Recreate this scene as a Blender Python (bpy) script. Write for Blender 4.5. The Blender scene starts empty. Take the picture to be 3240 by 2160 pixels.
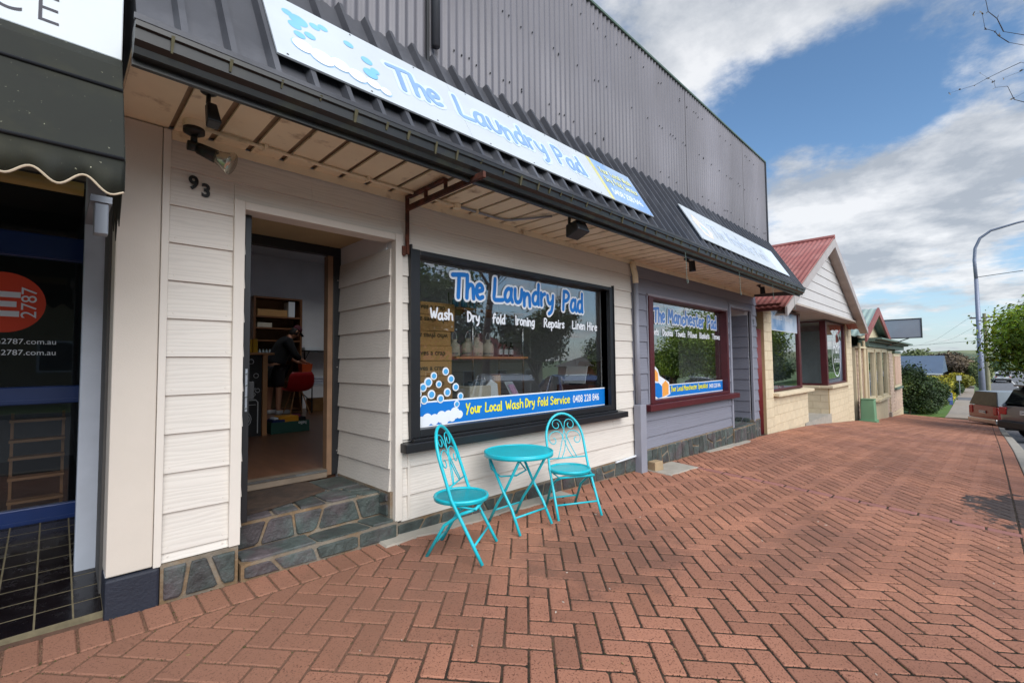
import bpy, math, random
import numpy as np
from mathutils import Vector, Matrix
random.seed(7); np.random.seed(7)
SC = bpy.context.scene
R = math.radians

# ------------------------------------------------------------------ camera
cam_d = bpy.data.cameras.new('camera'); cam = bpy.data.objects.new('camera', cam_d)
SC.collection.objects.link(cam); SC.camera = cam
cam_d.sensor_width = 36.0; cam_d.lens = 16.237; cam_d.clip_start = 0.05; cam_d.clip_end = 9000
YAW, PIT, ROL = 0.787985, 0.046432, -0.0100355
_f = Vector((math.cos(PIT)*math.cos(YAW), math.cos(PIT)*math.sin(YAW), math.sin(PIT)))
_r = Vector((math.sin(YAW), -math.cos(YAW), 0)); _u = _r.cross(_f)
_r2 = math.cos(ROL)*_r + math.sin(ROL)*_u; _u2 = -math.sin(ROL)*_r + math.cos(ROL)*_u
cam.matrix_world = Matrix(((_r2.x, _u2.x, -_f.x, 0), (_r2.y, _u2.y, -_f.y, -3.1), (_r2.z, _u2.z, -_f.z, 1.30), (0, 0, 0, 1)))

# ------------------------------------------------------------------ light
SUN_EL, SUN_AZ = 38.0, 256.0     # azimuth of the sun, counter-clockwise from +X
SKY_STRENGTH = 0.080
world = bpy.data.worlds.new('World'); SC.world = world; world.use_nodes = True
def build_sky():
    nt = world.node_tree; nt.nodes.clear(); L = nt.links.new
    def N(t, **k):
        n = nt.nodes.new(t)
        for a, b in k.items(): setattr(n, a, b)
        return n
    def M(op, a, b=None, c=None):
        n = N('ShaderNodeMath', operation=op)
        for i, v in enumerate((a, b, c)):
            if v is None: continue
            if isinstance(v, (int, float)): n.inputs[i].default_value = v
            else: L(v, n.inputs[i])
        return n.outputs[0]
    out = N('ShaderNodeOutputWorld'); bg = N('ShaderNodeBackground')
    sky = N('ShaderNodeTexSky', sky_type='NISHITA')
    sky.sun_disc = False; sky.sun_elevation = R(SUN_EL); sky.sun_rotation = R(90.0-SUN_AZ)
    sky.altitude = 1100; sky.air_density = 1.0; sky.dust_density = 0.6; sky.ozone_density = 1.6
    tc = N('ShaderNodeTexCoord'); sep = N('ShaderNodeSeparateXYZ'); L(tc.outputs['Generated'], sep.inputs[0])
    zz = M('MAXIMUM', sep.outputs[2], 0.0); dz = M('ADD', zz, 0.16)
    px = M('DIVIDE', sep.outputs[0], dz); py = M('DIVIDE', sep.outputs[1], dz)
    comb = N('ShaderNodeCombineXYZ'); L(px, comb.inputs[0]); L(py, comb.inputs[1])
    def noise(scale, det, rough, off, src=None):
        mp = N('ShaderNodeMapping'); mp.inputs['Location'].default_value = off
        L(src or comb.outputs[0], mp.inputs[0])
        n = N('ShaderNodeTexNoise'); n.inputs['Scale'].default_value = scale; n.inputs['Detail'].default_value = det
        n.inputs['Roughness'].default_value = rough; L(mp.outputs[0], n.inputs['Vector']); return n.outputs[0]
    big = noise(1.5, 12.0, 0.60, (2.3, 5.1, 0.0))
    wisp = noise(4.2, 12.0, 0.62, (7.7, 1.1, 3.0))
    # cumulus bank low over the far end of the street and a bank overhead
    def bump(d, k):
        v = Vector(d).normalized(); dp = N('ShaderNodeVectorMath', operation='DOT_PRODUCT')
        L(tc.outputs['Generated'], dp.inputs[0]); dp.inputs[1].default_value = v
        return M('POWER', M('MAXIMUM', dp.outputs['Value'], 0.0), k)
    dens = M('ADD', M('MULTIPLY', big, 1.05), M('MULTIPLY', wisp, 0.50))
    for d, k, a in (((.901,.167,.40), 90, -.20), ((.863,.226,.453), 150, -.14), ((.921,.049,.386), 130, -.14), ((.996,.047,.078), 260, -.10), ((.767,.291,.572), 100, .27), ((.829,.147,.54), 220, .20), ((.886,-.021,.463), 260, .14), ((.935,-.03,.33), 260, .10), ((.959,.037,.281), 140, .20), ((.956,.137,.261), 150, .18), ((.941,.229,.251), 130, .20), ((.986,.025,.164), 70, .10)):
        dens = M('ADD', dens, M('MULTIPLY', bump(d, k), a))
    ramp = N('ShaderNodeValToRGB'); L(dens, ramp.inputs[0])
    ramp.color_ramp.elements[0].position = 0.71; ramp.color_ramp.elements[1].position = 0.94
    ramp.color_ramp.interpolation = 'EASE'
    shade = noise(2.4, 10.0, 0.58, (2.45, 5.2, 0.0))
    r2 = N('ShaderNodeValToRGB'); L(M('ADD', M('MULTIPLY', shade, 0.8), M('MULTIPLY', wisp, .25)), r2.inputs[0])
    r2.color_ramp.elements[0].position = 0.42; r2.color_ramp.elements[1].position = 0.62
    r2.color_ramp.elements[0].color = (2.1, 2.28, 2.55, 1); r2.color_ramp.elements[1].color = (4.3, 4.35, 4.45, 1)
    # thin bright haze low down
    hz = M('POWER', M('SUBTRACT', 1.0, M('MINIMUM', zz, 1.0)), 9.0)
    mixh = N('ShaderNodeMix', data_type='RGBA'); L(M('MULTIPLY', hz, 0.75), mixh.inputs[0])
    hs = N('ShaderNodeHueSaturation'); hs.inputs['Saturation'].default_value = 1.10; hs.inputs['Value'].default_value = 0.80; hs.inputs['Hue'].default_value = 0.496
    L(sky.outputs[0], hs.inputs['Color'])
    L(hs.outputs[0], mixh.inputs[6]); mixh.inputs[7].default_value = (1.75, 2.3, 3.0, 1)
    mix = N('ShaderNodeMix', data_type='RGBA'); L(M('MULTIPLY', ramp.outputs[0], 0.92), mix.inputs[0])
    L(mixh.outputs[2], mix.inputs[6]); L(r2.outputs[0], mix.inputs[7])
    bg.inputs[1].default_value = SKY_STRENGTH
    L(mix.outputs[2], bg.inputs[0]); L(bg.outputs[0], out.inputs[0])
build_sky()
sun_d = bpy.data.lights.new('sun', 'SUN'); sun_d.energy = 1.55; sun_d.angle = R(62); sun_d.color = (1.0, .97, .925)
sun = bpy.data.objects.new('sun', sun_d); SC.collection.objects.link(sun)
_sd = Vector((math.cos(R(SUN_EL))*math.cos(R(SUN_AZ)), math.cos(R(SUN_EL))*math.sin(R(SUN_AZ)), math.sin(R(SUN_EL))))
sun.rotation_euler = (-_sd).to_track_quat('-Z', 'Y').to_euler(); sun.location = (0, -20, 30)
SC.view_settings.view_transform = 'Standard'; SC.view_settings.look = 'None'
SC.view_settings.gamma = 1.0; SC.view_settings.use_curve_mapping = False
SC.view_settings.exposure = 1.47
SC.cycles.max_bounces = 8; SC.cycles.transparent_max_bounces = 12
SC.cycles.use_denoising = True

# ------------------------------------------------------------------ mesh helpers
WL = {}
def link(o):
    SC.collection.objects.link(o); return o
def thing(name, label, cat, loc=(0, 0, 0), group=None, kind=None):
    o = bpy.data.objects.new(name, None); link(o); o.location = loc; o.empty_display_size = .1
    WL[o.name] = Vector(loc); tag(o, label, cat, group, kind); return o
def tag(o, label=None, cat=None, group=None, kind=None):
    if label: o['label'] = label
    if cat: o['category'] = cat
    if group: o['group'] = group
    if kind: o['kind'] = kind
    return o
class MB:
    def __init__(s): s.v = []; s.f = []; s.m = []
    def add(s, v, f, mi=0):
        n = len(s.v); s.v += [tuple(a) for a in v]; s.f += [tuple(i+n for i in q) for q in f]; s.m += [mi]*len(f); return s
    def box(s, x0, x1, y0, y1, z0, z1, mi=0):
        v = [(x0,y0,z0),(x1,y0,z0),(x1,y1,z0),(x0,y1,z0),(x0,y0,z1),(x1,y0,z1),(x1,y1,z1),(x0,y1,z1)]
        return s.add(v, [(0,3,2,1),(4,5,6,7),(0,1,5,4),(1,2,6,5),(2,3,7,6),(3,0,4,7)], mi)
    def hexa(s, v, mi=0):
        return s.add(v, [(0,3,2,1),(4,5,6,7),(0,1,5,4),(1,2,6,5),(2,3,7,6),(3,0,4,7)], mi)
    def quad(s, a, b, c, d, mi=0): return s.add([a, b, c, d], [(0,1,2,3)], mi)
    def prism(s, poly, d, mi=0):            # poly: 3-D points, d: extrusion vector
        n = len(poly); d = Vector(d); v = [Vector(p) for p in poly]; v += [p+d for p in v]
        return s.add(v, [tuple(range(n-1,-1,-1)), tuple(range(n,2*n))]+[(i,(i+1)%n,n+(i+1)%n,n+i) for i in range(n)], mi)
    def tube(s, pts, r, n=8, mi=0, caps=True, closed=False):
        pts = [Vector(p) for p in pts]; k = len(pts); rr = r if isinstance(r, (list, tuple)) else [r]*k
        tang = []
        for i in range(k):
            if closed: t = pts[(i+1)%k]-pts[i-1]
            else: t = pts[min(i+1,k-1)]-pts[max(i-1,0)]
            tang.append(t.normalized())
        up = Vector((0,0,1)) if abs(tang[0].z) < .9 else Vector((1,0,0))
        a = tang[0].cross(up).normalized(); v = []
        for i in range(k):
            a = (a - tang[i]*a.dot(tang[i])).normalized(); b = tang[i].cross(a)
            for j in range(n):
                q = 2*math.pi*j/n; v.append(pts[i]+(a*math.cos(q)+b*math.sin(q))*rr[i])
        f = []
        for i in range(k if closed else k-1):
            for j in range(n):
                i2 = (i+1)%k; f.append((i*n+j, i*n+(j+1)%n, i2*n+(j+1)%n, i2*n+j))
        if caps and not closed: f += [tuple(range(n-1,-1,-1)), tuple((k-1)*n+j for j in range(n))]
        return s.add(v, f, mi)
    def lathe(s, prof, c=(0,0,0), n=16, mi=0, axis='z'):
        v = []; k = len(prof)
        for r, h in prof:
            for j in range(n):
                q = 2*math.pi*j/n; p = (r*math.cos(q), r*math.sin(q), h)
                if axis == 'y': p = (p[0], p[2], p[1])
                if axis == 'x': p = (p[2], p[0], p[1])
                v.append((p[0]+c[0], p[1]+c[1], p[2]+c[2]))
        f = [(i*n+j, i*n+(j+1)%n, (i+1)*n+(j+1)%n, (i+1)*n+j) for i in range(k-1) for j in range(n)]
        f += [tuple(range(n-1,-1,-1)), tuple((k-1)*n+j for j in range(n))]
        return s.add(v, f, mi)
    def build(s, name, mat, parent=None, smooth=False, bevel=0, **tg):
        me = bpy.data.meshes.new(name); me.from_pydata(s.v, [], s.f)
        mats = mat if isinstance(mat, (list, tuple)) else [mat]
        for q in mats: me.materials.append(q)
        if len(mats) > 1: me.polygons.foreach_set('material_index', s.m)
        if smooth: me.polygons.foreach_set('use_smooth', [True]*len(s.f))
        me.update()
        return place(name, me, parent, bevel, **tg)
def place(name, me, parent=None, bevel=0, **tg):
    o = bpy.data.objects.new(name, me); link(o); WL[o.name] = Vector((0,0,0))
    if parent is not None:
        o.parent = parent; o.location = -WL[parent.name]
    if bevel:
        b = o.modifiers.new('bevel', 'BEVEL'); b.width = bevel; b.segments = 2; b.limit_method = 'ANGLE'; b.angle_limit = R(40)
    tag(o, **tg); return o
def fast_mesh(name, v, f4, mats, mi=None, smooth=False):
    me = bpy.data.meshes.new(name); v = np.asarray(v, np.float32); f4 = np.asarray(f4, np.int32); k = f4.shape[1]
    me.vertices.add(len(v)); me.vertices.foreach_set('co', v.ravel())
    me.loops.add(f4.size); me.loops.foreach_set('vertex_index', f4.ravel())
    me.polygons.add(len(f4)); me.polygons.foreach_set('loop_start', np.arange(len(f4))*k)
    me.polygons.foreach_set('loop_total', np.full(len(f4), k))
    for m_ in mats: me.materials.append(m_)
    if mi is not None: me.polygons.foreach_set('material_index', np.asarray(mi, np.int32))
    if smooth: me.polygons.foreach_set('use_smooth', [True]*len(f4))
    me.update(); me.validate(); return me
def copy_tree(o, parent=None):
    c = o.copy(); link(c); WL[c.name] = WL.get(o.name, Vector((0,0,0)))
    if parent is not None: c.parent = parent
    for ch in list(o.children): copy_tree(ch, c)
    return c

# ------------------------------------------------------------------ materials
def lin(c):
    if isinstance(c, str):
        c = c.lstrip('#'); c = [int(c[i:i+2], 16)/255 for i in (0, 2, 4)]
        c = [x/12.92 if x <= .04045 else ((x+.055)/1.055)**2.4 for x in c]
    return (c[0], c[1], c[2], 1)
MATS = {}
def mat(name, col, rough=.6, metal=0.0, var=.12, vscale=4.0, bump=0.0, bscale=30.0, stretch=(1,1,1), col2=None, mixscale=3.0, mixpos=(.45,.6),
        island=0.0, spec=.5, coat=0.0, emit=None, speck=None, rvar=0.0, wave=None, world_co=False, patches=()):
    if name in MATS: return MATS[name]
    m = bpy.data.materials.new(name); m.use_nodes = True; nt = m.node_tree; L = nt.links.new
    b = nt.nodes['Principled BSDF']; N = nt.nodes.new
    b.inputs['Roughness'].default_value = rough; b.inputs['Metallic'].default_value = metal
    b.inputs['Specular IOR Level'].default_value = spec; b.inputs['Coat Weight'].default_value = coat
    tc = N('ShaderNodeTexCoord'); mp = N('ShaderNodeMapping'); mp.inputs['Scale'].default_value = stretch
    if world_co:
        gco = N('ShaderNodeNewGeometry'); L(gco.outputs['Position'], mp.inputs[0])
    else: L(tc.outputs['Object'], mp.inputs[0])
    vec = mp.outputs[0]
    def noise(sc, det=5, rg=.55):
        n = N('ShaderNodeTexNoise'); n.inputs['Scale'].default_value = sc; n.inputs['Detail'].default_value = det
        n.inputs['Roughness'].default_value = rg; L(vec, n.inputs['Vector']); return n.outputs[0]
    def ramp(src, p0, p1, c0=(0,0,0,1), c1=(1,1,1,1)):
        r = N('ShaderNodeValToRGB'); r.color_ramp.elements[0].position = p0; r.color_ramp.elements[1].position = p1
        r.color_ramp.elements[0].color = c0; r.color_ramp.elements[1].color = c1; L(src, r.inputs[0]); return r.outputs[0]
    c = lin(col); cur = None
    rgb = N('ShaderNodeRGB'); rgb.outputs[0].default_value = c; cur = rgb.outputs[0]
    def mixc(fac, a, bcol, mode='MIX'):
        x = N('ShaderNodeMix'); x.data_type = 'RGBA'; x.blend_type = mode
        if isinstance(fac, float): x.inputs[0].default_value = fac
        else: L(fac, x.inputs[0])
        L(a, x.inputs[6])
        if isinstance(bcol, tuple): x.inputs[7].default_value = bcol
        else: L(bcol, x.inputs[7])
        return x.outputs[2]
    if col2 is not None: cur = mixc(ramp(noise(mixscale, 8, .6), *mixpos), cur, lin(col2))
    if var: cur = mixc(1.0, cur, ramp(noise(vscale, 6, .6), .3, .7, (1-var,)*3+(1,), (1+var,)*3+(1,)), 'MULTIPLY')
    if island:
        g = N('ShaderNodeNewGeometry'); oi = N('ShaderNodeObjectInfo')
        a = N('ShaderNodeMath'); a.operation = 'ADD'; L(g.outputs['Random Per Island'], a.inputs[0]); L(oi.outputs['Random'], a.inputs[1])
        fr = N('ShaderNodeMath'); fr.operation = 'FRACT'; L(a.outputs[0], fr.inputs[0])
        cur = mixc(1.0, cur, ramp(fr.outputs[0], 0.0, 1.0, (1-island, 1-island*1.1, 1-island*1.2, 1), (1+island, 1+island*.9, 1+island*.8, 1)), 'MULTIPLY')
    if speck: cur = mixc(ramp(noise(speck[1], 3, .7), speck[2], speck[2]+.06), cur, lin(speck[0]))
    for (cx_, cy_, rx_, ry_, pc, amt, soft) in patches:      # stains with an outline of their own, fixed in the place
        sb = N('ShaderNodeVectorMath'); sb.operation = 'SUBTRACT'; L(vec, sb.inputs[0]); sb.inputs[1].default_value = (cx_, cy_, 0)
        sm = N('ShaderNodeVectorMath'); sm.operation = 'MULTIPLY'; L(sb.outputs[0], sm.inputs[0]); sm.inputs[1].default_value = (1/rx_, 1/ry_, 0)
        ln = N('ShaderNodeVectorMath'); ln.operation = 'LENGTH'; L(sm.outputs[0], ln.inputs[0])
        ad = N('ShaderNodeMath'); ad.operation = 'MULTIPLY_ADD'; L(noise(5.0 if rx_ < 1 else 2.2, 9, .7), ad.inputs[0]); ad.inputs[1].default_value = -3.4; L(ln.outputs['Value'], ad.inputs[2])
        sh_ft = N('ShaderNodeMath'); sh_ft.operation = 'ADD'; L(ad.outputs[0], sh_ft.inputs[0]); sh_ft.inputs[1].default_value = 1.2
        fac = ramp(sh_ft.outputs[0], .5-soft/2, .5+soft/2, (amt,amt,amt,1), (0,0,0,1)); cur = mixc(fac, cur, lin(pc))
    L(cur, b.inputs['Base Color'])
    if rvar:
        rr = N('ShaderNodeMapRange'); L(noise(vscale*1.7, 5, .6), rr.inputs[0]); rr.inputs[1].default_value = .3; rr.inputs[2].default_value = .7
        rr.inputs[3].default_value = max(0, rough-rvar); rr.inputs[4].default_value = min(1, rough+rvar); L(rr.outputs[0], b.inputs['Roughness'])
    if bump:
        bn = N('ShaderNodeBump'); bn.inputs['Strength'].default_value = bump; bn.inputs['Distance'].default_value = .02
        if wave:
            w = N('ShaderNodeTexWave'); w.wave_type = 'BANDS'; w.bands_direction = 'Z'; w.inputs['Scale'].default_value = wave[0]
            w.inputs['Distortion'].default_value = wave[1]; w.inputs['Detail'].default_value = 3; w.inputs['Detail Scale'].default_value = wave[2]
            L(vec, w.inputs['Vector']); L(w.outputs[0], bn.inputs['Height'])
            dk = ramp(w.outputs[0], 0.0, .35, (1-wave[3],)*3+(1,), (1,1,1,1)); cur2 = mixc(1.0, cur, dk, 'MULTIPLY'); L(cur2, b.inputs['Base Color'])
        else: L(noise(bscale, 6, .65), bn.inputs['Height'])
        L(bn.outputs[0], b.inputs['Normal'])
    if emit: b.inputs['Emission Color'].default_value = lin(col); b.inputs['Emission Strength'].default_value = emit
    MATS[name] = m; return m
def glass_mat(name, tint=(1,1,1), rough=0.0, ior=1.5, boost=1.0):
    if name in MATS: return MATS[name]
    m = bpy.data.materials.new(name); m.use_nodes = True; nt = m.node_tree; L = nt.links.new
    nt.nodes.clear(); N = nt.nodes.new
    o = N('ShaderNodeOutputMaterial'); mx = N('ShaderNodeMixShader'); t = N('ShaderNodeBsdfTransparent'); g = N('ShaderNodeBsdfGlossy')
    lw = N('ShaderNodeLayerWeight'); lw.inputs[0].default_value = .5
    pw = N('ShaderNodeMath'); pw.operation = 'POWER'; L(lw.outputs['Facing'], pw.inputs[0]); pw.inputs[1].default_value = 5.0
    fr = N('ShaderNodeMath'); fr.operation = 'MULTIPLY_ADD'; L(pw.outputs[0], fr.inputs[0]); fr.inputs[1].default_value = .957; fr.inputs[2].default_value = ((ior-1)/(ior+1))**2
    g.inputs['Roughness'].default_value = rough; t.inputs[0].default_value = tint+(1,)
    ml = N('ShaderNodeMath'); ml.operation = 'MULTIPLY'; ml.use_clamp = True; ml.inputs[1].default_value = boost
    L(fr.outputs[0], ml.inputs[0]); L(ml.outputs[0], mx.inputs[0]); L(t.outputs[0], mx.inputs[1]); L(g.outputs[0], mx.inputs[2]); L(mx.outputs[0], o.inputs[0])
    MATS[name] = m; return m

CREAM   = mat('cream_weatherboard', '#d5cfc6', .55, var=.05, vscale=3, bump=.06, stretch=(.10,1,1), wave=(13, 10, 1.5, .09))
CREAMT  = mat('cream_trim', '#d6cfc5', .5, var=.05, vscale=2, bump=.05, bscale=40)
CREAMG  = mat('cream_render', '#cbc2b6', .6, var=.05, vscale=2, bump=.12, bscale=160)
GREYB   = mat('grey_weatherboard', '#7d7f8b', .6, var=.07, vscale=3, bump=.06, stretch=(.10,1,1), wave=(11, 9, 1.3, .10))
GREYT   = mat('grey_trim', '#888a95', .55, var=.06)
BLACKF  = mat('black_frame', '#1c1d20', .4, var=.1)
MAROON  = mat('maroon_paint', '#4d1a20', .38, var=.12)
SOFFIT  = mat('soffit_tan', '#e4d6b8', .62, var=.07, vscale=2.5, col2='#9c8468', mixscale=6, mixpos=(.58,.74))
SOFFITD = mat('soffit_groove', '#8d7a63', .7, var=.15, vscale=20)
CHAR    = mat('charcoal_steel', '#4a4b50', .42, metal=.25, var=.10, vscale=2, col2='#6a6b70', mixscale=1.3, mixpos=(.5,.75), rvar=.1, bump=.03, bscale=60)
CORR    = mat('weathered_corrugated', '#656368', .58, metal=.12, var=.16, vscale=.9, stretch=(1,1,.25), col2='#706e74', mixscale=1.1, mixpos=(.42,.66), rvar=.12)
GUTTER  = mat('black_gutter', '#1f2020', .38, var=.2, vscale=8, col2='#353627', mixscale=7, mixpos=(.5,.75))
LICHEN  = mat('lichen_stain', '#4c4832', .85, var=.3, vscale=30)
WHITE   = mat('white_sign', '#d3d8dc', .35, var=.02)
RUST    = mat('rusted_steel', '#3a2019', .8, var=.3, vscale=14, col2='#5c3020', mixscale=9)
MORTAR  = mat('mortar', '#7d7467', .9, var=.25, vscale=9, col2='#7c654a', mixscale=4, bump=.5, bscale=45)
SLATE   = mat('slate_stone', '#47514f', .6, var=.38, vscale=9, col2='#4d474a', mixscale=3.5, mixpos=(.46,.62), island=.28, bump=1.0, bscale=16)
CONC    = mat('concrete', '#a39d92', .85, var=.14, vscale=5, bump=.3, bscale=60)
PAVER   = mat('terracotta_paver', '#ad785f', .76, var=.22, vscale=1.6, island=.17, bump=.35, bscale=140, speck=('#5a3325', 110, .565), col2='#8a5f4e', mixscale=.8, mixpos=(.42,.70), rvar=.12, world_co=True, patches=((.5,-.55,1.5,.75,'#7b5a48',.5,.9),(7.2,-3.36,.75,.36,'#302f2f',.92,.16),(2.9,-1.15,.7,.4,'#4d3a32',.38,.5),(9.5,-2.2,1.2,.4,'#6b4a3d',.35,.6),(4.2,-2.1,.8,.3,'#5d453a',.3,.5)))
PAVERP  = mat('pink_paver', '#99675e', .72, var=.12, vscale=3, island=.07, bump=.25, bscale=150)
JOINT   = mat('sanded_joint', '#33291f', .95, var=.3, vscale=30, col2='#5d4838', mixscale=.6, mixpos=(.5,.66), bump=.6, bscale=120, world_co=True, patches=((.5,-.55,1.6,.8,'#7b5a48',.9,.9),))
ASPH    = mat('asphalt', '#6c6d70', .85, var=.15, vscale=2, bump=.3, bscale=200)
LINE    = mat('road_paint', '#d8d8d2', .7, var=.1)
GRASS   = mat('mown_grass', '#55732c', .9, var=.25, vscale=6, bump=.5, bscale=90)
FIELD   = mat('far_field', '#5a6f45', .95, var=.25, vscale=.02)
TURQ    = mat('turquoise_enamel', '#18bccb', .36, var=.07, vscale=9, coat=.2, speck=('#2a6a6c', 42, .68))
GLASS   = glass_mat('shop_glass', (.95,.965,.96), 0, 1.52, 4.2)
CLEAR   = glass_mat('clear_glass', (.97,.98,.98), 0, 1.45, 1.0)
GLASSD  = glass_mat('office_glass', (.72,.75,.78), 0, 1.5, 1.0)
DARKP   = mat('black_plastic', '#131416', .45, var=.1)
TIMB    = mat('light_timber', '#a8784c', .5, var=.15, vscale=6, stretch=(1,1,.1), bump=.1, bscale=50)
TIMBD   = mat('brown_timber', '#6d4526', .5, var=.15, vscale=6, stretch=(1,1,.1))
FLOORT  = mat('timber_floor', '#74503a', .32, var=.25, vscale=3, stretch=(6,1,1))
INTW    = mat('interior_wall', '#e0e0e2', .8, var=.04)
CARD    = mat('cardboard', '#a9804f', .8, var=.08, vscale=6)
INK     = mat('printed_ink', '#2b1d12', .8, var=0)
CHROME  = mat('chrome_wire', '#c8c8c8', .22, metal=1.0, var=.05)
GALV    = mat('galvanised', '#9aa0a8', .45, metal=.5, var=.1)
LINEN   = mat('linen_cloth', '#b8b1a2', .9, var=.12, vscale=12, bump=.3, bscale=80)
BLUEV   = mat('blue_vinyl', '#0c72c6', .4, var=.02)
BLUEV2  = mat('blue_vinyl_faded', '#5b87c9', .45, var=.05)
YELV    = mat('yellow_vinyl', '#e5e03c', .4, var=.02)
WHTV    = mat('white_vinyl', '#dfe4ea', .4, var=.01)
PALEB   = mat('pale_blue_vinyl', '#9cc3e2', .45, var=.02)
BUBB    = mat('bubble_vinyl', '#4aa0d8', .4, var=.02)
SKIN    = mat('skin', '#b98468', .55, var=.05)
BLKCL   = mat('black_cloth', '#15161a', .85, var=.2, vscale=20, bump=.3, bscale=60)
# ------------------------------------------------------------------ ground
_px = np.array([-200,-60,-5,0,1.86,3.4,5.25,10,13.76,16.3,19.9,23.8,27.4,34,37,45,55,80,130,165,260,500,1500,6000.])
_pz = np.array([3.5,1.5,.2,.075,.035,-.01,-.075,-.185,-.35,-.55,-.82,-1.15,-1.39,-1.78,-1.9,-1.98,-2.0,-2.15,-1.35,-1.5,-4,-8,-10,-12.])
_fx = np.arange(-200, 300, .25); _fz = np.interp(_fx, _px, _pz); _fz = np.convolve(np.pad(_fz, 6, 'edge'), np.ones(13)/13, 'valid')
def prof(x):
    return float(np.interp(x, _fx, _fz)) if x < 299 else float(np.interp(x, _px, _pz))
CX = .055
def G(x, y):                    # footpath surface
    return prof(x) + CX*min(0.0, max(y, -3.7))
def KY(x): return -3.27 - .0065*x      # inner kerb line
def project(p):
    d = Vector(p)-Vector((0,-3.1,1.3)); z = d.dot(_f)
    if z < .05: return None
    return (1620+1461.3*d.dot(_r2)/z, 1080-1461.3*d.dot(_u2)/z, z)

# broad ground sheet
xs = [-400,-150,-60,-30,-15,-8,-4,0,3,6,9,12,15,18,21,24,27,30,33,36,40,46,55,65,80,95,110,130,150,170,200,260,400,700,1500,4000]
ys = [-3000,-900,-300,-120,-60,-36,-24,-16.2,-10,-4.2,-3.9,0,.3,4,12,30,80,250,900,3000]
def gz(x, y):
    z = prof(x)-.75
    if y > 60: z += (y-60)*.012
    if y < -40: z += (-40-y)*.01
    return z
v = [(x, y, gz(x, y)) for x in xs for y in ys]; ny = len(ys)
f = [(i*ny+j, (i+1)*ny+j, (i+1)*ny+j+1, i*ny+j+1) for i in range(len(xs)-1) for j in range(ny-1)]
MB().add(v, f).build('ground', FIELD, smooth=True, kind='structure')

def strip(name, xs_, y0, y1, zf, m_, thick=0.0, parent=None, **tg):
    b = MB(); n = len(xs_); fy0 = y0 if callable(y0) else (lambda x: y0); fy1 = y1 if callable(y1) else (lambda x: y1)
    for i in range(n-1):
        a, c = xs_[i], xs_[i+1]
        t = [(a, fy0(a), zf(a, fy0(a))), (c, fy0(c), zf(c, fy0(c))), (c, fy1(c), zf(c, fy1(c))), (a, fy1(a), zf(a, fy1(a)))]
        if thick: b.hexa([(p[0], p[1], p[2]-thick) for p in t]+t)
        else: b.quad(*t)
    return b.build(name, m_, parent, **tg)
RX = list(np.arange(-40, 60, 2.0))+list(np.arange(60, 171, 10.0))
RZ = lambda x, y: prof(x)-.36 + .02*(1-abs(y+9.5)/6)
road = MB()
for a, c in zip(RX[:-1], RX[1:]):
    yy = [-15.2, -12, -9.5, -7, -3.55]
    for y0, y1 in zip(yy[:-1], yy[1:]):
        road.quad((a,y0,RZ(a,y0)), (c,y0,RZ(c,y0)), (c,y1,RZ(c,y1)), (a,y1,RZ(a,y1)))
ROAD = road.build('road', ASPH, kind='structure')
for yl, w in ((-6.6, .12), (-9.5, .14), (-12.6, .12)):
    strip('lane_marking', RX[30:], yl-w/2, yl+w/2, lambda x, y: RZ(x, y)+.006, LINE, parent=ROAD)
for k in range(9):
    y0 = -4.3-.9*k; b = MB(); b.quad((128,y0-.45,RZ(128,y0)+.03),(130,y0-.45,RZ(130,y0)+.03),(130,y0,RZ(130,y0)+.03),(128,y0,RZ(128,y0)+.03)); b.build('give_way_dash', LINE, ROAD)
strip('far_kerb', RX, -15.35, -15.2, lambda x, y: prof(x)-.22, CONC, .25, kind='structure')
strip('far_verge', RX, -19.5, -15.35, lambda x, y: prof(x)-.215, GRASS, .2, kind='structure')

# near kerb: separate precast lengths
KERB = thing('kerb', None, None, kind='structure')
kx = -4.0
while kx < 60:
    ln = 1.2 if kx < 34 else 3.0
    a, c = kx+.006, kx+ln-.006; b = MB()
    lv = []
    for (x, dy, dz) in ((a,-.18,0),(c,-.18,0),(c,-.35,0),(a,-.35,0)):
        lv.append((x, KY(x)+dy, G(x, KY(x)+dy)+.004))
    lv = [lv[3], lv[2], lv[1], lv[0]]
    b.hexa([(p[0], p[1], p[2]-.3) for p in lv]+lv); b.build('kerb_stone', CONC, KERB, bevel=.015); kx += ln

# ------------------------------------------------------------------ paved footpath
PATH = thing('footpath', None, None, kind='structure')
BX = list(np.arange(-3, 34.01, .5))
bed = MB()
for a, c in zip(BX[:-1], BX[1:]):
    for y0, y1 in ((None, -2.4), (-2.4, -1.6), (-1.6, -.8), (-.8, .06)):
        ya0 = KY(a)-.19 if y0 is None else y0; yc0 = KY(c)-.19 if y0 is None else y0
        bed.quad((a,ya0,G(a,ya0)-.0045), (c,yc0,G(c,yc0)-.0045), (c,y1,G(c,y1)-.0045), (a,y1,G(a,y1)-.0045))
bed.build('joint_sand', JOINT, PATH, kind='stuff')
TH = -0.8114; U = .1182
E1 = np.array([math.cos(TH), math.sin(TH)]); E2 = np.array([-math.sin(TH), math.cos(TH)]); P0 = np.array([1.8016, -1.3889])
def clip(poly, a, b, c):        # keep a*x+b*y<=c
    out = []
    for i in range(len(poly)):
        p, q = poly[i], poly[(i+1)%len(poly)]; dp, dq = a*p[0]+b*p[1]-c, a*q[0]+b*q[1]-c
        if dp <= 0: out.append(p)
        if dp*dq < 0:
            t = dp/(dp-dq); out.append((p[0]+t*(q[0]-p[0]), p[1]+t*(q[1]-p[1])))
    return out
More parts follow.
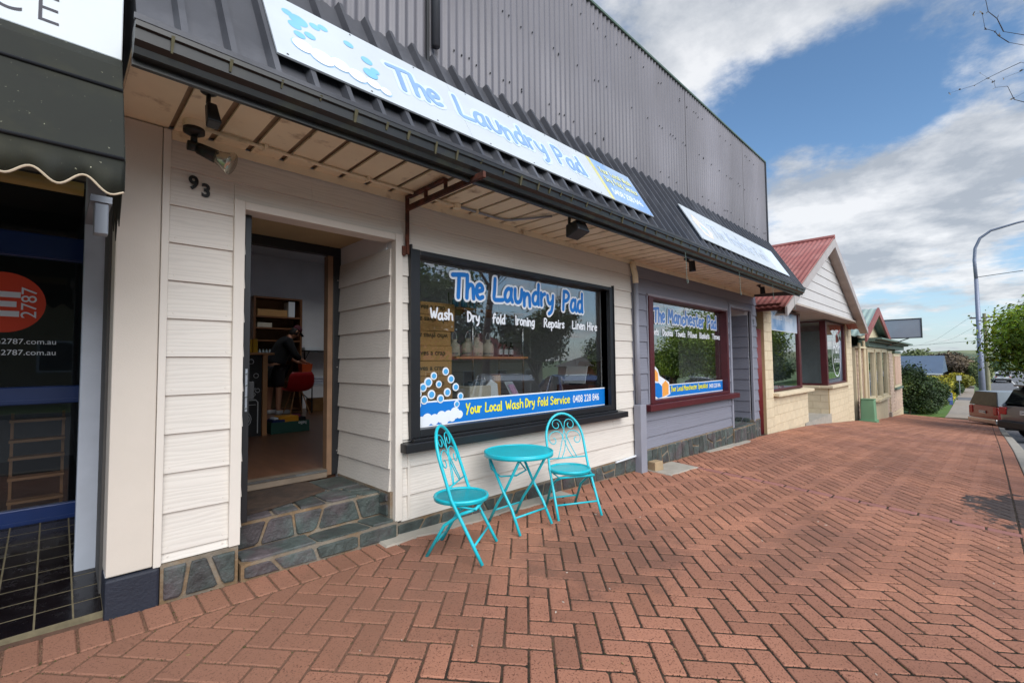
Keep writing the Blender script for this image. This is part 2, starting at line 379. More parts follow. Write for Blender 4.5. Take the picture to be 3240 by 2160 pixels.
def inset(poly, d):
    r = list(poly)
    n = len(poly); area = sum(poly[i][0]*poly[(i+1)%n][1]-poly[(i+1)%n][0]*poly[i][1] for i in range(n))
    if area < 0: poly = poly[::-1]; r = list(poly)
    for i in range(n):
        p, q = poly[i], poly[(i+1)%n]; ex, ey = q[0]-p[0], q[1]-p[1]; l = math.hypot(ex, ey)
        if l < 1e-6: continue
        nx, ny_ = ey/l, -ex/l; r = clip(r, nx, ny_, nx*p[0]+ny_*p[1]-d)
        if len(r) < 3: return []
    return r
def parea(p): return abs(sum(p[i][0]*p[(i+1)%len(p)][1]-p[(i+1)%len(p)][0]*p[i][1] for i in range(len(p))))/2
pavers = []                     # (poly, full?)
for i in range(-40, 420):
    for j in range(-14, 14):
        P = P0 + i*(E1+E2)*U + 2*j*(E1-E2)*U
        if not (-3 < P[0] < 34.6 and -4.2 < P[1] < .6): continue
        for c0, a1, a2 in ((P, 2, -1), (P+2*E1*U, 1, -2)):
            q = [c0, c0+a1*E1*U, c0+a1*E1*U+a2*E2*U, c0+a2*E2*U]; poly = [tuple(x) for x in q]
            cx = sum(p[0] for p in poly)/4
            lo, hi = (-2.7, 6.085) if cx < 6.15 else ((6.215, 14.15) if cx < 14.22 else (14.29, 33.9))
            top = -.285 if cx < 1.75 else -.015
            r = clip(clip(clip(clip(poly, -1, 0, -lo), 1, 0, hi), 0, 1, top), -.0065, -1, 3.27)
            if len(r) >= 3 and parea(r) > .0016:
                full = len(r) == 4 and parea(r) > .0275
                pavers.append((r, full, 0))
def rect(x0, x1, y0, y1): return [(x0,y0),(x1,y0),(x1,y1),(x0,y1)]
y = -.02
x = -2.6
while x < 1.74:
    pavers.append((rect(x, x+.118, -.284, -.05), False, 0)); x += .118
for bx in (6.087, 14.152):
    y = -.03
    while y > -3.25: pavers.append((rect(bx, bx+.126, y-.232, y), False, 1)); y -= .236
x = 2.5
while x < 33.8:
    ky = KY(x); pavers.append((rect(x, x+.118, ky-.175, ky-.004), False, 0)); x += .118
def score(it):
    c = np.mean(np.array(it[0]), axis=0); z = G(c[0], c[1]); p = project((c[0], c[1], z))
    if p is None or not (-60 < p[0] < 3300 and p[1] < 2240): return 0
    h = 1.3-z; d = math.dist((c[0], c[1], z), (0, -3.1, 1.3)); return parea(it[0])*h/d**3
pavers.sort(key=score, reverse=True)
GAP = .0055
def paver_geo(poly, zf, gap):
    o = inset(poly, gap)
    if len(o) < 3: return None
    q = []
    for k in range(len(o)):
        a, b_, c_ = o[k-1], o[k], o[(k+1)%len(o)]
        la, lc = math.dist(a, b_), math.dist(c_, b_)
        if la < .04 or lc < .04: q.append(b_); continue
        ra, rc = rs.uniform(.003, .012)/la, rs.uniform(.003, .012)/lc
        q += [(b_[0]+(a[0]-b_[0])*ra, b_[1]+(a[1]-b_[1])*ra), (b_[0]+(c_[0]-b_[0])*rc, b_[1]+(c_[1]-b_[1])*rc)]
    o = q
    t = inset(o, .005)
    if len(t) != len(o): t = [(p[0]*.9+sum(q[0] for q in o)/len(o)*.1, p[1]*.9+sum(q[1] for q in o)/len(o)*.1) for p in o]
    n = len(o)
    v = [(x, y, zf(x, y)-.030) for x, y in o]+[(x, y, zf(x, y)-.004) for x, y in o]+[(x, y, zf(x, y)) for x, y in t]
    f = [tuple(range(2*n, 3*n))]
    for k in range(n):
        k2 = (k+1)%n; f += [(k, k2, n+k2, n+k), (n+k, n+k2, 2*n+k2, 2*n+k)]
    return v, f
rs = random.Random(3)
share = {}
def paver_obj(poly, band):
    cx, cy = np.mean(np.array(poly), axis=0); z0 = G(cx, cy)
    gx = (G(cx+.05, cy)-G(cx-.05, cy))/.1; gy = CX
    jit = rs.uniform(-.0015, .002); jx = rs.uniform(-.006, .006); jy = rs.uniform(-.006, .006)
    v, f = paver_geo([(p[0]-cx, p[1]-cy) for p in poly], lambda x, y: x*(gx+jx)+y*(gy+jy), GAP+rs.uniform(-.0008, .001))
    b = MB(); b.add(v, f); o = b.build('paver', PAVERP if band else PAVER, PATH); o.location = Vector((cx, cy, z0+jit)); WL[o.name] = o.location.copy()
for it in pavers[:300]: paver_obj(it[0], it[2])
rest = MB()
for it in pavers[300:]:
    c = np.mean(np.array(it[0]), axis=0); jit = rs.uniform(-.0015, .002); jx = rs.uniform(-.006, .006)
    g = paver_geo(it[0], lambda x, y: G(x, y)+jit+(x-c[0])*jx, GAP)
    if g: rest.add(g[0], g[1], it[2])
rest.build('distant_paving', [PAVER, PAVERP], PATH, kind='stuff')

# rough concrete apron poured along the shop base, tar patch by the kerb, drain pad
def apron(name, pts, m_, h=.012, parent=None, **tg):
    b = MB(); n = len(pts); c = np.mean(np.array(pts), axis=0)
    v = [(x, y, G(x, y)-.02) for x, y in pts]+[(x+(c[0]-x)*.02, y+(c[1]-y)*.06, G(x, y)+h) for x, y in pts]
    # fan in strips: pts run out along the wall then back
    f = [(k, (k+1)%n, n+(k+1)%n, n+k) for k in range(n)]
    h2 = n//2
    for k in range(h2-1): f.append((n+k, n+k+1, n+n-2-k, n+n-1-k))
    return b.add(v, f).build(name, m_, parent, **tg)
rr = random.Random(11)
def wavy(x0, x1, yi, yo, n):
    a = [(x0+(x1-x0)*k/(n-1), yi) for k in range(n)]
    o = [(x0+(x1-x0)*k/(n-1), yo+rr.uniform(-.03,.03)) for k in range(n)]
    return a+o[::-1]
tag(apron('cement_apron', wavy(1.66, 3.75, -.03, -.16, 16), CONC, .014), None, None, kind='structure')
tag(apron('cement_apron', wavy(7.3, 9.1, -.03, -.13, 12), CONC, .012), None, None, kind='structure')
tag(apron('drain_pad', wavy(5.38, 6.15, -.04, -.42, 8), CONC, .010), None, None, kind='structure')
TAR = mat('tar_stain', '#2b2b2c', .7, var=.2, vscale=20, bump=.4, bscale=80)
tp = []
for k in range(26):
    q = 2*math.pi*k/26; rad = 1+rr.uniform(-.35,.35); tp.append((7.25+.62*rad*math.cos(q), -3.02+.27*rad*math.sin(q)))

# crumbs of soil and moss lodged in the joints of the nearer pavers
cr = MB(); cg = random.Random(8)
for it in pavers[:900]:
    poly = it[0]; n = len(poly); c = np.mean(np.array(poly), axis=0); near = math.dist(c, (0,-3.1))
    for k in range(n):
        p, q = poly[k], poly[(k+1)%n]; l = math.dist(p, q); ex, ey = (q[0]-p[0])/l, (q[1]-p[1])/l
        for _ in range(int(l*(55 if near < 3.6 else 28))):
            t_ = cg.uniform(0, l); o_ = cg.gauss(0, .0035); s_ = cg.uniform(.0025, .0065); x, y = p[0]+ex*t_-ey*o_, p[1]+ey*t_+ex*o_; z = G(x, y)
            a = cg.uniform(0, 6.28); pts = [(x+s_*cg.uniform(.6,1.2)*math.cos(a+2.1*j), y+s_*cg.uniform(.6,1.2)*math.sin(a+2.1*j), z-.005) for j in range(3)]
            cr.add(pts+[(x, y, z+cg.uniform(-.0005,.0028))], [(0,1,3),(1,2,3),(2,0,3)], 1 if cg.random() < .12 else 0)
cr.build('joint_crumbs', [mat('joint_soil','#2e261e',.95,var=.4,vscale=60,world_co=True,patches=((.5,-.55,1.6,.8,'#745644',.9,.9),)), mat('joint_moss','#4a4524',.95,var=.3)], PATH, kind='stuff')
# litter: tiny bits scattered on the bricks
lit = MB()
for k in range(130):
    x = rr.uniform(.3, 9); y = rr.uniform(-3.2, -.35); z = G(x, y)+.002; s_ = rr.uniform(.004, .011); q = rr.uniform(0, 3)
    dx, dy = s_*math.cos(q), s_*math.sin(q); lit.box(0,0,0,0,0,0) if False else lit.hexa([(x-dx,y-dy,z),(x+dy*.4,y-dx*.4,z),(x+dx,y+dy,z),(x-dy*.4,y+dx*.4,z),(x-dx,y-dy,z+.003),(x+dy*.4,y-dx*.4,z+.003),(x+dx,y+dy,z+.004),(x-dy*.4,y+dx*.4,z+.003)], 0 if k%3 else 1)
tag(lit.build('litter', [mat('dry_leaf', '#8a7350', .9, var=.3), mat('pale_grit', '#c9c2b4', .9, var=.2)]), 'tiny bits of litter and grit strewn over the brick footpath', 'litter', kind='stuff')
# ------------------------------------------------------------------ hand-lettered strokes and printed text
GL = {
'T': (.72, [[(0,.94),(.35,.98),(.74,1.02)], [(.38,.97),(.36,.5),(.33,0)]]),
'h': (.46, [[(.02,1.0),(.02,.5),(0,0)], [(.01,.3),(.1,.52),(.26,.6),(.38,.5),(.4,.25),(.42,0)]]),
'e': (.46, [[(.05,.3),(.25,.34),(.42,.4),(.4,.54),(.26,.63),(.1,.55),(.02,.32),(.08,.1),(.22,.01),(.42,.08)]]),
'L': (.52, [[(.06,1.0),(.04,.5),(.02,.06),(.25,.03),(.54,.06)]]),
'a': (.5, [[(.42,.52),(.28,.62),(.12,.54),(.02,.3),(.06,.07),(.2,.01),(.34,.14),(.41,.36)], [(.43,.62),(.41,.25),(.5,0)]]),
'U': (.5, [[(.03,.64),(.03,.3),(.1,.06),(.26,.02),(.4,.14),(.45,.4),(.46,.66)]]),
'u': (.5, [[(.03,.62),(.03,.3),(.1,.06),(.24,.02),(.38,.16),(.43,.4)], [(.44,.64),(.43,.3),(.46,0)]]),
'n': (.45, [[(.02,.62),(.02,.3),(.02,0)], [(.02,.32),(.12,.54),(.26,.6),(.37,.48),(.39,.2),(.4,0)]]),
'd': (.5, [[(.41,.5),(.26,.6),(.1,.5),(.02,.28),(.07,.06),(.22,.01),(.35,.12),(.41,.32)], [(.44,1.02),(.42,.5),(.44,0)]]),
'r': (.34, [[(.02,.62),(.02,.3),(.02,0)], [(.03,.32),(.12,.52),(.3,.6)]]),
'y': (.46, [[(.02,.6),(.06,.3),(.2,.18),(.36,.34)], [(.44,.62),(.4,.2),(.3,-.18),(.1,-.34)]]),
'P': (.54, [[(.06,1.0),(.04,.5),(.02,0)], [(.06,.97),(.28,1.0),(.47,.86),(.46,.66),(.3,.52),(.06,.46)]]),
'R': (.56, [[(.06,1.0),(.04,.5),(.02,0)], [(.06,.97),(.28,1.0),(.45,.86),(.42,.66),(.28,.54),(.08,.5)], [(.2,.5),(.36,.25),(.54,0)]]),
'W': (.72, [[(0,.92),(.1,.4),(.18,.05),(.3,.4),(.36,.66),(.42,.35),(.52,.05),(.62,.5),(.7,1.0)]]),
'w': (.6, [[(0,.6),(.1,.08),(.2,.2),(.3,.54),(.38,.12),(.48,.1),(.58,.62)]]),
's': (.4, [[(.36,.54),(.22,.62),(.07,.52),(.12,.36),(.3,.25),(.33,.08),(.18,0),(.02,.08)]]),
'D': (.58, [[(.04,1.0),(.03,.5),(.02,0)], [(.04,.98),(.3,.93),(.5,.68),(.5,.35),(.3,.08),(.03,.02)]]),
'F': (.48, [[(.44,.9),(.28,1.0),(.14,.85),(.12,.5),(.1,0)], [(0,.5),(.2,.53),(.4,.56)]]),
'o': (.48, [[(.24,.62),(.08,.5),(.03,.28),(.12,.05),(.28,.02),(.42,.2),(.42,.44),(.26,.62),(.14,.58)]]),
'l': (.16, [[(.07,1.0),(.06,.5),(.08,0)]]), 'I': (.18, [[(.08,1.0),(.07,.5),(.09,0)]]),
'i': (.16, [[(.07,.6),(.07,.3),(.08,0)], [(.08,.84),(.09,.88)]]),
'g': (.48, [[(.41,.5),(.26,.6),(.1,.5),(.02,.28),(.08,.08),(.24,.05),(.38,.2)], [(.43,.62),(.42,.2),(.38,-.16),(.24,-.33),(.04,-.26)]]),
'p': (.48, [[(.02,.62),(.03,.2),(.01,-.34)], [(.03,.46),(.16,.62),(.34,.58),(.43,.36),(.36,.1),(.2,.02),(.04,.12)]]),
'H': (.56, [[(.04,1.0),(.03,.5),(.02,0)], [(.5,1.0),(.49,.5),(.5,0)], [(.04,.5),(.28,.52),(.49,.54)]]),
'Y': (.52, [[(.02,1.0),(.1,.7),(.22,.52)], [(.5,1.0),(.32,.55),(.12,-.12)]]),
'c': (.42, [[(.38,.52),(.24,.62),(.1,.52),(.03,.3),(.1,.06),(.24,.01),(.4,.1)]]),
'C': (.42, [[(.38,.52),(.24,.62),(.1,.52),(.03,.3),(.1,.06),(.24,.01),(.4,.1)]]),
'S': (.52, [[(.46,.86),(.28,1.0),(.08,.86),(.14,.62),(.36,.48),(.44,.24),(.28,.03),(.02,.1)]]),
'v': (.42, [[(.01,.62),(.1,.3),(.18,.02),(.3,.35),(.4,.64)]]),
'M': (.7, [[(0,0),(.05,.5),(.1,1.0),(.22,.7),(.33,.38),(.46,.72),(.57,1.0),(.62,.5),(.66,0)]]),
't': (.36, [[(.17,.92),(.15,.5),(.15,.15),(.22,.02),(.34,.04)], [(0,.6),(.17,.62),(.34,.66)]]),
'B': (.5, [[(.04,1.0),(.03,.5),(.02,0)], [(.05,.98),(.28,.98),(.38,.8),(.26,.6),(.06,.54)], [(.1,.55),(.34,.5),(.45,.28),(.3,.06),(.03,.02)]]),
'k': (.44, [[(.03,1.0),(.02,.5),(.02,0)], [(.38,.62),(.2,.42),(.04,.3)], [(.14,.36),(.28,.18),(.42,0)]]),
' ': (.36, []),
}
def smooth_line(p, k=3):
    if len(p) < 3: return p
    q = [Vector((a[0], a[1])) for a in p]; out = []
    for i in range(len(q)-1):
        a, b, c, d = q[max(i-1,0)], q[i], q[i+1], q[min(i+2, len(q)-1)]
        for t in range(k):
            s = t/k; out.append(tuple(.5*((2*b)+(c-a)*s+(2*a-5*b+4*c-d)*s*s+(3*b-a-3*c+d)*s**3)))
    out.append(tuple(q[-1])); return out
def ribbon(b, pts, w, T, off, mi=0, h=.0012):      # flat rounded stroke; T(x,z,depth) gives the 3-D point
    P = [Vector((p[0], p[1])) for p in pts]; P = [p for i, p in enumerate(P) if i == 0 or (p-P[i-1]).length > 1e-4]
    if len(P) < 2: return
    r = w/2; left = []; right = []
    for i, p in enumerate(P):
        t = (P[min(i+1,len(P)-1)]-P[max(i-1,0)]).normalized(); n = Vector((-t.y, t.x)); left.append(p+n*r); right.append(p-n*r)
    t0 = (P[0]-P[1]).normalized(); t1 = (P[-1]-P[-2]).normalized()
    cap0 = [P[0]+(math.cos(a)*t0+math.sin(a)*Vector((-t0.y,t0.x)))*r for a in np.linspace(-math.pi/2, math.pi/2, 7)[1:-1]]
    cap1 = [P[-1]+(math.cos(a)*t1+math.sin(a)*Vector((-t1.y,t1.x)))*r for a in np.linspace(-math.pi/2, math.pi/2, 7)[1:-1]]
    n = len(P); dd = [off+.0009*i/n for i in range(n)]; dd = dd+dd+[off]*5+[off+.0009]*5; V = [T(p.x, p.y, d_) for p, d_ in zip(left+right+cap0+cap1, dd)]; f = [(n+i, n+i+1, i+1, i) for i in range(n-1)]
    c0 = list(range(2*n, 2*n+5)); c1 = list(range(2*n+5, 2*n+10))
    f.append(tuple([0]+c0[::1]+[n])[::-1] if False else tuple([n]+c0[::-1]+[0])[::-1])
    f.append(tuple([n-1]+c1[::-1]+[2*n-1])[::-1])
    b.add(V, f, mi)
def layout(text, seed=1, bounce=.05, gap=.13):
    rs_ = random.Random(seed); x = 0; out = []
    for ch in text:
        w, st = GL[ch]; dy = rs_.uniform(-bounce, bounce); sl = rs_.uniform(-.03, .05)
        for s in st: out.append([(x+px_+sl*py_, py_+dy) for px_, py_ in smooth_line(s)])
        x += w+gap
    return out, x-gap
def stroke_text(name, text, x0, x1, z0, hgt, w, T, mat_, parent, depth=0.0, seed=1, bounce=.05, outline=None):
    st, tw = layout(text, seed, bounce); sx = (x1-x0)/tw
    if outline:
        bo = MB()
        for k, s in enumerate(st): ribbon(bo, [(x0+p[0]*sx, z0+p[1]*hgt) for p in s], w+outline[0]*2, T, depth+.0002*(k%7))
        bo.build('lettering_outline', outline[1], parent)
    b = MB()
    for k, s in enumerate(st): ribbon(b, [(x0+p[0]*sx, z0+p[1]*hgt) for p in s], w, T, depth+.0026+.0002*(k%7))
    return b.build(name, mat_, parent)
def printed(name, text, mtx, size, mat_, parent, sx=1.0, bold=0.0, align='LEFT', spacing=1.0):
    cu = bpy.data.curves.new(name, 'FONT'); cu.body = text; cu.size = size; cu.offset = bold; cu.extrude = .0006; cu.align_x = align; cu.space_character = spacing
    o = bpy.data.objects.new(name, cu); link(o)
    bpy.context.view_layer.update()
    me = bpy.data.meshes.new_from_object(o.evaluated_get(bpy.context.evaluated_depsgraph_get()))
    bpy.data.objects.remove(o); me.transform(mtx @ Matrix.Diagonal((sx,1,1,1))); me.materials.clear(); me.materials.append(mat_)
    return place(name, me, parent)
def face_front(x, y, z):            # text plane facing -Y
    return Matrix.Translation((x, y, z)) @ Matrix.Rotation(R(90), 4, 'X')
def disc(b, cx, cz, r, T, off, n=20, mi=0, ez=1.0):
    b.add([T(cx+r*math.cos(2*math.pi*k/n), cz+ez*r*math.sin(2*math.pi*k/n), off) for k in range(n)], [tuple(range(n))], mi)
# ------------------------------------------------------------------ the twin shop building
SHOP = thing('shop_building', 'twin weatherboard shop, half cream and half grey, under a charcoal ribbed awning', 'building', (5.0, 3.0, 0))
LAP0, LAP = 2.187, .2085
SOF = 2.60
def board(x0, x1, z0, z1, m_, parent, rev=None):
    # one tapered weatherboard on the street face; rev=(x, sign) puts it on a reveal instead (x0,x1 are then y)
    b = MB(); t, o = -.007, -.022
    if rev is None:
        v = [(x0,o,z0),(x1,o,z0),(x1,.0,z0),(x0,.0,z0),(x0,t,z1),(x1,t,z1),(x1,.0,z1),(x0,.0,z1)]
    else:
        X, s = rev; v = [(X+s*o,x1,z0),(X+s*o,x0,z0),(X,x0,z0),(X,x1,z0),(X+s*t,x1,z1),(X+s*t,x0,z1),(X,x0,z1),(X,x1,z1)]
        if s < 0: v = [v[1],v[0],v[3],v[2],v[5],v[4],v[7],v[6]]
    return b.hexa(v).build('weatherboard', m_, parent)
def rows(bottom):
    z = [SOF-.005, LAP0+LAP]; k = 0
    while LAP0-k*LAP > bottom+.02: z.append(LAP0-k*LAP); k += 1
    z.append(bottom); return [(z[i+1]+.0004, z[i]-.0004) for i in range(len(z)-1)]
def clad(xa, xb, bottom, holes, m_, joints):
    for z0, z1 in rows(bottom):
        segs = [(xa, xb, z0, z1)]
        for hx0, hx1, hz0, hz1 in holes:
            ns = []
            for a, c, p, q in segs:
                if c <= hx0 or a >= hx1 or q <= hz0 or p >= hz1: ns.append((a, c, p, q)); continue
                if a < hx0: ns.append((a, hx0, p, q))
                if c > hx1: ns.append((hx1, c, p, q))
                if q > hz1: ns.append((max(a,hx0), min(c,hx1), hz1, q))
                if p < hz0: ns.append((max(a,hx0), min(c,hx1), p, hz0))
            segs = ns
        for a, c, p, q in segs:
            cuts = [a]+[j for j in joints.get(round(z1,1), []) if a+.1 < j < c-.1]+[c]
            for s0, s1 in zip(cuts[:-1], cuts[1:]):
                if q-p > .012: board(s0+.0006, s1-.0006, p, q, m_, SHOP)
DOORH = (.745, 1.875, -1, 2.288); WINH = (1.957, 4.752, .66, 2.192)
clad(.43, .75, .262, [], CREAM, {}) if False else None
clad(.43, 1.2, .262, [(.745, 1.3, -1, 2.288)], CREAM, {})
clad(1.2, 5.23, .125, [(1.1, 1.875, -1, 2.288), WINH], CREAM, {2.6: [1.27, 4.3], 2.4: [3.1], .6: [3.3]})
clad(5.33, 9.95, .16, [(5.63, 8.375, .66, 2.178), (8.505, 9.665, -1, 2.30)], GREYB, {2.6: [7.4], .5: [6.1]})
nl = MB()
for o_ in list(SHOP.children):
    if o_.name.startswith('weatherboard'):
        vs = [v.co for v in o_.data.vertices]; x0_, x1_ = min(v.x for v in vs), max(v.x for v in vs); z0_ = min(v.z for v in vs)
        nx_ = x0_+.03
        while nx_ < x1_ and nx_ < 5.2:
            nl.lathe([(.0042,.0),(.003,-.0016)], (nx_, -.0205, z0_+.028), 6, axis='y'); nx_ += .45 if x1_-x0_ > .6 else max(.1, x1_-x0_-.06)
nl.build('nail_heads', CREAMT, SHOP, kind='stuff')
# framing behind the boards, so that the rooms are closed
fr = MB()
for x0, x1, z0, z1 in ((.213,.79,-.3,2.9),(.79,1.83,2.34,2.9),(1.83,2.03,-.3,2.9),(2.03,4.69,-.3,.72),(2.03,4.69,2.17,2.9),(4.69,5.73,-.3,2.9),(5.73,8.32,-.3,.75),(5.73,8.32,2.16,2.9),(8.32,8.55,-.3,2.9),(8.55,9.62,2.30,2.9),(9.62,9.94,-.6,2.9)):
    fr.box(x0, x1, .004, .10, z0, z1)
fr.build('wall_framing', INTW, SHOP)
# corner post, trims
MB().box(.212, .396, -.030, .16, .258, 2.60).build('corner_post', CREAMG, SHOP, bevel=.006)
MB().box(.398, .432, -.036, .0, .25, SOF-.004).build('corner_trim', CREAMT, SHOP, bevel=.003)
NAVY = mat('navy_render', '#1e2330', .6, var=.12, bump=.3, bscale=60)
MB().box(.2085, .425, -.050, .163, -.05, .252).build('post_base', NAVY, SHOP, bevel=.012)
# door surround
MB().box(.742, .80, -.040, .03, .262, 2.290).build('door_jamb', CREAMT, SHOP, bevel=.004)
MB().box(1.818, 1.878, -.040, .03, .14, 2.290).build('door_jamb', CREAMT, SHOP, bevel=.004)
MB().box(.8005, 1.8175, -.038, .10, 2.237, 2.287).build('door_head', CREAMT, SHOP, bevel=.004)
MB().box(1.93, 1.952, -.026, .0, .14, .64).build('corner_trim', CREAMT, SHOP)
# recessed entry
for z0, z1 in rows(.34):
    if z1 < 2.34: board(.03, .905, z0, z1, CREAM, SHOP, rev=(1.82, 1))
    if z1 < 2.34: board(.03, .905, z0, z1, CREAM, SHOP, rev=(.80, -1))
rv = MB(); rv.box(1.821, 1.90, .104, .98, -.2, 2.5); rv.box(.70, .799, .104, .98, -.2, 2.5); rv.build('reveal_wall', INTW, SHOP)
RECESS = mat('recess_ceiling', '#b9a47e', .7, var=.08)
MB().box(.801, 1.819, .104, .98, 2.345, 2.40).build('recess_ceiling', RECESS, SHOP)
MB().box(1.28, 1.52, .34, .39, 2.325, 2.344).build('ceiling_strip', mat('pale_strip', '#cdbb93', .6), SHOP)
# door frame
df = thing('entry_door', 'black aluminium entry door standing open inside the cream shop doorway', 'door', (.83, .9, .34))
MB().box(.802, 1.72, .90, .96, 2.265, 2.344).build('door_frame_head', BLACKF, df, bevel=.004)
MB().box(1.752, 1.819, .90, .96, .345, 2.264).build('door_frame_jamb', BLACKF, df, bevel=.004)
MB().box(1.705, 1.751, .905, .99, .345, 2.264).build('timber_jamb', mat('weathered_jamb','#84674f',.6,var=.15,vscale=8), df, bevel=.004)
MB().box(1.7205, 1.818, .904, .955, 2.2655, 2.342).build('door_frame_head', BLACKF, df)
MB().box(.8015, 1.704, .885, .99, .334, .402).build('threshold', mat('worn_threshold', '#7b6d5e', .6, var=.2), df, bevel=.005)
MB().box(.86, 1.70, .878, .8845, .385, .404).build('threshold_strip', CHROME, df)
leaf = MB().box(.826, .862, .06, .895, .352, 2.235).build('door_leaf', BLACKF, df, bevel=.003)
LK = MB(); LK.box(.838, .850, .056, .0595, 1.02, 1.28); LK.build('lock_plate', GALV, leaf)
for k in range(4): MB().lathe([(.005,0),(.005,-.006)], (.844, .056, 1.04+.07*k), 8, axis='y').build('screw', CHROME, leaf)
hd = MB(); hd.box(.862, .90, .10, .13, 1.09, 1.20); hd.tube([(.90,.115,1.15),(.91,.115,1.15),(.91,.20,1.15)], .009, 8); hd.build('door_handle', DARKP, leaf, bevel=.003)
for z in (.55, 1.28, 2.05):
    MB().lathe([(.006,0),(.006,-.003)], (1.79, .899, z), 8, axis='y').build('screw', CHROME, df)

# stone steps ------------------------------------------------------
rsn = random.Random(21)
def stone_poly(poly, to3, outv, parent, h=.012, m_=None):
    p = inset(poly, .004)
    if len(p) < 3: return
    t = inset(p, .006)
    if len(t) != len(p):
        gx_, gy_ = sum(q[0] for q in p)/len(p), sum(q[1] for q in p)/len(p); t = [(q[0]*.88+gx_*.12, q[1]*.88+gy_*.12) for q in p]
    n = len(p); b = MB(); o = Vector(outv); hh = h*rsn.uniform(.7, 1.3)
    v = [Vector(to3(*q)) - o*.004 for q in p]+[Vector(to3(*q))+o*hh*.6 for q in p]+[Vector(to3(*q))+o*hh*rsn.uniform(.85,1.15) for q in t]
    f = [tuple(range(2*n,3*n))]
    for k in range(n):
        k2 = (k+1)%n; f += [(k,k2,n+k2,n+k),(n+k,n+k2,2*n+k2,2*n+k)]
    # make the outward winding agree with outv
    a, b_, c = v[2*n], v[2*n+1], v[2*n+2]
    if (b_-a).cross(c-a).dot(o) < 0: f = [q[::-1] for q in f]
    b.add(v, f).build('stone', m_ or SLATE, parent)
def stone_band(x0, x1, zlo, zhi, to3, outv, parent, wmin=.12, wmax=.26, joint=.009, split=.3, h=.012):
    x = x0; tilt0 = 0
    while x < x1-.04:
        w = rsn.uniform(wmin, wmax); xe = min(x+w, x1); xe = x1 if x1-xe < .07 else xe
        tilt1 = 0 if xe >= x1 else rsn.uniform(-.035, .035)
        a0, a1, c0, c1 = zlo(x), zhi(x), zlo(xe), zhi(xe)
        q = [(x-tilt0, a0), (xe-tilt1, c0), (xe+tilt1, c1), (x+tilt0, a1)]
        hgt = min(a1-a0, c1-c0); parts = [q]
        if rsn.random() < split and hgt > .15:
            s0, s1 = rsn.uniform(.3,.7), rsn.uniform(.3,.7)
            lm = tuple(q[0][k]+(q[3][k]-q[0][k])*s0 for k in (0,1)); rm = tuple(q[1][k]+(q[2][k]-q[1][k])*s1 for k in (0,1))
            parts = [[q[0], q[1], rm, lm], [lm, rm, q[2], q[3]]]
        for pl in parts:
            # knock the corners off
            pp = []; n = len(pl)
            for k in range(n):
                a, bq, c = pl[k-1], pl[k], pl[(k+1)%n]; r_ = rsn.uniform(.03, .20); r2_ = rsn.uniform(.03, .14)
                pp += [tuple(bq[d]+(a[d]-bq[d])*r_ for d in (0,1)), tuple(bq[d]+(c[d]-bq[d])*r2_ for d in (0,1))]
            pp = inset(pp, joint*rsn.uniform(.4, 1.1))
            if len(pp) >= 3: stone_poly(pp, to3, outv, parent, h)
        x = xe; tilt0 = tilt1
gl = lambda x: G(x, -.05)-.01
def base_wall(x0, x1, top, parent, y=-.028, **k):
    m = MB(); n = max(2, int((x1-x0)/.4)+1); xs_ = np.linspace(x0, x1, n)
    for a, c in zip(xs_[:-1], xs_[1:]): m.hexa([(a,y,gl(a)-.1),(c,y,gl(c)-.1),(c,.1,gl(c)-.1),(a,.1,gl(a)-.1),(a,y,top),(c,y,top),(c,.1,top),(a,.1,top)])
    w = m.build('base_wall', MORTAR, parent)
    stone_band(x0+.005, x1-.005, lambda x: gl(x)+.012, lambda x: top-.006, lambda x, z: (x, y, z), (0,-1,0), w, **k)
base_wall(.428, .79, .258, SHOP, -.040, wmin=.10, wmax=.15)
base_wall(1.83, 5.24, .122, SHOP)
base_wall(5.34, 8.50, .157, SHOP, split=.35, wmin=.10, wmax=.24)
base_wall(9.60, 9.96, .16, SHOP, wmin=.1, wmax=.16)
STEP = MB().box(.802, 1.828, -.055, .22, -.06, .148).box(.803, 1.819, .16, .884, -.06, .322).build('entry_steps', MORTAR, SHOP)
stone_band(.81, 1.82, lambda x: gl(x)+.01, lambda x: .142, lambda x, z: (x, -.055, z), (0,-1,0), STEP, .16, .34)
stone_band(.81, 1.815, lambda x: .158, lambda x: .318, lambda x, z: (x, .16, z), (0,-1,0), STEP, .16, .32, split=0)
stone_band(.81, 1.82, lambda x: -.048, lambda x: .155, lambda x, y: (x, y, .148), (0,0,1), STEP, .34, .6, split=0)
stone_band(.81, 1.815, lambda x: .168, lambda x: .46, lambda x, y: (x, y, .322), (0,0,1), STEP, .16, .32, split=.5)
stone_band(.81, 1.815, lambda x: .47, lambda x: .87, lambda x, y: (x, y, .322), (0,0,1), STEP, .2, .36, split=.6)
# side cheek below the right reveal
ch = MB().box(1.7955, 1.829, .0, .88, .15, .352).build('step_cheek', MORTAR, SHOP)
stone_band(.02, .30, lambda y: .165, lambda y: .345, lambda y, z: (1.7955, y, z), (-1,0,0), ch, .1, .18)
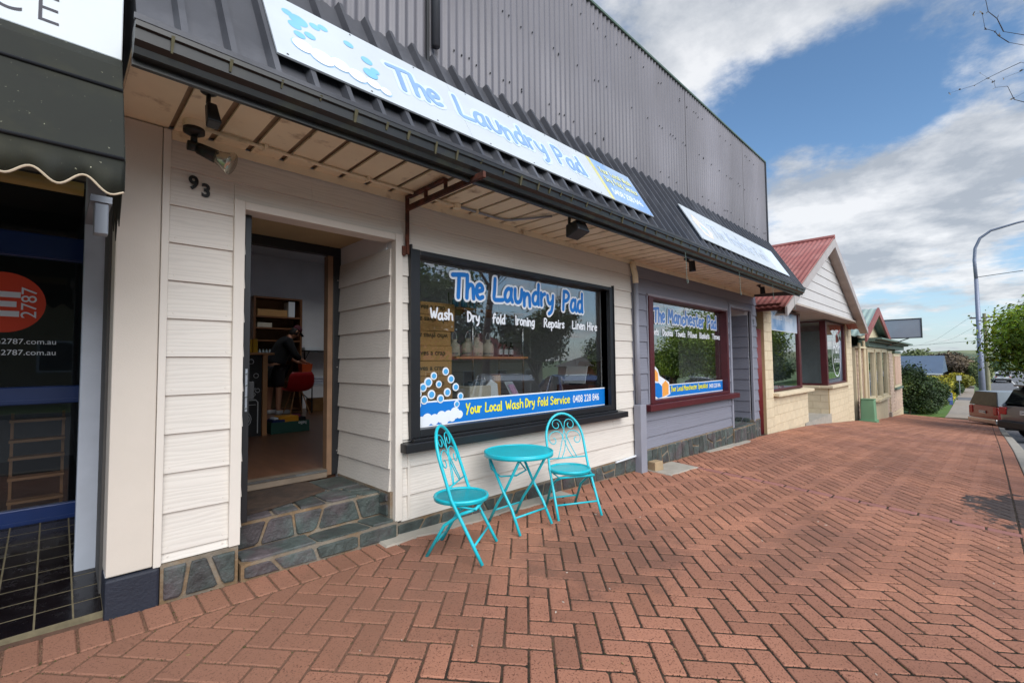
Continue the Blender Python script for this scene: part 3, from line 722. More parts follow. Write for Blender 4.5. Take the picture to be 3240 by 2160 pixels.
# grey shop entry
MB().box(8.507, 8.572, -.038, .03, .12, 2.31).build('door_jamb', GREYT, SHOP, bevel=.004)
MB().box(9.62, 9.668, -.038, .03, .12, 2.31).build('door_jamb', GREYT, SHOP, bevel=.004)
MB().box(8.5725, 9.6195, -.036, .10, 2.255, 2.308).build('door_head', GREYT, SHOP, bevel=.004)
for z0, z1 in rows(.14):
    if z1 < 2.34:
        board(.03, .80, z0, z1, GREYB, SHOP, rev=(9.622, 1)); board(.03, .80, z0, z1, GREYB, SHOP, rev=(8.57, -1))
rv = MB(); rv.box(9.623, 9.75, .104, .90, -.6, 2.5); rv.box(8.45, 8.569, .104, .90, -.4, 2.5); rv.build('reveal_wall', INTW, SHOP)
MB().box(8.571, 9.621, .104, .90, 2.335, 2.40).build('recess_ceiling', RECESS, SHOP)
MB().box(8.571, 9.621, .80, .84, .10, 2.334).build('grey_door', mat('grey_door_paint', '#5d5e68', .5), SHOP)
gs = MB().box(8.50, 9.625, -.05, .80, -.6, .095).build('entry_steps', MORTAR, SHOP)
stone_band(8.51, 9.60, lambda x: gl(x)+.01, lambda x: .09, lambda x, z: (x, -.05, z), (0,-1,0), gs, .1, .2)
stone_band(8.58, 9.61, lambda x: -.04, lambda x: .4, lambda x, y: (x, y, .095), (0,0,1), gs, .25, .4, split=.5)
stone_band(.03, .78, lambda y: .11, lambda y: .20, lambda y, z: (9.600, y, z), (-1,0,0), gs, .1, .2)
# corner trim and end return boards at the far corner
for z0, z1 in rows(.16): 
    b = MB(); b.hexa([(9.95,-.024,z0),(9.974,-.024,z0),(9.974,.3,z0),(9.95,.3,z0),(9.95,-.01,z1),(9.956,-.01,z1),(9.956,.3,z1),(9.95,.3,z1)]); b.build('weatherboard', GREYB, SHOP)
# building shell: floors, side and back walls, ceilings
for q_ in ((.215,.30,.165,6.95,-.4,3.5), (5.26,5.36,.102,6.95,-.4,3.5), (9.86,9.94,.102,6.95,-.6,3.5), (.3005,5.2595,6.85,6.95,-.4,3.5)): MB().box(*q_).build('inner_wall', INTW, SHOP)
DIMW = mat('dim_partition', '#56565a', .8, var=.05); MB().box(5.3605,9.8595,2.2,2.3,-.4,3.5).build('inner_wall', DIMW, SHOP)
fl = MB(); fl.box(.301,5.259,.986,6.849,.30,.398); fl.box(1.902,5.259,.1015,.9855,.30,.398); fl.build('shop_floor', FLOORT, SHOP)
MB().box(5.361,8.44,.1015,3.19,.30,.398).build('shop_floor', FLOORT, SHOP)
MB().box(.101,9.859,.1025,6.849,2.901,3.0).build('shop_ceiling', INTW, SHOP) if False else None
for a, c, p, q in ((.215,9.94,.11,3.4),(.215,2.0,3.4005,5.7),(4.2,9.94,3.4005,5.7),(.215,9.94,5.7005,6.96)): MB().box(a,c,p,q,3.501,3.56).build('shop_ceiling', INTW, SHOP)  # ceiling left open below the added skylight
for a, c, p, q in ((1.96,1.9995,3.4,5.7),(4.2005,4.24,3.4,5.7),(2.0,4.2,3.36,3.3995),(2.0,4.2,5.7005,5.74)): MB().box(a,c,p,q,3.5605,5.085).build('added_skylight_shaft', INTW, SHOP)  # skylight added, out of view, to brighten the laundry room
MB().box(2.0,4.2,3.4,5.7,5.12,5.124).build('added_skylight_pane', CLEAR, SHOP)  # pane of the added skylight
MB().box(.215,9.84,-.2,.109,2.905,3.56).build('upper_wall_frame', INTW, SHOP)

# windows ----------------------------------------------------------
WIN = MB(); 
WIN.box(1.954,2.032,-.046,.09,.7305,2.195); WIN.box(4.69,4.757,-.046,.09,.7305,2.195); WIN.box(2.0325,4.6895,-.044,.09,2.152,2.193); WIN.box(2.0325,4.6895,-.044,.09,.732,.792)
WIN = WIN.build('window', BLACKF, SHOP, bevel=.005)
MB().box(1.858,4.922,-.125,.0,.640,.708).build('sill', BLACKF, WIN, bevel=.006)
MB().box(1.95,4.76,-.085,-.047,.709,.730).build('sill_ledge', BLACKF, WIN, bevel=.003)
MB().box(1.940,1.9535,-.055,.0,.72,2.225).build('frame_edge', BLACKF, WIN); MB().box(4.758,4.770,-.055,.0,.72,2.215).build('frame_edge', BLACKF, WIN)
MB().box(2.031,3.401,.056,.062,.785,2.160).build('pane', GLASS, WIN); MB().box(3.404,4.692,.056,.062,.785,2.160).build('pane', GLASS, WIN)
MW = MB()
MW.box(5.623,5.735,-.05,.09,.7385,2.18); MW.box(8.318,8.385,-.05,.09,.7385,2.18); MW.box(5.7355,8.3175,-.048,.09,2.152,2.178); MW.box(5.7355,8.3175,-.048,.09,.740,.782)
MW = MW.build('window', MAROON, SHOP, bevel=.005)
MB().box(5.468,8.625,-.125,.0,.655,.737).build('sill', MAROON, MW, bevel=.006)
MB().box(5.60,5.6225,-.03,.0,.74,2.21).build('frame_edge', GREYT, MW)
MB().box(5.5995,8.41,-.03,.0,2.181,2.212).build('frame_edge', mat('pale_lilac', '#9a9199', .5), MW); MB().box(8.386,8.41,-.03,.0,.74,2.1805).build('frame_edge', GREYT, MW)
MB().box(5.734,8.3195,.056,.062,.777,2.156).build('pane', GLASS, MW)
# window vinyl
WT = lambda dy: (lambda x, z, d: (x, .054-dy-d, z))
T0 = WT(0)
bn = MB().box(2.034,4.688,.0525,.0550,.800,.985).build('banner', BLUEV, WIN)
MB().box(2.034,4.688,.0520,.0551,.9855,.998).build('banner_edge', WHTV, WIN); MB().box(2.034,4.688,.0520,.0551,.787,.7995).build('banner_edge', WHTV, WIN)
TB = lambda x, z, d: (x, .0515-d, z)
for txt, a, c, sd in (('The', 2.42, 2.77, 3), ('LaUndry', 2.90, 3.76, 5), ('Pad', 3.92, 4.28, 8)):
    stroke_text('lettering', txt, a, c, 1.882, .20, .040, TB, BLUEV, WIN, 0, sd, .07, (.020, WHTV))
for txt, a, c, sd in (('Wash', 2.19, 2.42, 2), ('Dry', 2.585, 2.72, 4), ('Fold', 2.885, 3.04, 6), ('Ironing', 3.185, 3.455, 7), ('Repairs', 3.605, 3.935, 9), ('Linen', 4.08, 4.31, 10), ('Hire', 4.36, 4.545, 12)):
    stroke_text('lettering', txt, a, c, 1.672, .085, .017, TB, WHTV, WIN, 0, sd, .05)
for txt, a, c, sd in (('Your', 2.56, 2.735, 2), ('LoCal', 2.785, 2.99, 3), ('Wash', 3.045, 3.275, 4), ('Dry', 3.31, 3.44, 5), ('Fold', 3.49, 3.645, 6), ('Service', 3.69, 4.01, 7)):
    stroke_text('lettering', txt, a, c, .865, .08, .015, TB, YELV, WIN, 0, sd, .05)
printed('phone_number', '0408 228 846', face_front(4.07, .0505, .858), .112, WHTV, WIN, .80, .0012)
# foam and bubbles at the banner's left end (the cartoon figure itself is left out)
fb = MB()
for cx, cz, r_ in ((2.10,.835,.045),(2.16,.85,.05),(2.23,.845,.045),(2.30,.86,.05),(2.37,.862,.048),(2.44,.88,.05),(2.49,.865,.035),(2.14,.80,.035),(2.33,.83,.04),(2.41,.845,.035)): disc(fb, cx, cz, r_, TB, .0004+.0003*len(fb.f))
fb.build('foam_decal', WHTV, WIN)
bw = MB(); bb = MB(); k = 0
for cx, cz, r_ in ((2.075,1.06,.032),(2.12,1.11,.036),(2.17,1.15,.040),(2.225,1.20,.032),(2.275,1.13,.03),(2.345,1.235,.034),(2.40,1.17,.036),(2.45,1.10,.034),(2.07,.97,.03),(2.13,1.01,.036),(2.50,1.02,.032),(2.46,.955,.03),(2.36,1.06,.036),(2.20,1.05,.038),(2.29,1.01,.036)):
    bw = MB(); disc(bw, cx, cz, r_, TB, .0002+.0002*k); bb = MB(); disc(bb, cx, cz, r_*.66, TB, .0040+.0002*k); k += 1
    bw.build('bubble_decal', WHTV, WIN); bb.build('bubble_decal', BUBB, WIN)
# grey shop vinyl
MB().box(5.737,8.316,.0525,.0550,.795,.955).build('banner', BLUEV, MW)
MB().box(5.737,8.316,.0520,.0551,.9555,.968).build('banner_edge', WHTV, MW); MB().box(5.737,8.316,.0520,.0551,.783,.7945).build('banner_edge', WHTV, MW)
for txt, a, c, sd in (('The', 5.92, 6.24, 3), ('ManChester', 6.35, 7.60, 5), ('Pad', 7.74, 8.11, 8)):
    stroke_text('lettering', txt, a, c, 1.862, .19, .040, TB, BLUEV2, MW, 0, sd, .06, (.020, WHTV))
for txt, a, c, sd in (('Sheets', 5.77, 6.05, 2), ('Doonas', 6.17, 6.48, 4), ('Towels', 6.57, 6.89, 6), ('Pillows', 6.99, 7.31, 7), ('Blankets', 7.42, 7.80, 9), ('Throws', 7.92, 8.24, 10)):
    stroke_text('lettering', txt, a, c, 1.672, .085, .018, TB, WHTV, MW, 0, sd, .05)
for txt, a, c, sd in (('Your', 6.385, 6.53, 2), ('LoCal', 6.572, 6.765, 3), ('ManChester', 6.80, 7.255, 4), ('SpeCialist', 7.30, 7.67, 5)):
    stroke_text('lettering', txt, a, c, .865, .07, .014, TB, YELV, MW, 0, sd, .05)
printed('phone_number', '0408 228 846', face_front(7.74, .0505, .852), .10, WHTV, MW, .86, .001)
ORNG = mat('orange_vinyl', '#e8a04a', .45, var=.05)
bd = MB(); W3 = lambda pts, d: [TB(x, z, d) for x, z in pts]
bd.add(W3([(5.74,.80),(5.78,1.13),(5.84,1.20),(5.93,1.23),(6.0,1.19),(6.05,1.10),(6.33,1.0),(6.36,.83),(6.2,.79)], .0004), [tuple(range(9))]); bd.build('bed_decal', WHTV, MW)
bd = MB(); bd.add(W3([(5.80,1.05),(5.83,1.13),(5.93,1.19),(6.0,1.14),(6.01,1.02)], .0030), [tuple(range(5))]); bd.add(W3([(6.12,.80),(6.12,.98),(6.22,1.03),(6.31,.97),(6.30,.83)], .0034), [tuple(range(5))]); bd.build('bed_decal', ORNG, MW)
bd = MB(); bd.add(W3([(5.77,.88),(5.83,1.01),(6.02,1.00),(6.11,.95),(6.11,.80),(6.0,.79)], .0030), [tuple(range(6))]); bd.build('bed_decal', BLUEV, MW)
bd = MB(); bd.add(W3([(5.78,.93),(5.82,1.04),(5.90,1.05),(5.86,.95)], .0044), [(0,1,2,3)]); bd.build('bed_decal', YELV, MW)

# soffit, gutter, awning roof -------------------------------------
MB().box(.20,.418,-.82,.0,2.605,2.625).build('soffit_sheet', SOFFIT, SHOP)
x = .425
while x < 9.80:
    w = .192; xe = min(x+w, 9.85); MB().box(x+.016, xe-.016, -.82, -.002, 2.600, 2.612).build('soffit_panel', SOFFIT, SHOP); x += w
MB().box(.42,9.85,-.82,-.002,2.622,2.64).build('soffit_backing', SOFFITD, SHOP)
MB().box(.435,9.85,-.030,-.0225,2.548,2.5995).build('wall_batten', SOFFIT, SHOP)
gut = MB(); prof_g = [(-.80,2.505),(-.865,2.505),(-.872,2.53),(-.898,2.545),(-.902,2.585),(-.915,2.59),(-.915,2.615),(-.895,2.622),(-.80,2.615)]
gut.prism([(.19,a,c) for a, c in prof_g], (9.66,0,0)); gut.build('gutter', GUTTER, SHOP)
gl_ = MB(); gl_.prism([(.185,-.903,2.612),(.185,-.918,2.612),(.185,-.922,2.632),(.185,-.905,2.638)], (9.68,0,0)); gl_.build('gutter_lip', CHAR, SHOP)
MB().box(.19,9.85,-.822,-.80,2.48,2.5045).build('fascia', GUTTER, SHOP)
li = MB(); x = .3
while x < 9.8:
    w = rsn.uniform(.006,.02); h = rsn.uniform(.02,.07); z = 2.60
    li.hexa([(x,-.9045,z-h),(x+w*.6,-.9045,z-h),(x+w*.6,-.9,z-h),(x,-.9,z-h),(x,-.918,z),(x+w,-.918,z),(x+w,-.9,z),(x,-.9,z)]); x += .176+rsn.uniform(-.05,.05)
li.build('lichen_drips', LICHEN, SHOP, kind='stuff')
MB0, MT0 = Vector((0,-.86,2.625)), Vector((0,-.30,3.575))
ms = (MT0-MB0); mn = Vector((0,-ms.z,ms.y)).normalized()
def mans(x, t, h): p = MB0+ms*t+mn*h; return (x, p.y, p.z)
x = .2; PITCH = .1785
while x < 9.84:
    xe = min(x+4*PITCH, 9.85); b = MB(); pr = []
    q = x
    while q < xe-.01:
        for dx, h in ((0,0),(.122,0),(.134,.042),(.160,.042),(.172,0)):
            if q+dx <= xe+.001: pr.append((q+dx, h))
        q += PITCH
    pr.append((xe, 0)); n = len(pr)
    vv = [mans(a, 0, h) for a, h in pr]+[mans(a, 1, h) for a, h in pr]+[mans(a, 0, h-.006) for a, h in pr]+[mans(a, 1, h-.006) for a, h in pr]
    ff = [(k, k+1, n+k+1, n+k) for k in range(n-1)]+[(3*n+k, 3*n+k+1, 2*n+k+1, 2*n+k) for k in range(n-1)]+[(n+k, n+k+1, 3*n+k+1, 3*n+k) for k in range(n-1)]+[(2*n+k, 2*n+k+1, k+1, k) for k in range(n-1)]
    b.add(vv, ff).build('roof_sheet', CHAR, SHOP); x = xe+.001
b = MB(); b.prism([mans(9.852,0,.035), mans(9.852,1,.035), mans(9.852,1,-.02), mans(9.852,0,-.02)], (.02,0,0)); b.build('barge_flashing', CHAR, SHOP)
b = MB(); b.add([(9.849,-.80,2.51),(9.849,-.02,2.56),(9.849,-.02,3.5),(9.849,-.31,3.56)], [(0,1,2,3)]); b.build('awning_end', CHAR, SHOP)
b = MB(); b.add([(.205,-.83,2.60),(.205,-.02,2.60),(.205,-.02,3.5),(.205,-.31,3.55)], [(3,2,1,0)]); b.build('awning_end', CHAR, SHOP)
# parapet of corrugated sheets
CP = .0762; x = .2; ZT = 5.18
while x < 9.84:
    xe = min(x+10*CP, 9.85); n = int(round((xe-x)/CP*8))+1; off = -.30-rsn.uniform(0,.004)
    pts = [(x+(xe-x)*k/(n-1), off-.009*math.cos(2*math.pi*((x-.2)+(xe-x)*k/(n-1))/CP)) for k in range(n)]
    v = [(a, y_, 3.50) for a, y_ in pts]+[(a, y_, ZT) for a, y_ in pts]+[(a, y_+.003, ZT) for a, y_ in pts]+[(a, y_+.003, 3.50) for a, y_ in pts]
    f = [(k, k+1, n+k+1, n+k) for k in range(n-1)]+[(n+k, n+k+1, 2*n+k+1, 2*n+k) for k in range(n-1)]+[(2*n+k, 2*n+k+1, 3*n+k+1, 3*n+k) for k in range(n-1)]
    MB().add(v, f).build('corrugated_sheet', CORR, SHOP, smooth=True); x = xe
MB().box(.19,9.875,-.325,-.27,ZT+.001,ZT+.03).build('parapet_capping', mat('green_capping', '#56685c', .5, metal=.2), SHOP, bevel=.005)
MB().box(9.852,9.88,-.325,-.24,3.5,ZT).build('parapet_flashing', CHAR, SHOP, bevel=.004)
MB().box(9.8525,9.872,-.239,6.9,2.62,ZT).build('side_cladding', CORR, SHOP)
MB().box(.18,.2,-.239,6.9,2.62,ZT).build('side_cladding', CORR, SHOP)
MB().box(.2,9.85,6.9,6.95,3.57,ZT).build('side_cladding', CORR, SHOP)
for a, c, p, q in ((.19,9.86,-.26,3.4),(.19,2.0,3.4005,5.7),(4.2,9.86,3.4005,5.7),(.19,9.86,5.7005,6.94)): MB().box(a,c,p,q,ZT-.09,ZT-.05).build('roof_deck', CORR, SHOP)  # deck left open for the added skylight
scr = MB()
for k in range(110):
    x_ = .3+rsn.randrange(0,124)*CP; scr.lathe([(.008,0),(.005,-.006)], (x_+CP/2, -.311, rsn.choice((3.75,4.35,4.95))+rsn.uniform(-.02,.02)), 6, axis='y')
scr.build('roofing_screws', DARKP, SHOP, kind='stuff')
pp = MB(); pp.tube([(1.97,-.345,5.16),(1.97,-.345,3.66)], .032, 12); pp.build('parapet_downpipe', CHAR, SHOP, smooth=True)
pp = MB(); pp.tube([(1.97,-.345,4.12),(1.97,-.345,4.15)], .040, 12); pp.build('pipe_bracket', CHAR, SHOP)
MB().box(1.905,1.93,-.322,-.31,3.5,5.16).build('dark_joint', DARKP, SHOP)

# street downpipe between the two halves
dp = MB(); dp.tube([(5.20,-.06,2.56),(5.20,-.07,2.50),(5.235,-.075,2.40),(5.245,-.072,2.30)], .036, 12); dp.build('downpipe', SOFFIT, SHOP, smooth=True)
dp = MB(); dp.tube([(5.245,-.072,2.305),(5.25,-.072,.70)], .032, 12); dp.build('downpipe', GREYT, SHOP, smooth=True)
dp = MB(); dp.box(5.20,5.34,-.13,-.03,-.12,.76); dp.build('downpipe_guard', GREYT, SHOP, bevel=.008)
MB().box(5.232,5.33,-.028,.0,.12,SOF-.006).build('party_trim', GREYT, SHOP)
dp = MB(); dp.tube([(4.75,-.045,.115),(5.20,-.045,.125)], .012, 8); dp.build('drain_stub', WHITE, SHOP)
# ------------------------------------------------------------------ roof signs
def TS(x, s, d): p = MB0+ms.normalized()*s+mn*(.056+d); return (x, p.y, p.z)
def TSM(x, s, d=0): 
    o = TS(x, s, d); yv = ms.normalized()
    return Matrix(((1,0,mn.x,o[0]),(0,yv.y,mn.y,o[1]),(0,yv.z,mn.z,o[2]),(0,0,0,1)))
def sign_panel(name, label, x0, x1, s0, s1):
    t = thing(name, label, 'sign', TS((x0+x1)/2, s0, -.01))
    n = 3; w = (x1-x0)/n
    for k in range(n):
        a, c = x0+k*w+.0008, x0+(k+1)*w-.0008; b = MB()
        b.hexa([TS(a,s0,-.010),TS(c,s0,-.010),TS(c,s1,-.010),TS(a,s1,-.010),TS(a,s0,0),TS(c,s0,0),TS(c,s1,0),TS(a,s1,0)]); b.build('panel', mat('sign_panel','#bfc6cb',.4,var=.05,vscale=2), t)
    sc_ = MB()
    for k in range(9):
        for s in (s0+.02, s1-.02):
            xx = x0+.05+(x1-x0-.1)*k/8; p = Vector(TS(xx, s, 0)); sc_.add([p+Vector((.006*math.cos(q),0,0))+ms.normalized()*.006*math.sin(q)+mn*.002 for q in np.linspace(0, 2*math.pi, 7)[:-1]], [tuple(range(6))])
    sc_.build('fixing_screws', DARKP, t)
    return t
S0, S1 = .135, .71
SG = sign_panel('sign_board', 'long white The Laundry Pad sign with a blue end panel on the awning roof', .712, 4.31, S0, S1)
TD = lambda x, s, d: TS(x, s, .0004+d)
FADE_GLARE = mat('faded_blue_glare', '#84a4cf', .5, var=.14, vscale=3)  # faded print, paled further to imitate glare on the sign
for txt, a, c, sd in (('The', 1.40, 1.75, 3), ('LaUndry', 1.90, 2.80, 5), ('Pad', 2.93, 3.31, 8)):
    stroke_text('lettering', txt, a, c, .345, .225, .036, TD, FADE_GLARE, SG, 0, sd, .07, (.024, mat('sign_glow', '#c6d8e8', .45, var=.04)))
b = MB(); b.add([TS(3.60,S0+.004,.0006),TS(4.306,S0+.004,.0006),TS(4.306,S1-.004,.0006),TS(3.60,S1-.004,.0006)], [(0,1,2,3)]); b.build('blue_panel', mat('sign_blue_glare', '#9fb5d2', .45, var=.10, vscale=1.5, col2='#7f9fca', mixscale=1.2), SG)  # end panel blue and yellow are paled to imitate glare
b = MB(); b.add([TS(3.54,S0+.004,.0008),TS(3.597,S0+.004,.0008),TS(3.597,S1-.004,.0008),TS(3.54,S1-.004,.0008)], [(0,1,2,3)]); b.build('yellow_edge', mat('sign_yellow', '#ccc98c', .4), SG)
for txt, a, c, s, sd in (('Your LoCal Wash', 3.66, 4.22, .53, 2), ('Dry Fold Service', 3.66, 4.24, .40, 5)):
    stroke_text('lettering', txt, a, c, s, .08, .012, TD, mat('pale_yellow', '#d9dba0', .45), SG, .001, sd, .05)
printed('phone_number', '0408 228 846', TSM(3.66, .235, .0012), .125, WHTV, SG, .78, .0012)
cl = MB(); k = 0
for cx, cs, r_ in ((.86,.30,.06),(.95,.27,.07),(1.05,.28,.06),(1.14,.25,.06),(1.23,.24,.05),(1.30,.215,.04)):
    disc(cl, cx, cs, r_, TD, .0002+.0002*k); k += 1
cl.build('foam_decal', PALEB, SG)
cl = MB()
for cx, cs, r_ in ((.86,.30,.054),(.95,.27,.064),(1.05,.28,.054),(1.14,.25,.054),(1.23,.24,.044),(1.30,.215,.034)):
    disc(cl, cx, cs, r_, TD, .0018+.0002*k); k += 1
cl.build('foam_decal', WHTV, SG)
cl = MB(); k = 0
for cx, cs, r_ in ((.83,.58,.03),(.88,.55,.05),(.85,.48,.035),(.97,.57,.03),(1.02,.60,.028),(.86,.40,.03),(.92,.44,.03),(1.16,.56,.03),(1.25,.47,.035),(1.28,.39,.028),(1.24,.34,.045)):
    cl = MB(); disc(cl, cx, cs, r_, TD, .0004+.0002*k); k += 1; cl.build('bubble_decal', mat('bubble_faded', '#79b4de', .45), SG)
SG2 = sign_panel('sign_board', 'sun-faded white The Manchester Pad sign at the far end of the awning', 5.49, 9.17, S0, S1)
PALE2 = mat('very_faded_blue', '#b7c3d4', .5, var=.10, vscale=4)
for txt, a, c, sd in (('The', 6.12, 6.60, 3), ('ManChester', 6.72, 7.75, 5), ('Pad', 7.85, 8.3, 8)):
    stroke_text('lettering', txt, a, c, .335, .215, .034, TD, PALE2, SG2, 0, sd, .07, (.02, mat('sign_glow2', '#cdd5dc', .45, var=.04)))
b = MB(); b.add([TS(5.72,.25,.001),TS(5.95,.22,.001),TS(6.06,.36,.001),TS(5.84,.50,.001),TS(5.70,.60,.001),TS(5.62,.46,.001)], [tuple(range(6))]); b.build('bed_decal', mat('faded_orange', '#e3d6c8', .5), SG2)
b = MB(); b.add([TS(5.72,.34,.002),TS(5.90,.27,.002),TS(5.94,.38,.002),TS(5.78,.46,.002)], [(0,1,2,3)]); b.build('bed_decal', mat('faded_blue_glare2', '#b9c9dc', .5), SG2)
b = MB(); b.add([TS(8.55,S0+.004,.0006),TS(9.165,S0+.004,.0006),TS(9.165,S1-.004,.0006),TS(8.45,S1-.004,.0006)], [(0,1,2,3)]); b.build('pale_panel', mat('pale_panel', '#cdd9e8', .45), SG2)

# ------------------------------------------------------------------ house numbers, lamps, conduit
hn = thing('house_number', 'black screwed-on numerals 93 on the cream boards beside the doorway', 'number', (.56,-.03,2.27))
printed('numeral', '9', face_front(.515, -.024, 2.298), .104, DARKP, hn, .92, .004); printed('numeral', '3', face_front(.575, -.024, 2.268), .104, DARKP, hn, .92, .004)
hn = thing('house_number', 'small dark numerals 91 on the grey boards beside the far doorway', 'number', (9.72,-.03,2.0))
printed('numeral', '9', face_front(9.68, -.0215, 2.02), .13, DARKP, hn, .9, .004); printed('numeral', '1', face_front(9.77, -.0215, 2.02), .13, DARKP, hn, .9, .004)
ZS = 2.600
t = thing('sensor_spotlight', 'small black motion-sensor spot hanging from the soffit near the awning corner', 'spotlight', (.49,-.60,ZS))
MB().lathe([(.036,ZS-.001),(.034,ZS-.018),(.012,ZS-.03)], (.49,-.60,0), 16).build('base_plate', DARKP, t, smooth=True)
b = MB(); b.tube([(.49,-.60,ZS-.02),(.488,-.602,ZS-.07),(.495,-.605,ZS-.085)], .010, 8); b.build('arm', DARKP, t, smooth=True)
b = MB(); b.hexa([(.475,-.66,ZS-.17),(.535,-.66,ZS-.17),(.53,-.60,ZS-.185),(.48,-.60,ZS-.185),(.475,-.645,ZS-.08),(.515,-.645,ZS-.08),(.515,-.595,ZS-.08),(.475,-.595,ZS-.08)]); b.build('sensor_head', DARKP, t, bevel=.006)
t = thing('flood_lamp', 'swivel lamp with a silvered reflector bulb under the soffit above the number 93', 'lamp', (.505,-.20,ZS))
MB().lathe([(.052,ZS-.001),(.052,ZS-.035)], (.505,-.20,0), 18).build('mounting_block', SOFFIT, t, smooth=False)
MB().lathe([(.050,ZS-.036),(.050,ZS-.058),(.02,ZS-.075)], (.505,-.20,0), 18).build('lamp_base', DARKP, t, smooth=True)
b = MB(); b.tube([(.505,-.20,ZS-.06),(.505,-.205,ZS-.12)], .016, 10); b.tube([(.475,-.21,ZS-.135),(.535,-.21,ZS-.135)], .026, 12); b.build('swivel', DARKP, t, smooth=True)
ax = Vector((.80,-.45,-.40)).normalized(); o0 = Vector((.525,-.215,ZS-.14))
b = MB(); b.tube([o0, o0+ax*.09], [.030,.036], 14); b.build('lamp_socket', DARKP, t, smooth=True)
b = MB(); b.tube([o0+ax*.09, o0+ax*.12, o0+ax*.165, o0+ax*.172], [.034,.042,.062,.060], 20); b.build('bulb', mat('silvered_glass', '#c9c3b4', .18, metal=.8, var=.1), t, smooth=True)
cd = thing('electrical_conduit', 'thin painted conduit clipped along the soffit between the lamps', 'conduit', (1.8,-.15,ZS))
b = MB(); b.tube([(.555,-.195,ZS-.017),(1.2,-.17,ZS-.017),(2.28,-.155,ZS-.017)], .0105, 8); b.build('pipe', SOFFIT, cd, smooth=True)
b = MB(); b.tube([(2.34,-.155,ZS-.017),(2.76,-.15,ZS-.017),(2.84,-.16,ZS-.017),(2.90,-.20,ZS-.017),(3.08,-.52,ZS-.017)], .0105, 8); b.build('pipe', GALV, cd, smooth=True)
MB().lathe([(.034,ZS-.002),(.034,ZS-.04)], (2.31,-.155,0), 14).build('junction_box', SOFFIT, cd)
for x_, y_ in ((.86,-.183),(1.52,-.163),(2.05,-.158),(2.52,-.153)): MB().box(x_-.009, x_+.009, y_-.022, y_+.022, ZS-.031, ZS-.002).build('clip', SOFFIT, cd)
t = thing('flood_light', 'black angular floodlight on a bracket at the awning edge above the laundry window', 'floodlight', (3.17,-.70,ZS))
for xb in (3.07,3.255): MB().box(xb,xb+.015,-.72,-.70,ZS-.13,ZS-.001).build('bracket', DARKP, t)
b = MB(); b.hexa([(3.085,-.80,ZS-.185),(3.255,-.80,ZS-.185),(3.255,-.66,ZS-.235),(3.085,-.66,ZS-.235),(3.10,-.765,ZS-.095),(3.24,-.765,ZS-.095),(3.24,-.65,ZS-.12),(3.10,-.65,ZS-.12)]); b.build('lamp_housing', DARKP, t, bevel=.012)
b = MB(); b.tube([(3.26,-.70,ZS-.03),(3.29,-.71,ZS-.06),(3.25,-.72,ZS-.09),(3.2,-.70,ZS-.08)], .005, 6); b.build('cable', DARKP, t)
def spot(x_, y_, label):
    t = thing('soffit_spotlight', label, 'spotlight', (x_,y_,ZS), group='spotlights under the far awning')
    b = MB(); b.lathe([(.035,ZS-.001),(.035,ZS-.02)], (x_,y_,0), 12); b.tube([(x_,y_,ZS-.02),(x_+.03,y_,ZS-.03),(x_+.07,y_-.02,ZS-.045)], .014, 8); b.build('arm', DARKP, t)
    b = MB(); b.tube([(x_+.08,y_-.03,ZS-.03),(x_+.085,y_-.035,ZS-.16)], [.036,.042], 14); b.build('lamp_head', DARKP, t, smooth=False)
spot(5.66, -.56, 'black tube spotlight under the soffit just past the downpipe'); spot(8.60, -.50, 'black tube spotlight under the soffit by the far grey doorway')
for x_, zb, lb in ((4.95,2.18,'hanging wire hook on the gutter nearest the floodlight'),(6.60,2.21,'hanging wire hook on the gutter in front of the grey shop window'),(8.05,2.28,'hanging wire hook on the gutter near the grey doorway'),(9.25,2.21,'hanging wire hook at the far end of the gutter')):
    b = MB(); b.tube([(x_,-.865,2.506),(x_+.01,-.868,2.4),(x_+.015,-.87,zb),(x_+.03,-.87,zb-.02),(x_+.045,-.87,zb),(x_+.045,-.87,zb+.03)], .0028, 5); tag(b.build('wire_hook', mat('green_wire', '#5c6e66', .5)), lb, 'hook', group='wire hooks along the gutter')
t = thing('sign_bracket', 'rusty steel hanging-sign bracket on the wall between doorway and window', 'bracket', (1.91,-.03,2.15))
b = MB(); b.box(1.898,1.922,-.062,-.038,2.14,2.595); b.build('wall_bar', RUST, t, bevel=.002)
b = MB(); b.box(1.899,1.921,-.95,-.063,2.475,2.515); b.build('arm', RUST, t, bevel=.002)
b = MB(); b.box(1.890,1.930,-.55,-.063,2.572,2.588); b.build('top_rail', RUST, t, bevel=.002)
for y_ in (-.54,-.30): MB().box(1.9,1.92,y_-.01,y_+.01,2.516,2.5715).build('strut', RUST, t)
MB().box(1.868,1.897,-.055,-.02,2.13,2.20).build('foot_plate', RUST, t, bevel=.002)

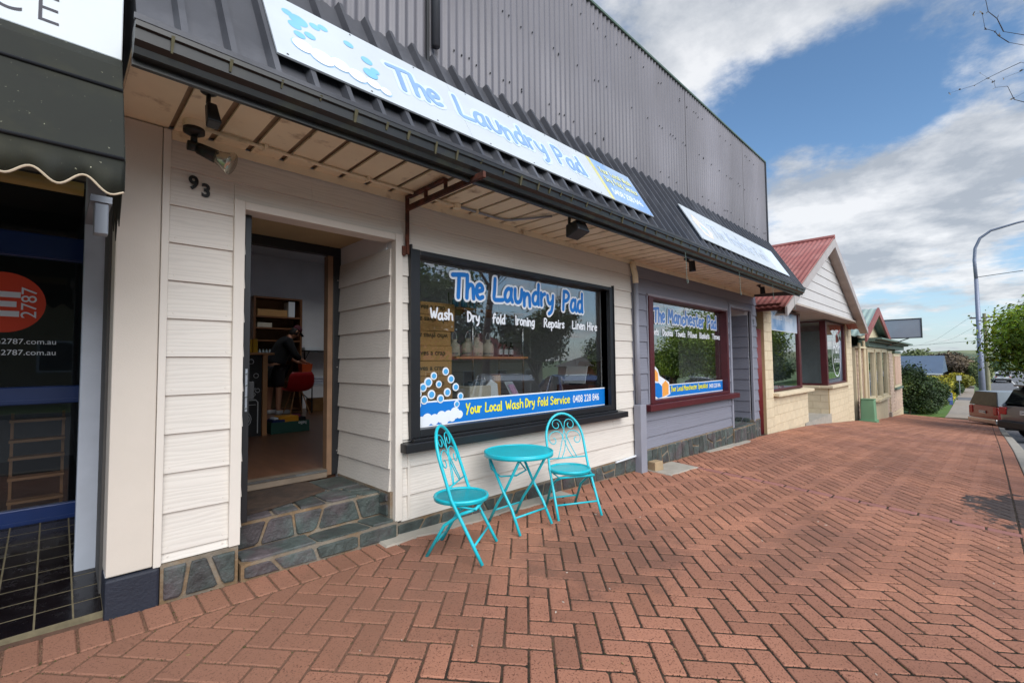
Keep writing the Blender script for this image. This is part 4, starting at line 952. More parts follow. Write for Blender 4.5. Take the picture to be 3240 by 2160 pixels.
# ------------------------------------------------------------------ cafe set
def arc_pts(c, rx, rz, a0, a1, n): return [(c[0]+rx*math.cos(R(a0+(a1-a0)*k/(n-1))), c[1]+rz*math.sin(R(a0+(a1-a0)*k/(n-1)))) for k in range(n)]
def mesh_disc(b, r, z, n_str, wid, thick):       # woven steel: two crossed sets of strips clipped to a circle
    st = 2*r/n_str
    for k in range(n_str):
        o = -r+st*(k+.5); h = math.sqrt(max(0, r*r-o*o))
        if h < .01: continue
        b.box(o-wid/2, o+wid/2, -h, h, z, z+thick); b.box(-h, h, o-wid/2, o+wid/2, z+thick*1.02, z+thick*2)
def ring(b, r, z, rad, n=40, sx=1, sy=1): b.tube([(sx*r*math.cos(2*math.pi*k/n), sy*r*math.sin(2*math.pi*k/n), z) for k in range(n)], rad, 8, closed=True)
def make_chair():
    # local: seat faces +X; back hoop at -X
    t = thing('bistro_chair', 'x', 'chair')
    SH = .385
    b = MB(); r = .178; mesh_disc(b, r, SH-.010, 24, .0070, .003); s = b.build('seat', TURQ, t)
    b = MB(); ring(b, .182, SH-.006, .012); b.lathe([(.178,SH-.024),(.190,SH-.024),(.190,SH-.004),(.178,SH-.004)], (0,0,0), 40); b.build('seat_rim', TURQ, s, smooth=True)
    # hoop tube runs from the back down and forward to the front feet
    half = .185; top = .865
    def back(sd, zz): # x along the sloped tube as a function of height
        return .205-.46*zz/top if zz < .40 else .205-.46*.40/top-(zz-.40)*.33
    L_, Rr = [], []
    hp = []
    for sd in (1,):
        zs = [0,.12,.25,.40,.52,.62]; left = [(back(1,z), half+(.02*(1-z/.6) if z < .6 else 0), z) for z in zs]
        arch = [(back(1, .62+.235*math.sin(a)), half*math.cos(a), .62+.235*math.sin(a)) for a in np.linspace(0, math.pi, 19)[1:-1]]
        hp = left+arch+[(p[0], -p[1], p[2]) for p in left[::-1]]
    b = MB(); b.tube(hp, .0115, 10); b.build('back_frame', TURQ, t, smooth=True)
    b = MB(); b.tube([(back(1,.47), half, .47), (back(1,.47), -half, .47)], .006, 8); b.build('back_rail', TURQ, t, smooth=True)
    # scroll work in the hoop: two crossing stems that end in spirals, and two side scrolls
    def spiral(cy, cz, r0, r1, a0, turns, n=22):
        return [(cy+(r0+(r1-r0)*k/(n-1))*math.cos(R(a0)+turns*2*math.pi*k/(n-1)), cz+(r0+(r1-r0)*k/(n-1))*math.sin(R(a0)+turns*2*math.pi*k/(n-1))) for k in range(n)]
    sc = MB()
    for m in (1, -1):
        st = [(m*-.095,.47),(m*-.055,.56),(m*-.018,.66),(m*.002,.72),(m*.012,.76)]
        top_s = spiral(.066, .755, .054, .018, 180, -1.15); st2 = st[:-1]+[(m*y_, z_) for y_, z_ in top_s]
        sc.tube([(back(1,z_)+(.004*m), y_, z_) for y_, z_ in smooth_line(st2, 3)], .0042, 6)
        sd_ = [(m*-.055,.47),(m*-.02,.53),(m*.004,.60),(m*.022,.655)]+[(m*y_, z_) for y_, z_ in [(.045,.69),(.085,.70),(.125,.69),(.152,.665),(.158,.63),(.145,.602),(.12,.592),(.10,.602),(.094,.622),(.104,.64),(.118,.64)]]
        sc.tube([(back(1,z_)-.003*m, y_, z_) for y_, z_ in smooth_line(sd_, 3)], .0042, 6)
    sc.build('scrollwork', TURQ, t, smooth=True)
    # rear legs: from under the seat front back to the ground
    for m in (1, -1):
        b = MB(); b.tube([(.15,m*.155,SH-.045),(.05,m*.152,SH-.085),(-.07,m*.150,.22),(-.20,m*.148,0)], .0115, 10); b.build('rear_leg', TURQ, t, smooth=True)
        b = MB(); b.tube([(.15,m*.165,SH-.045),(-.02,m*.165,SH-.030)], .006, 6); b.build('seat_bracket', TURQ, t)
        MB().lathe([(.006,-.004),(.006,.004)], (back(1,.22)+.0,m*.190,.22), 8, axis='y').build('pivot_bolt', CHROME, t)
    b = MB(); b.tube([(.15,-.168,SH-.045),(.15,.168,SH-.045)], .010, 8); b.build('seat_bar', TURQ, t, smooth=True)
    b = MB(); b.tube([(back(1,.11),-.198,.11),(back(1,.11),.198,.11)], .008, 8); b.build('stretcher', TURQ, t, smooth=True)
    b = MB(); b.tube([(-.148,-.149,.09),(-.148,.149,.09)], .008, 8); b.build('stretcher', TURQ, t, smooth=True)
    return t
ch1 = make_chair(); ch2 = copy_tree(ch1)
def seat_at(o, x, y, a, label):
    o.location = (x, y, G(x, y)+.004); o.rotation_euler = (math.atan(CX)*math.cos(R(a))*0, 0, R(a)); o['label'] = label; o['group'] = 'turquoise cafe set chairs'
seat_at(ch1, 2.05, -.52, -56, 'turquoise folding bistro chair nearest the doorway, left of the round table')
seat_at(ch2, 3.33, -.47, -116, 'turquoise folding bistro chair on the far side of the round table')
tb = thing('bistro_table', 'round turquoise folding metal table between the two bistro chairs', 'table')
b = MB(); mesh_disc(b, .272, .585, 36, .0070, .0022); tt = b.build('table_top', TURQ, tb)
b = MB(); ring(b, .275, .588, .010, 48); b.lathe([(.268,.560),(.284,.560),(.284,.592),(.268,.592)], (0,0,0), 48); b.build('rim', TURQ, tt, smooth=True)
for m in (1, -1):
    b = MB(); b.tube([(-.17,m*.185,.565),(0,m*.18,.30),(.10,m*.18,.17),(.19,m*.185,0)], .0115, 10); b.build('leg', TURQ, tb, smooth=True)
    b = MB(); b.tube([(.17,m*.16,.565),(0,m*.155,.30),(-.10,m*.155,.17),(-.20,m*.16,0)], .0115, 10); b.build('leg', TURQ, tb, smooth=True)
b = MB(); b.tube([(.135,-.182,.12),(.135,.182,.12)], .008, 8); b.build('stretcher', TURQ, tb, smooth=True)
b = MB(); b.tube([(-.14,-.157,.115),(-.14,.157,.115)], .008, 8); b.build('stretcher', TURQ, tb, smooth=True)
b = MB(); b.tube([(-.17,-.18,.55),(-.15,-.17,.45),(-.06,-.15,.40),(-.03,0,.385),(-.06,.15,.40),(-.15,.17,.45),(-.17,.18,.55)], .007, 8); b.build('support_loop', TURQ, tb, smooth=True)
tb.location = (2.735, -.415, G(2.735,-.415)+.004); tb.rotation_euler = (0, 0, R(-90))
# doormat, loose block
dm = MB(); n = 24; pl = [(.80,.30),(.80,.80)]+[(.80+.70*k/8,.80) for k in range(1,9)]+[(1.50,.45)]+[(1.50-.70*k/10,.45-.20*math.sin(math.pi*.5*k/10)) for k in range(1,10)]
dm.prism([(x_,y_,.337) for x_,y_ in pl[::-1]], (0,0,.016))
tag(dm.build('doormat', mat('worn_coir', '#4b3b30', .95, var=.3, vscale=18, col2='#3a2f28', mixscale=4, bump=.6, bscale=120)), 'worn brown half-round doormat on the stone landing', 'doormat')
tag(MB().hexa([(5.40,-.20,G(5.5,-.2)+.006),(5.58,-.22,G(5.5,-.2)+.006),(5.60,-.10,G(5.5,-.1)+.004),(5.42,-.08,G(5.5,-.1)+.004),(5.405,-.198,G(5.5,-.2)+.12),(5.575,-.215,G(5.5,-.2)+.12),(5.595,-.10,G(5.5,-.2)+.12),(5.42,-.085,G(5.5,-.2)+.12)]).build('loose_block', mat('tan_block', '#a08a6c', .9, var=.15, bump=.4, bscale=50), bevel=.008), 'loose tan concrete block on the ground beside the grey downpipe', 'block')
# ------------------------------------------------------------------ laundry: window display
tag(MB().box(2.04,5.15,.14,.92,.399,.930).build('display_bench', TIMBD, bevel=.004), 'low brown display bench inside the laundry window', 'bench')
zt = [(1.725,1.835,2.575,0),(1.585,1.724,2.578,1),(1.455,1.584,2.542,1),(1.325,1.454,2.542,0),(1.195,1.324,2.545,0),(1.062,1.194,2.545,0),(.932,1.061,2.545,0)]
BW = ['topmost of the box stack inside the laundry window', 'second from the top of the box stack inside the laundry window', 'third from the top of the box stack inside the laundry window', 'fourth from the top of the box stack inside the laundry window', 'fifth from the top of the box stack inside the laundry window', 'sixth from the top of the box stack inside the laundry window', 'bottom of the box stack inside the laundry window']
for k, (z0, z1, xr, flip) in enumerate(zt):
    t = thing('carton', 'printed brown cardboard carton, '+BW[k], 'carton', (2.25,.3,z0), group='cartons stacked in the laundry window')
    bx = MB().box(1.97+.01*(k%2), xr, .22+.008*(k%3), .60, z0+.001, z1).build('carton_body', CARD, t, bevel=.004)
    MB().box(1.975+.01*(k%2), xr-.004, .39, .44, z1+.0003, z1+.0012).build('tape', mat('packing_tape', '#8c6a3f', .3), t)
    yy = .2185+.008*(k%3)
    if flip: mt = face_front(2.045, yy, z1-.022) @ Matrix.Translation((.46,0,0)) @ Matrix.Rotation(math.pi, 4, 'Z') ; printed('print', 'who gives a crap', mt, .064, INK, bx, 1.0, .0012)
    else: printed('print', 'who gives a crap', face_front(2.035, yy, z0+.050), .064, INK, bx, 1.0, .0012)
    printed('print', 'made with care  -  good for the world' if False else '100% bamboo', face_front(2.32, yy, z0+.016), .016, INK, bx) if False else None
sh = thing('wire_shelving', 'chrome wire shelving unit with timber shelves inside the laundry window', 'shelving', (3.2,.6,.93))
for x_, y_ in ((2.97,.44),(3.69,.44),(2.99,.86),(3.72,.86)):
    b = MB(); b.tube([(x_,y_,.931),(x_,y_,2.06)], .0085, 8); b.build('post', CHROME, sh, smooth=True)
for z_ in (1.345, 1.825): MB().box(2.74,3.745,.41,.89,z_,z_+.022).build('shelf', TIMB, sh, bevel=.003)
for x_ in (2.98,3.705):
    for k in range(9): b = MB(); b.tube([(x_,.44,1.0+.105*k),(x_,.86,1.0+.105*k)], .003, 5); b.build('wire_rung', CHROME, sh)
b = MB(); b.tube([(2.99,.87,1.40),(3.70,.87,1.80)], .003, 5); b.tube([(2.99,.875,1.80),(3.70,.875,1.40)], .003, 5); b.build('cross_brace', CHROME, sh)
rb = random.Random(5)
for k, (x_, y_, s_) in enumerate(((2.86,.60,.95),(2.98,.53,1.0),(3.12,.56,1.08),(3.25,.53,.98))):
    t = thing('linen_bag', ('first','second','third','fourth')[k]+' cloth drawstring bag from the left on the timber shelf in the laundry window', 'bag', (x_,y_,1.368), group='cloth bags on the display shelf')
    b = MB(); pr = [(.045,0),(.062,.01),(.064,.08),(.058,.13),(.026,.155),(.036,.185)]
    b.lathe([(r_*s_, 1.368+h*s_) for r_, h in pr], (x_,y_,0), 16)
    b.v = [(v[0]+rb.uniform(-.004,.004), v[1]+rb.uniform(-.004,.004), v[2]) for v in b.v]; b.build('bag', LINEN, t, smooth=True)
    b = MB(); b.tube([(x_-.02,y_,1.52*1.0),(x_-.03,y_,1.57),(x_-.01,y_,1.62),(x_+.02,y_,1.61),(x_+.03,y_,1.56),(x_+.02,y_,1.52)], .004, 6); b.build('handle', WHITE, t)
    MB().lathe([(.0645*s_,1.395),(.0645*s_,1.405)], (x_,y_,0), 16).build('printed_band', mat('band_ink','#4b5560',.8), t)
def bottle(x_, y_, z_, h, r_, m_, lab, lm, label, group):
    t = thing('bottle', label, 'bottle', (x_,y_,z_), group=group)
    MB().lathe([(r_,z_+.001),(r_,z_+h*.62),(r_*.8,z_+h*.70),(r_*.36,z_+h*.78),(r_*.36,z_+h*.9)], (x_,y_,0), 12).build('bottle_body', m_, t, smooth=True)
    MB().lathe([(r_*.42,z_+h*.9),(r_*.42,z_+h)], (x_,y_,0), 10).build('cap', DARKP, t)
    if lab: MB().lathe([(r_*1.02,z_+h*.15),(r_*1.02,z_+h*.52)], (x_,y_,0), 12).build('bottle_label', lm, t)
AMB = mat('brown_glass', '#1d140d', .15, var=0); CLB = mat('blue_liquid', '#4f93b5', .15, var=.05)
PL = mat('paper_label', '#b7bdc2', .7, var=.1)
ord_ = ['first','second','third','fourth','fifth','sixth','seventh','eighth','ninth','tenth']
for k, x_ in enumerate((3.47,3.515,3.555,3.60,3.64,3.685)): bottle(x_, .58+.03*(k%2), 1.368, .165, .020, AMB, True, PL, ord_[k]+' dark bottle from the left on the middle display shelf', 'dark bottles on the display shelf')
for k in range(9): bottle(2.80+.055*k, .52+.03*(k%2), 1.848, .12, .021, CLB if k < 6 else AMB, k > 5, PL, ord_[k]+' bottle from the left on the top display shelf', 'bottles on the top display shelf')
t = thing('cloth_crate', 'grey cloth storage crate low in the laundry window', 'crate', (2.92,.36,.93)); MB().box(2.78,3.05,.26,.46,.931,1.085).build('crate_body', LINEN, t, bevel=.006)
for k in range(3): MB().box(2.80+.08*k,2.86+.08*k,.30,.42,1.0851,1.11+.015*k).build('folded_cloth', mat('slate_cloth','#4a5560',.9), t, bevel=.006)
b = MB(); b.prism([(3.075,.34,.931),(3.225,.34,.931),(3.225,.36,1.09),(3.15,.365,1.135),(3.075,.36,1.08)], (0,.012,0)); tag(b.build('card_sign', WHITE), 'white pointed card standing low in the laundry window', 'card')
tag(MB().lathe([(.05,.931),(.05,1.17),(.046,1.175)], (3.30,.46,0), 16).build('cardboard_tube', CARD), 'upright brown cardboard tube low in the laundry window', 'tube')
t = thing('photo_frame', 'acrylic photo stand with a pink print leaning low in the laundry window', 'picture', (3.45,.34,.93)); b = MB(); b.hexa([(3.38,.30,.932),(3.54,.33,.932),(3.54,.345,.932),(3.38,.315,.932),(3.34,.38,1.105),(3.49,.41,1.105),(3.49,.42,1.105),(3.34,.39,1.105)]); b.build('stand', mat('clear_acrylic','#aab2ba',.12), t); b = MB(); b.add([(3.405,.315,.965),(3.505,.334,.965),(3.478,.388,1.075),(3.378,.369,1.075)], [(0,1,2,3)]); b.v = [(v[0], v[1]-.006, v[2]) for v in b.v]; b.build('print', mat('pink_print','#b48fb0',.6,var=.3,vscale=30), t)
t = thing('monitor', 'thin white monitor seen edge-on at the right of the laundry window', 'monitor', (4.66,.45,.93)); b = MB(); b.hexa([(4.63,.30,1.04),(4.645,.30,1.04),(4.645,.62,1.04),(4.63,.62,1.04),(4.69,.30,1.25),(4.705,.30,1.25),(4.705,.62,1.25),(4.69,.62,1.25)]); b.build('screen', WHITE, t); MB().box(4.60,4.72,.40,.52,1.021,1.04).build('monitor_foot', DARKP, t)
tag(MB().box(4.60,5.12,.22,.72,.931,1.02).build('drawer_unit', mat('red_timber','#5a2e1e',.4,var=.2), bevel=.004), 'low red-brown drawer unit at the right of the laundry window', 'drawer unit')
t = thing('tilted_board', 'dark brown board propped on a stay at the right of the laundry window', 'board', (5.0,.5,1.02)); b = MB(); b.hexa([(4.86,.32,1.022),(4.89,.32,1.022),(4.89,.66,1.022),(4.86,.66,1.022),(5.00,.32,1.31),(5.03,.32,1.31),(5.03,.66,1.31),(5.00,.66,1.31)]); b.build('panel', TIMBD, t); b = MB(); b.tube([(5.01,.5,1.25),(5.10,.5,1.022)], .006, 6); b.build('stay', DARKP, t)
t = thing('wall_plug', 'black plug with a hanging cord on the inner wall of the laundry window', 'plug', (5.25,.9,1.7)); MB().box(5.215,5.258,.86,.96,1.66,1.76).build('plug_body', DARKP, t, bevel=.006); b = MB(); b.tube([(5.23,.91,1.66),(5.235,.91,1.4),(5.2,.85,1.2),(5.05,.75,1.05)], .004, 6); b.build('cord', DARKP, t)

# ------------------------------------------------------------------ laundry: the room seen through the door
CB = mat('chalkboard', '#17181b', .7, var=.15); CHALK = mat('chalk', '#b9bcc0', .9, var=.2, vscale=60)
ct = thing('shop_counter', 'chalkboard-fronted counter with a timber corner post inside the laundry', 'counter', (1.6,3.6,.4))
MB().box(1.15,1.955,3.44,4.05,.399,1.435).build('counter_body', CB, ct); MB().box(1.10,2.06,3.38,4.10,1.436,1.465).build('counter_top', TIMB, ct, bevel=.004)
MB().box(1.93,1.985,3.40,3.438,.399,1.435).build('corner_post', TIMB, ct)
TC = lambda x, z, d: (x, 3.4385-d, z); b = MB(); k = 0
def cring(cx, cz, r_, w=.007):
    global k
    ribbon(b, [(cx+r_*math.cos(q), cz+r_*math.sin(q)) for q in np.linspace(0, 2*math.pi, 19)], w, TC, .0002*k); k += 1
for cx, cz, r_ in ((1.80,1.35,.03),(1.86,1.17,.028),(1.88,.98,.025),(1.84,.93,.015),(1.70,.62,.11),(1.70,.62,.09)): cring(cx, cz, r_)
ribbon(b, [(1.55,.44),(1.55,.84),(1.60,.86),(1.86,.86),(1.885,.83),(1.885,.44)], .012, TC, .002)
ribbon(b, [(1.58,.80),(1.86,.80)], .006, TC, .0024); ribbon(b, [(1.62,.82),(1.76,.82)], .014, TC, .0026)
ribbon(b, [(1.66,1.02),(1.70,1.02),(1.71,.95),(1.70,.86)], .008, TC, .0028)
b.build('chalk_drawing', CHALK, ct)
YB = mat('yellow_card', '#d9a800', .5, var=.05); LB = mat('pale_blue_card', '#9bb4c4', .6)
for k_, (x_, h, m_, lb) in enumerate(((1.74,.17,YB,'tallest yellow packet standing on the laundry counter'),(1.80,.175,YB,'yellow packet second from the right on the laundry counter'),(1.87,.18,YB,'yellow packet with a dark print at the counter end'),(1.66,.07,LB,'small pale blue packet on the laundry counter'),(1.58,.06,YB,'low yellow packet at the left of the laundry counter'))):
    tag(MB().box(x_-.028,x_+.028,3.50+.01*k_,3.60,1.4655,1.4655+h).build('packet', m_, bevel=.003), lb, 'packet', group='packets on the laundry counter')
bc = thing('bookcase', 'tall brown timber bookcase against the back wall inside the laundry', 'bookcase', (3.1,6.6,.4))
MB().box(2.66,2.70,6.46,6.84,.399,2.62).build('side_panel', TIMBD, bc); MB().box(3.51,3.55,6.46,6.84,.399,2.62).build('side_panel', TIMBD, bc); MB().box(2.701,3.509,6.82,6.84,.399,2.62).build('back_panel', mat('pale_back','#8d7350',.7), bc)
for z_ in (.42,.95,1.42,1.76,2.0,2.22,2.59): MB().box(2.7005,3.5095,6.465,6.8195,z_,z_+.03).build('shelf', TIMBD, bc)
for a, c, z0, z1, m_, lb in ((2.74,3.28,2.251,2.38,CARD,'flat brown carton on the top shelf of the bookcase'),(3.30,3.42,2.251,2.56,WHITE,'upright white box on the top shelf of the bookcase'),(2.74,3.0,2.031,2.12,LINEN,'folded cloth pile on the second shelf of the bookcase')):
    tag(MB().box(a,c,6.50,6.78,z0,z1).build('shelf_box', m_, bevel=.004), lb, 'box')
for k in range(10): bottle(2.75+.06*k, 6.58, 1.451, .19, .024, mat('clear_bottle','#9aa6aa',.15), True, PL, ord_[k]+' clear bottle from the left on the middle shelf of the bookcase', 'clear bottles on the bookcase')
# box of clothes on the floor
t = thing('clothes_box', 'dark green printed carton full of folded clothes on the laundry floor', 'box', (2.3,3.6,.4))
GB = mat('green_box', '#14463c', .7, var=.1); b = MB()
b.box(2.05,2.54,3.44,3.455,.399,.545); b.box(2.05,2.54,3.745,3.76,.399,.545); b.box(2.05,2.065,3.4555,3.7445,.399,.545); b.box(2.525,2.54,3.4555,3.7445,.399,.545); b.box(2.066,2.524,3.456,3.744,.399,.41); b.build('carton', GB, t)
printed('print', 'hello', face_front(2.38, 3.4385, .535) @ Matrix.Translation((.12,0,0)) @ Matrix.Rotation(math.pi,4,'Z'), .06, WHITE, t, .9, .001)
for k_, (x0, x1, m_, z1) in enumerate(((2.08,2.24,mat('navy_cloth','#1b2c5c',.9),.58),(2.16,2.42,mat('mustard_cloth','#c98a1c',.9),.615),(2.36,2.52,BLKCL,.59),(2.10,2.18,WHITE,.60),(2.38,2.46,mat('plum_cloth','#6d1738',.9),.625))):
    MB().box(x0,x1,3.48+.01*k_,3.72-.01*k_,.411+.02*k_,z1).build('garment', m_, t, bevel=.018)
# red shell chair
t = thing('shell_chair', 'red moulded shell chair on timber dowel legs inside the laundry', 'chair', (3.2,5.75,.4))
RED = mat('red_plastic', '#b01218', .35, var=.03); b = MB(); n = 12
pts = []
for j, (dy, z_, wd) in enumerate(((-.22,.84,.20),(-.12,.815,.225),(.06,.82,.23),(.16,.87,.23),(.20,.98,.23),(.225,1.10,.215),(.235,1.17,.17))):
    for i in range(n): 
        u = -1+2*i/(n-1); pts.append((3.2+wd*u, 5.72-dy*1.0, z_+.045*abs(u)**3*(1 if j < 4 else .2)))
f = [(j*n+i, j*n+i+1, (j+1)*n+i+1, (j+1)*n+i) for j in range(6) for i in range(n-1)]
o = b.add(pts, f).build('shell', RED, t, smooth=True); s_ = o.modifiers.new('solid','SOLIDIFY'); s_.thickness = .012
for dx, dy in ((-.13,-.13),(.13,-.13),(-.13,.15),(.13,.15)):
    b = MB(); b.tube([(3.2+dx*.5,5.74+dy*.5,.82),(3.2+dx*1.35,5.74+dy*1.35,.40)], [.012,.009], 8); b.build('leg', TIMB, t)
b = MB(); b.tube([(3.12,5.66,.70),(3.28,5.82,.70)], .004, 5); b.tube([(3.28,5.66,.70),(3.12,5.82,.70)], .004, 5); b.build('wire_brace', DARKP, t)
# folding table with towels, wall shelf
t = thing('folding_table', 'white folding table with dark legs at the back of the laundry', 'table', (3.75,6.0,.4))
MB().box(3.45,4.35,5.75,6.35,.90,.93).build('table_top', WHITE, t, bevel=.004)
for x_ in (3.5,4.3):
    b = MB(); b.tube([(x_,5.8,.90),(x_,5.8,.40)], .012, 8); b.tube([(x_,6.3,.90),(x_,6.3,.40)], .012, 8); b.tube([(x_,5.8,.60),(x_,6.3,.75)], .008, 6); b.build('leg', DARKP, t)
for k in range(3): tag(MB().box(3.55+.01*k,3.95-.01*k,5.85,6.25,.931+.045*k,.974+.045*k).build('folded_towel', mat('pale_towel','#b9bcc6',.95,var=.06,bump=.3), bevel=.015), ('lowest','middle','top')[k]+' folded pale towel on the folding table at the back of the laundry', 'towel', group='folded towels')
t = thing('wall_shelf', 'dark wall shelf on black brackets at the back of the laundry', 'shelf', (3.9,6.7,1.6)); MB().box(3.60,4.3,6.55,6.845,1.58,1.60).build('shelf_board', DARKP, t)
for x_ in (3.75,4.2): b = MB(); b.tube([(x_,6.84,1.575),(x_,6.84,1.35)], .010, 6); b.tube([(x_,6.60,1.575),(x_,6.84,1.40)], .008, 6); b.build('bracket', DARKP, t)
tag(MB().box(3.66,4.0,6.60,6.80,1.6005,1.66).build('paper_stack', WHITE, bevel=.004), 'stack of papers on the wall shelf at the back of the laundry', 'papers')
tag(MB().box(3.62,4.05,6.05,6.4,.399,.64).build('floor_carton', CARD, bevel=.004), 'plain brown carton on the floor under the folding table', 'carton')

# person bending over the goods
pr = thing('person', 'person in black jacket, black knee-length shorts and dark red cap bending forward inside the laundry', 'person', (2.93,6.1,.4))
def skin_body(name, verts, edges, rad, m_, parent, root=0, sub=2):
    me = bpy.data.meshes.new(name); me.from_pydata(verts, edges, []); me.materials.append(m_)
    o = place(name, me, parent); sk = o.modifiers.new('skin', 'SKIN'); sk.use_smooth_shade = True
    for i, r_ in enumerate(rad): me.skin_vertices[0].data[i].radius = (r_, r_) if not isinstance(r_, tuple) else r_
    me.skin_vertices[0].data[root].use_root = True
    s2 = o.modifiers.new('sub', 'SUBSURF'); s2.levels = sub; s2.render_levels = sub; return o
ox, oy, oz = 2.93, 6.10, .40
V = [(0,0,.86),(.03,0,.98),(.10,-.01,1.16),(.18,-.02,1.32),(.24,-.03,1.42),(.30,-.04,1.47),   # pelvis .. neck, head base
     (-.03,.09,.80),(-.05,.11,.46),(-.06,.12,.07),(.06,.10,.03),                                  # far leg
     (.03,-.09,.80),(.05,-.11,.46),(.03,-.12,.07),(.15,-.13,.03),                                 # near leg
     (.20,.17,1.36),(.26,.20,1.10),(.42,.14,.98),(.49,.10,.95),                                   # far arm
     (.17,-.20,1.34),(.27,-.25,1.08),(.43,-.19,.98),(.50,-.16,.95)]                               # near arm
Eg = [(0,1),(1,2),(2,3),(3,4),(4,5),(0,6),(6,7),(7,8),(8,9),(0,10),(10,11),(11,12),(12,13),(3,14),(14,15),(15,16),(16,17),(3,18),(18,19),(19,20),(20,21)]
rad = [.15,.145,.15,.15,.07,.055,.095,.062,.042,.035,.095,.062,.042,.035,.065,.05,.038,.035,.065,.05,.038,.035]
skin_body('body', [(a+ox,b_+oy,c+oz) for a,b_,c in V], Eg, rad, SKIN, pr)
# jacket and shorts as slightly larger shells
VJ = [V[0],V[1],V[2],V[3],V[4],V[14],V[15],(.37,.155,1.01),V[18],V[19],(.38,-.21,1.01)]
EJ = [(0,1),(1,2),(2,3),(3,4),(3,5),(5,6),(6,7),(3,8),(8,9),(9,10)]
skin_body('jacket', [(a+ox,b_+oy,c+oz+(.02 if i == 0 else 0)) for i,(a,b_,c) in enumerate(VJ)], EJ, [.185,.175,.18,.175,.085,.088,.072,.06,.088,.072,.06], BLKCL, pr)
VS = [V[0],V[6],(-.045,.105,.60),(-.05,.11,.47),V[10],(.045,-.105,.60),(.05,-.11,.47)]
skin_body('shorts', [(a+ox,b_+oy,c+oz) for a,b_,c in VS], [(0,1),(1,2),(2,3),(0,4),(4,5),(5,6)], [.17,.125,.10,.09,.125,.10,.09], BLKCL, pr)
for sgn, fx, fy in ((1,.04,.10),(-1,.13,-.13)): MB().box(ox+fx-.14,ox+fx+.10,oy+fy-.045,oy+fy+.045,oz,oz+.075).build('shoe', mat('white_shoe','#b9bcc0',.6), pr, bevel=.025)
hd_ = Matrix.Translation((ox+.345,oy-.045,oz+1.53)) @ Matrix.Rotation(R(38),4,'Y')
def blob(name, M_, pts_, m_, parent, n=14):
    b = MB(); b.lathe(pts_, (0,0,0), n); b.v = [tuple(M_ @ Vector(v)) for v in b.v]; return b.build(name, m_, parent, smooth=True)
head = blob('head', hd_, [(.02,-.125),(.05,-.115),(.066,-.07),(.076,-.01),(.080,.04),(.074,.08),(.05,.11),(.015,.122)], SKIN, pr)
b = MB(); b.hexa([tuple(hd_ @ Vector(v)) for v in ((.066,-.014,-.035),(.100,-.012,-.035),(.100,.012,-.035),(.066,.014,-.035),(.07,-.008,.02),(.078,-.006,.02),(.078,.006,.02),(.07,.008,.02))]); b.build('nose', SKIN, pr)
for m in (1,-1): blob('eye', hd_ @ Matrix.Translation((.072,m*.032,.015)), [(.004,-.008),(.010,0),(.004,.008)], DARKP, pr, 8); blob('ear', hd_ @ Matrix.Translation((-.005,m*.08,0)), [(.006,-.03),(.014,0),(.008,.03)], SKIN, pr, 8)
b = MB(); b.box(0,0,0,0,0,0) if False else b.hexa([tuple(hd_ @ Vector(v)) for v in ((.06,-.025,-.072),(.075,-.025,-.072),(.075,.025,-.072),(.06,.025,-.072),(.06,-.025,-.062),(.076,-.025,-.062),(.076,.025,-.062),(.06,.025,-.062))]); b.build('mouth', mat('lip','#7d4038',.6), pr)
CAPM = mat('dark_red_cap','#4a1020',.8)
blob('cap', hd_, [(.086,.035),(.088,.06),(.080,.10),(.055,.13),(.01,.14)], CAPM, pr)
b = MB(); b.hexa([tuple(hd_ @ Vector(v)) for v in ((.07,-.06,.035),(.165,-.045,.02),(.165,.045,.02),(.07,.06,.035),(.07,-.06,.045),(.165,-.045,.028),(.165,.045,.028),(.07,.06,.045))]); b.build('cap_peak', BLKCL, pr)
blob('hair', hd_, [(.05,-.10),(.078,-.05),(.083,.0),(.084,.04)], mat('dark_hair','#1c1512',.7), pr).location += hd_.to_3x3() @ Vector((-.012,0,0))
for sgn, (hx, hy, hz) in ((1,V[17]),(-1,V[21])):
    hand = MB()
    for q in range(4):
        y_ = oy+hy+(-.027+.018*q); L_ = (.060,.072,.068,.052)[q]
        hand.tube([(ox+hx+.01,y_,oz+hz),(ox+hx+.02+L_*.55,y_,oz+hz-.012),(ox+hx+.02+L_,y_,oz+hz-.034)], [.0095,.009,.0075], 6)
    hand.tube([(ox+hx-.01,oy+hy-sgn*.035,oz+hz),(ox+hx+.03,oy+hy-sgn*.055,oz+hz-.012),(ox+hx+.05,oy+hy-sgn*.05,oz+hz-.03)], [.011,.010,.008], 6)
    hand.build('fingers', SKIN, pr, smooth=True)
t = thing('shopping_bag', 'orange paper bag held by the bending person', 'bag', (3.45,6.0,1.1)); b = MB(); b.hexa([(3.36,5.90,1.02),(3.50,5.90,1.02),(3.50,6.06,1.02),(3.36,6.06,1.02),(3.34,5.88,1.32),(3.54,5.88,1.32),(3.54,6.08,1.32),(3.34,6.08,1.32)]); b.build('bag', mat('orange_bag','#c9501c',.7), t)

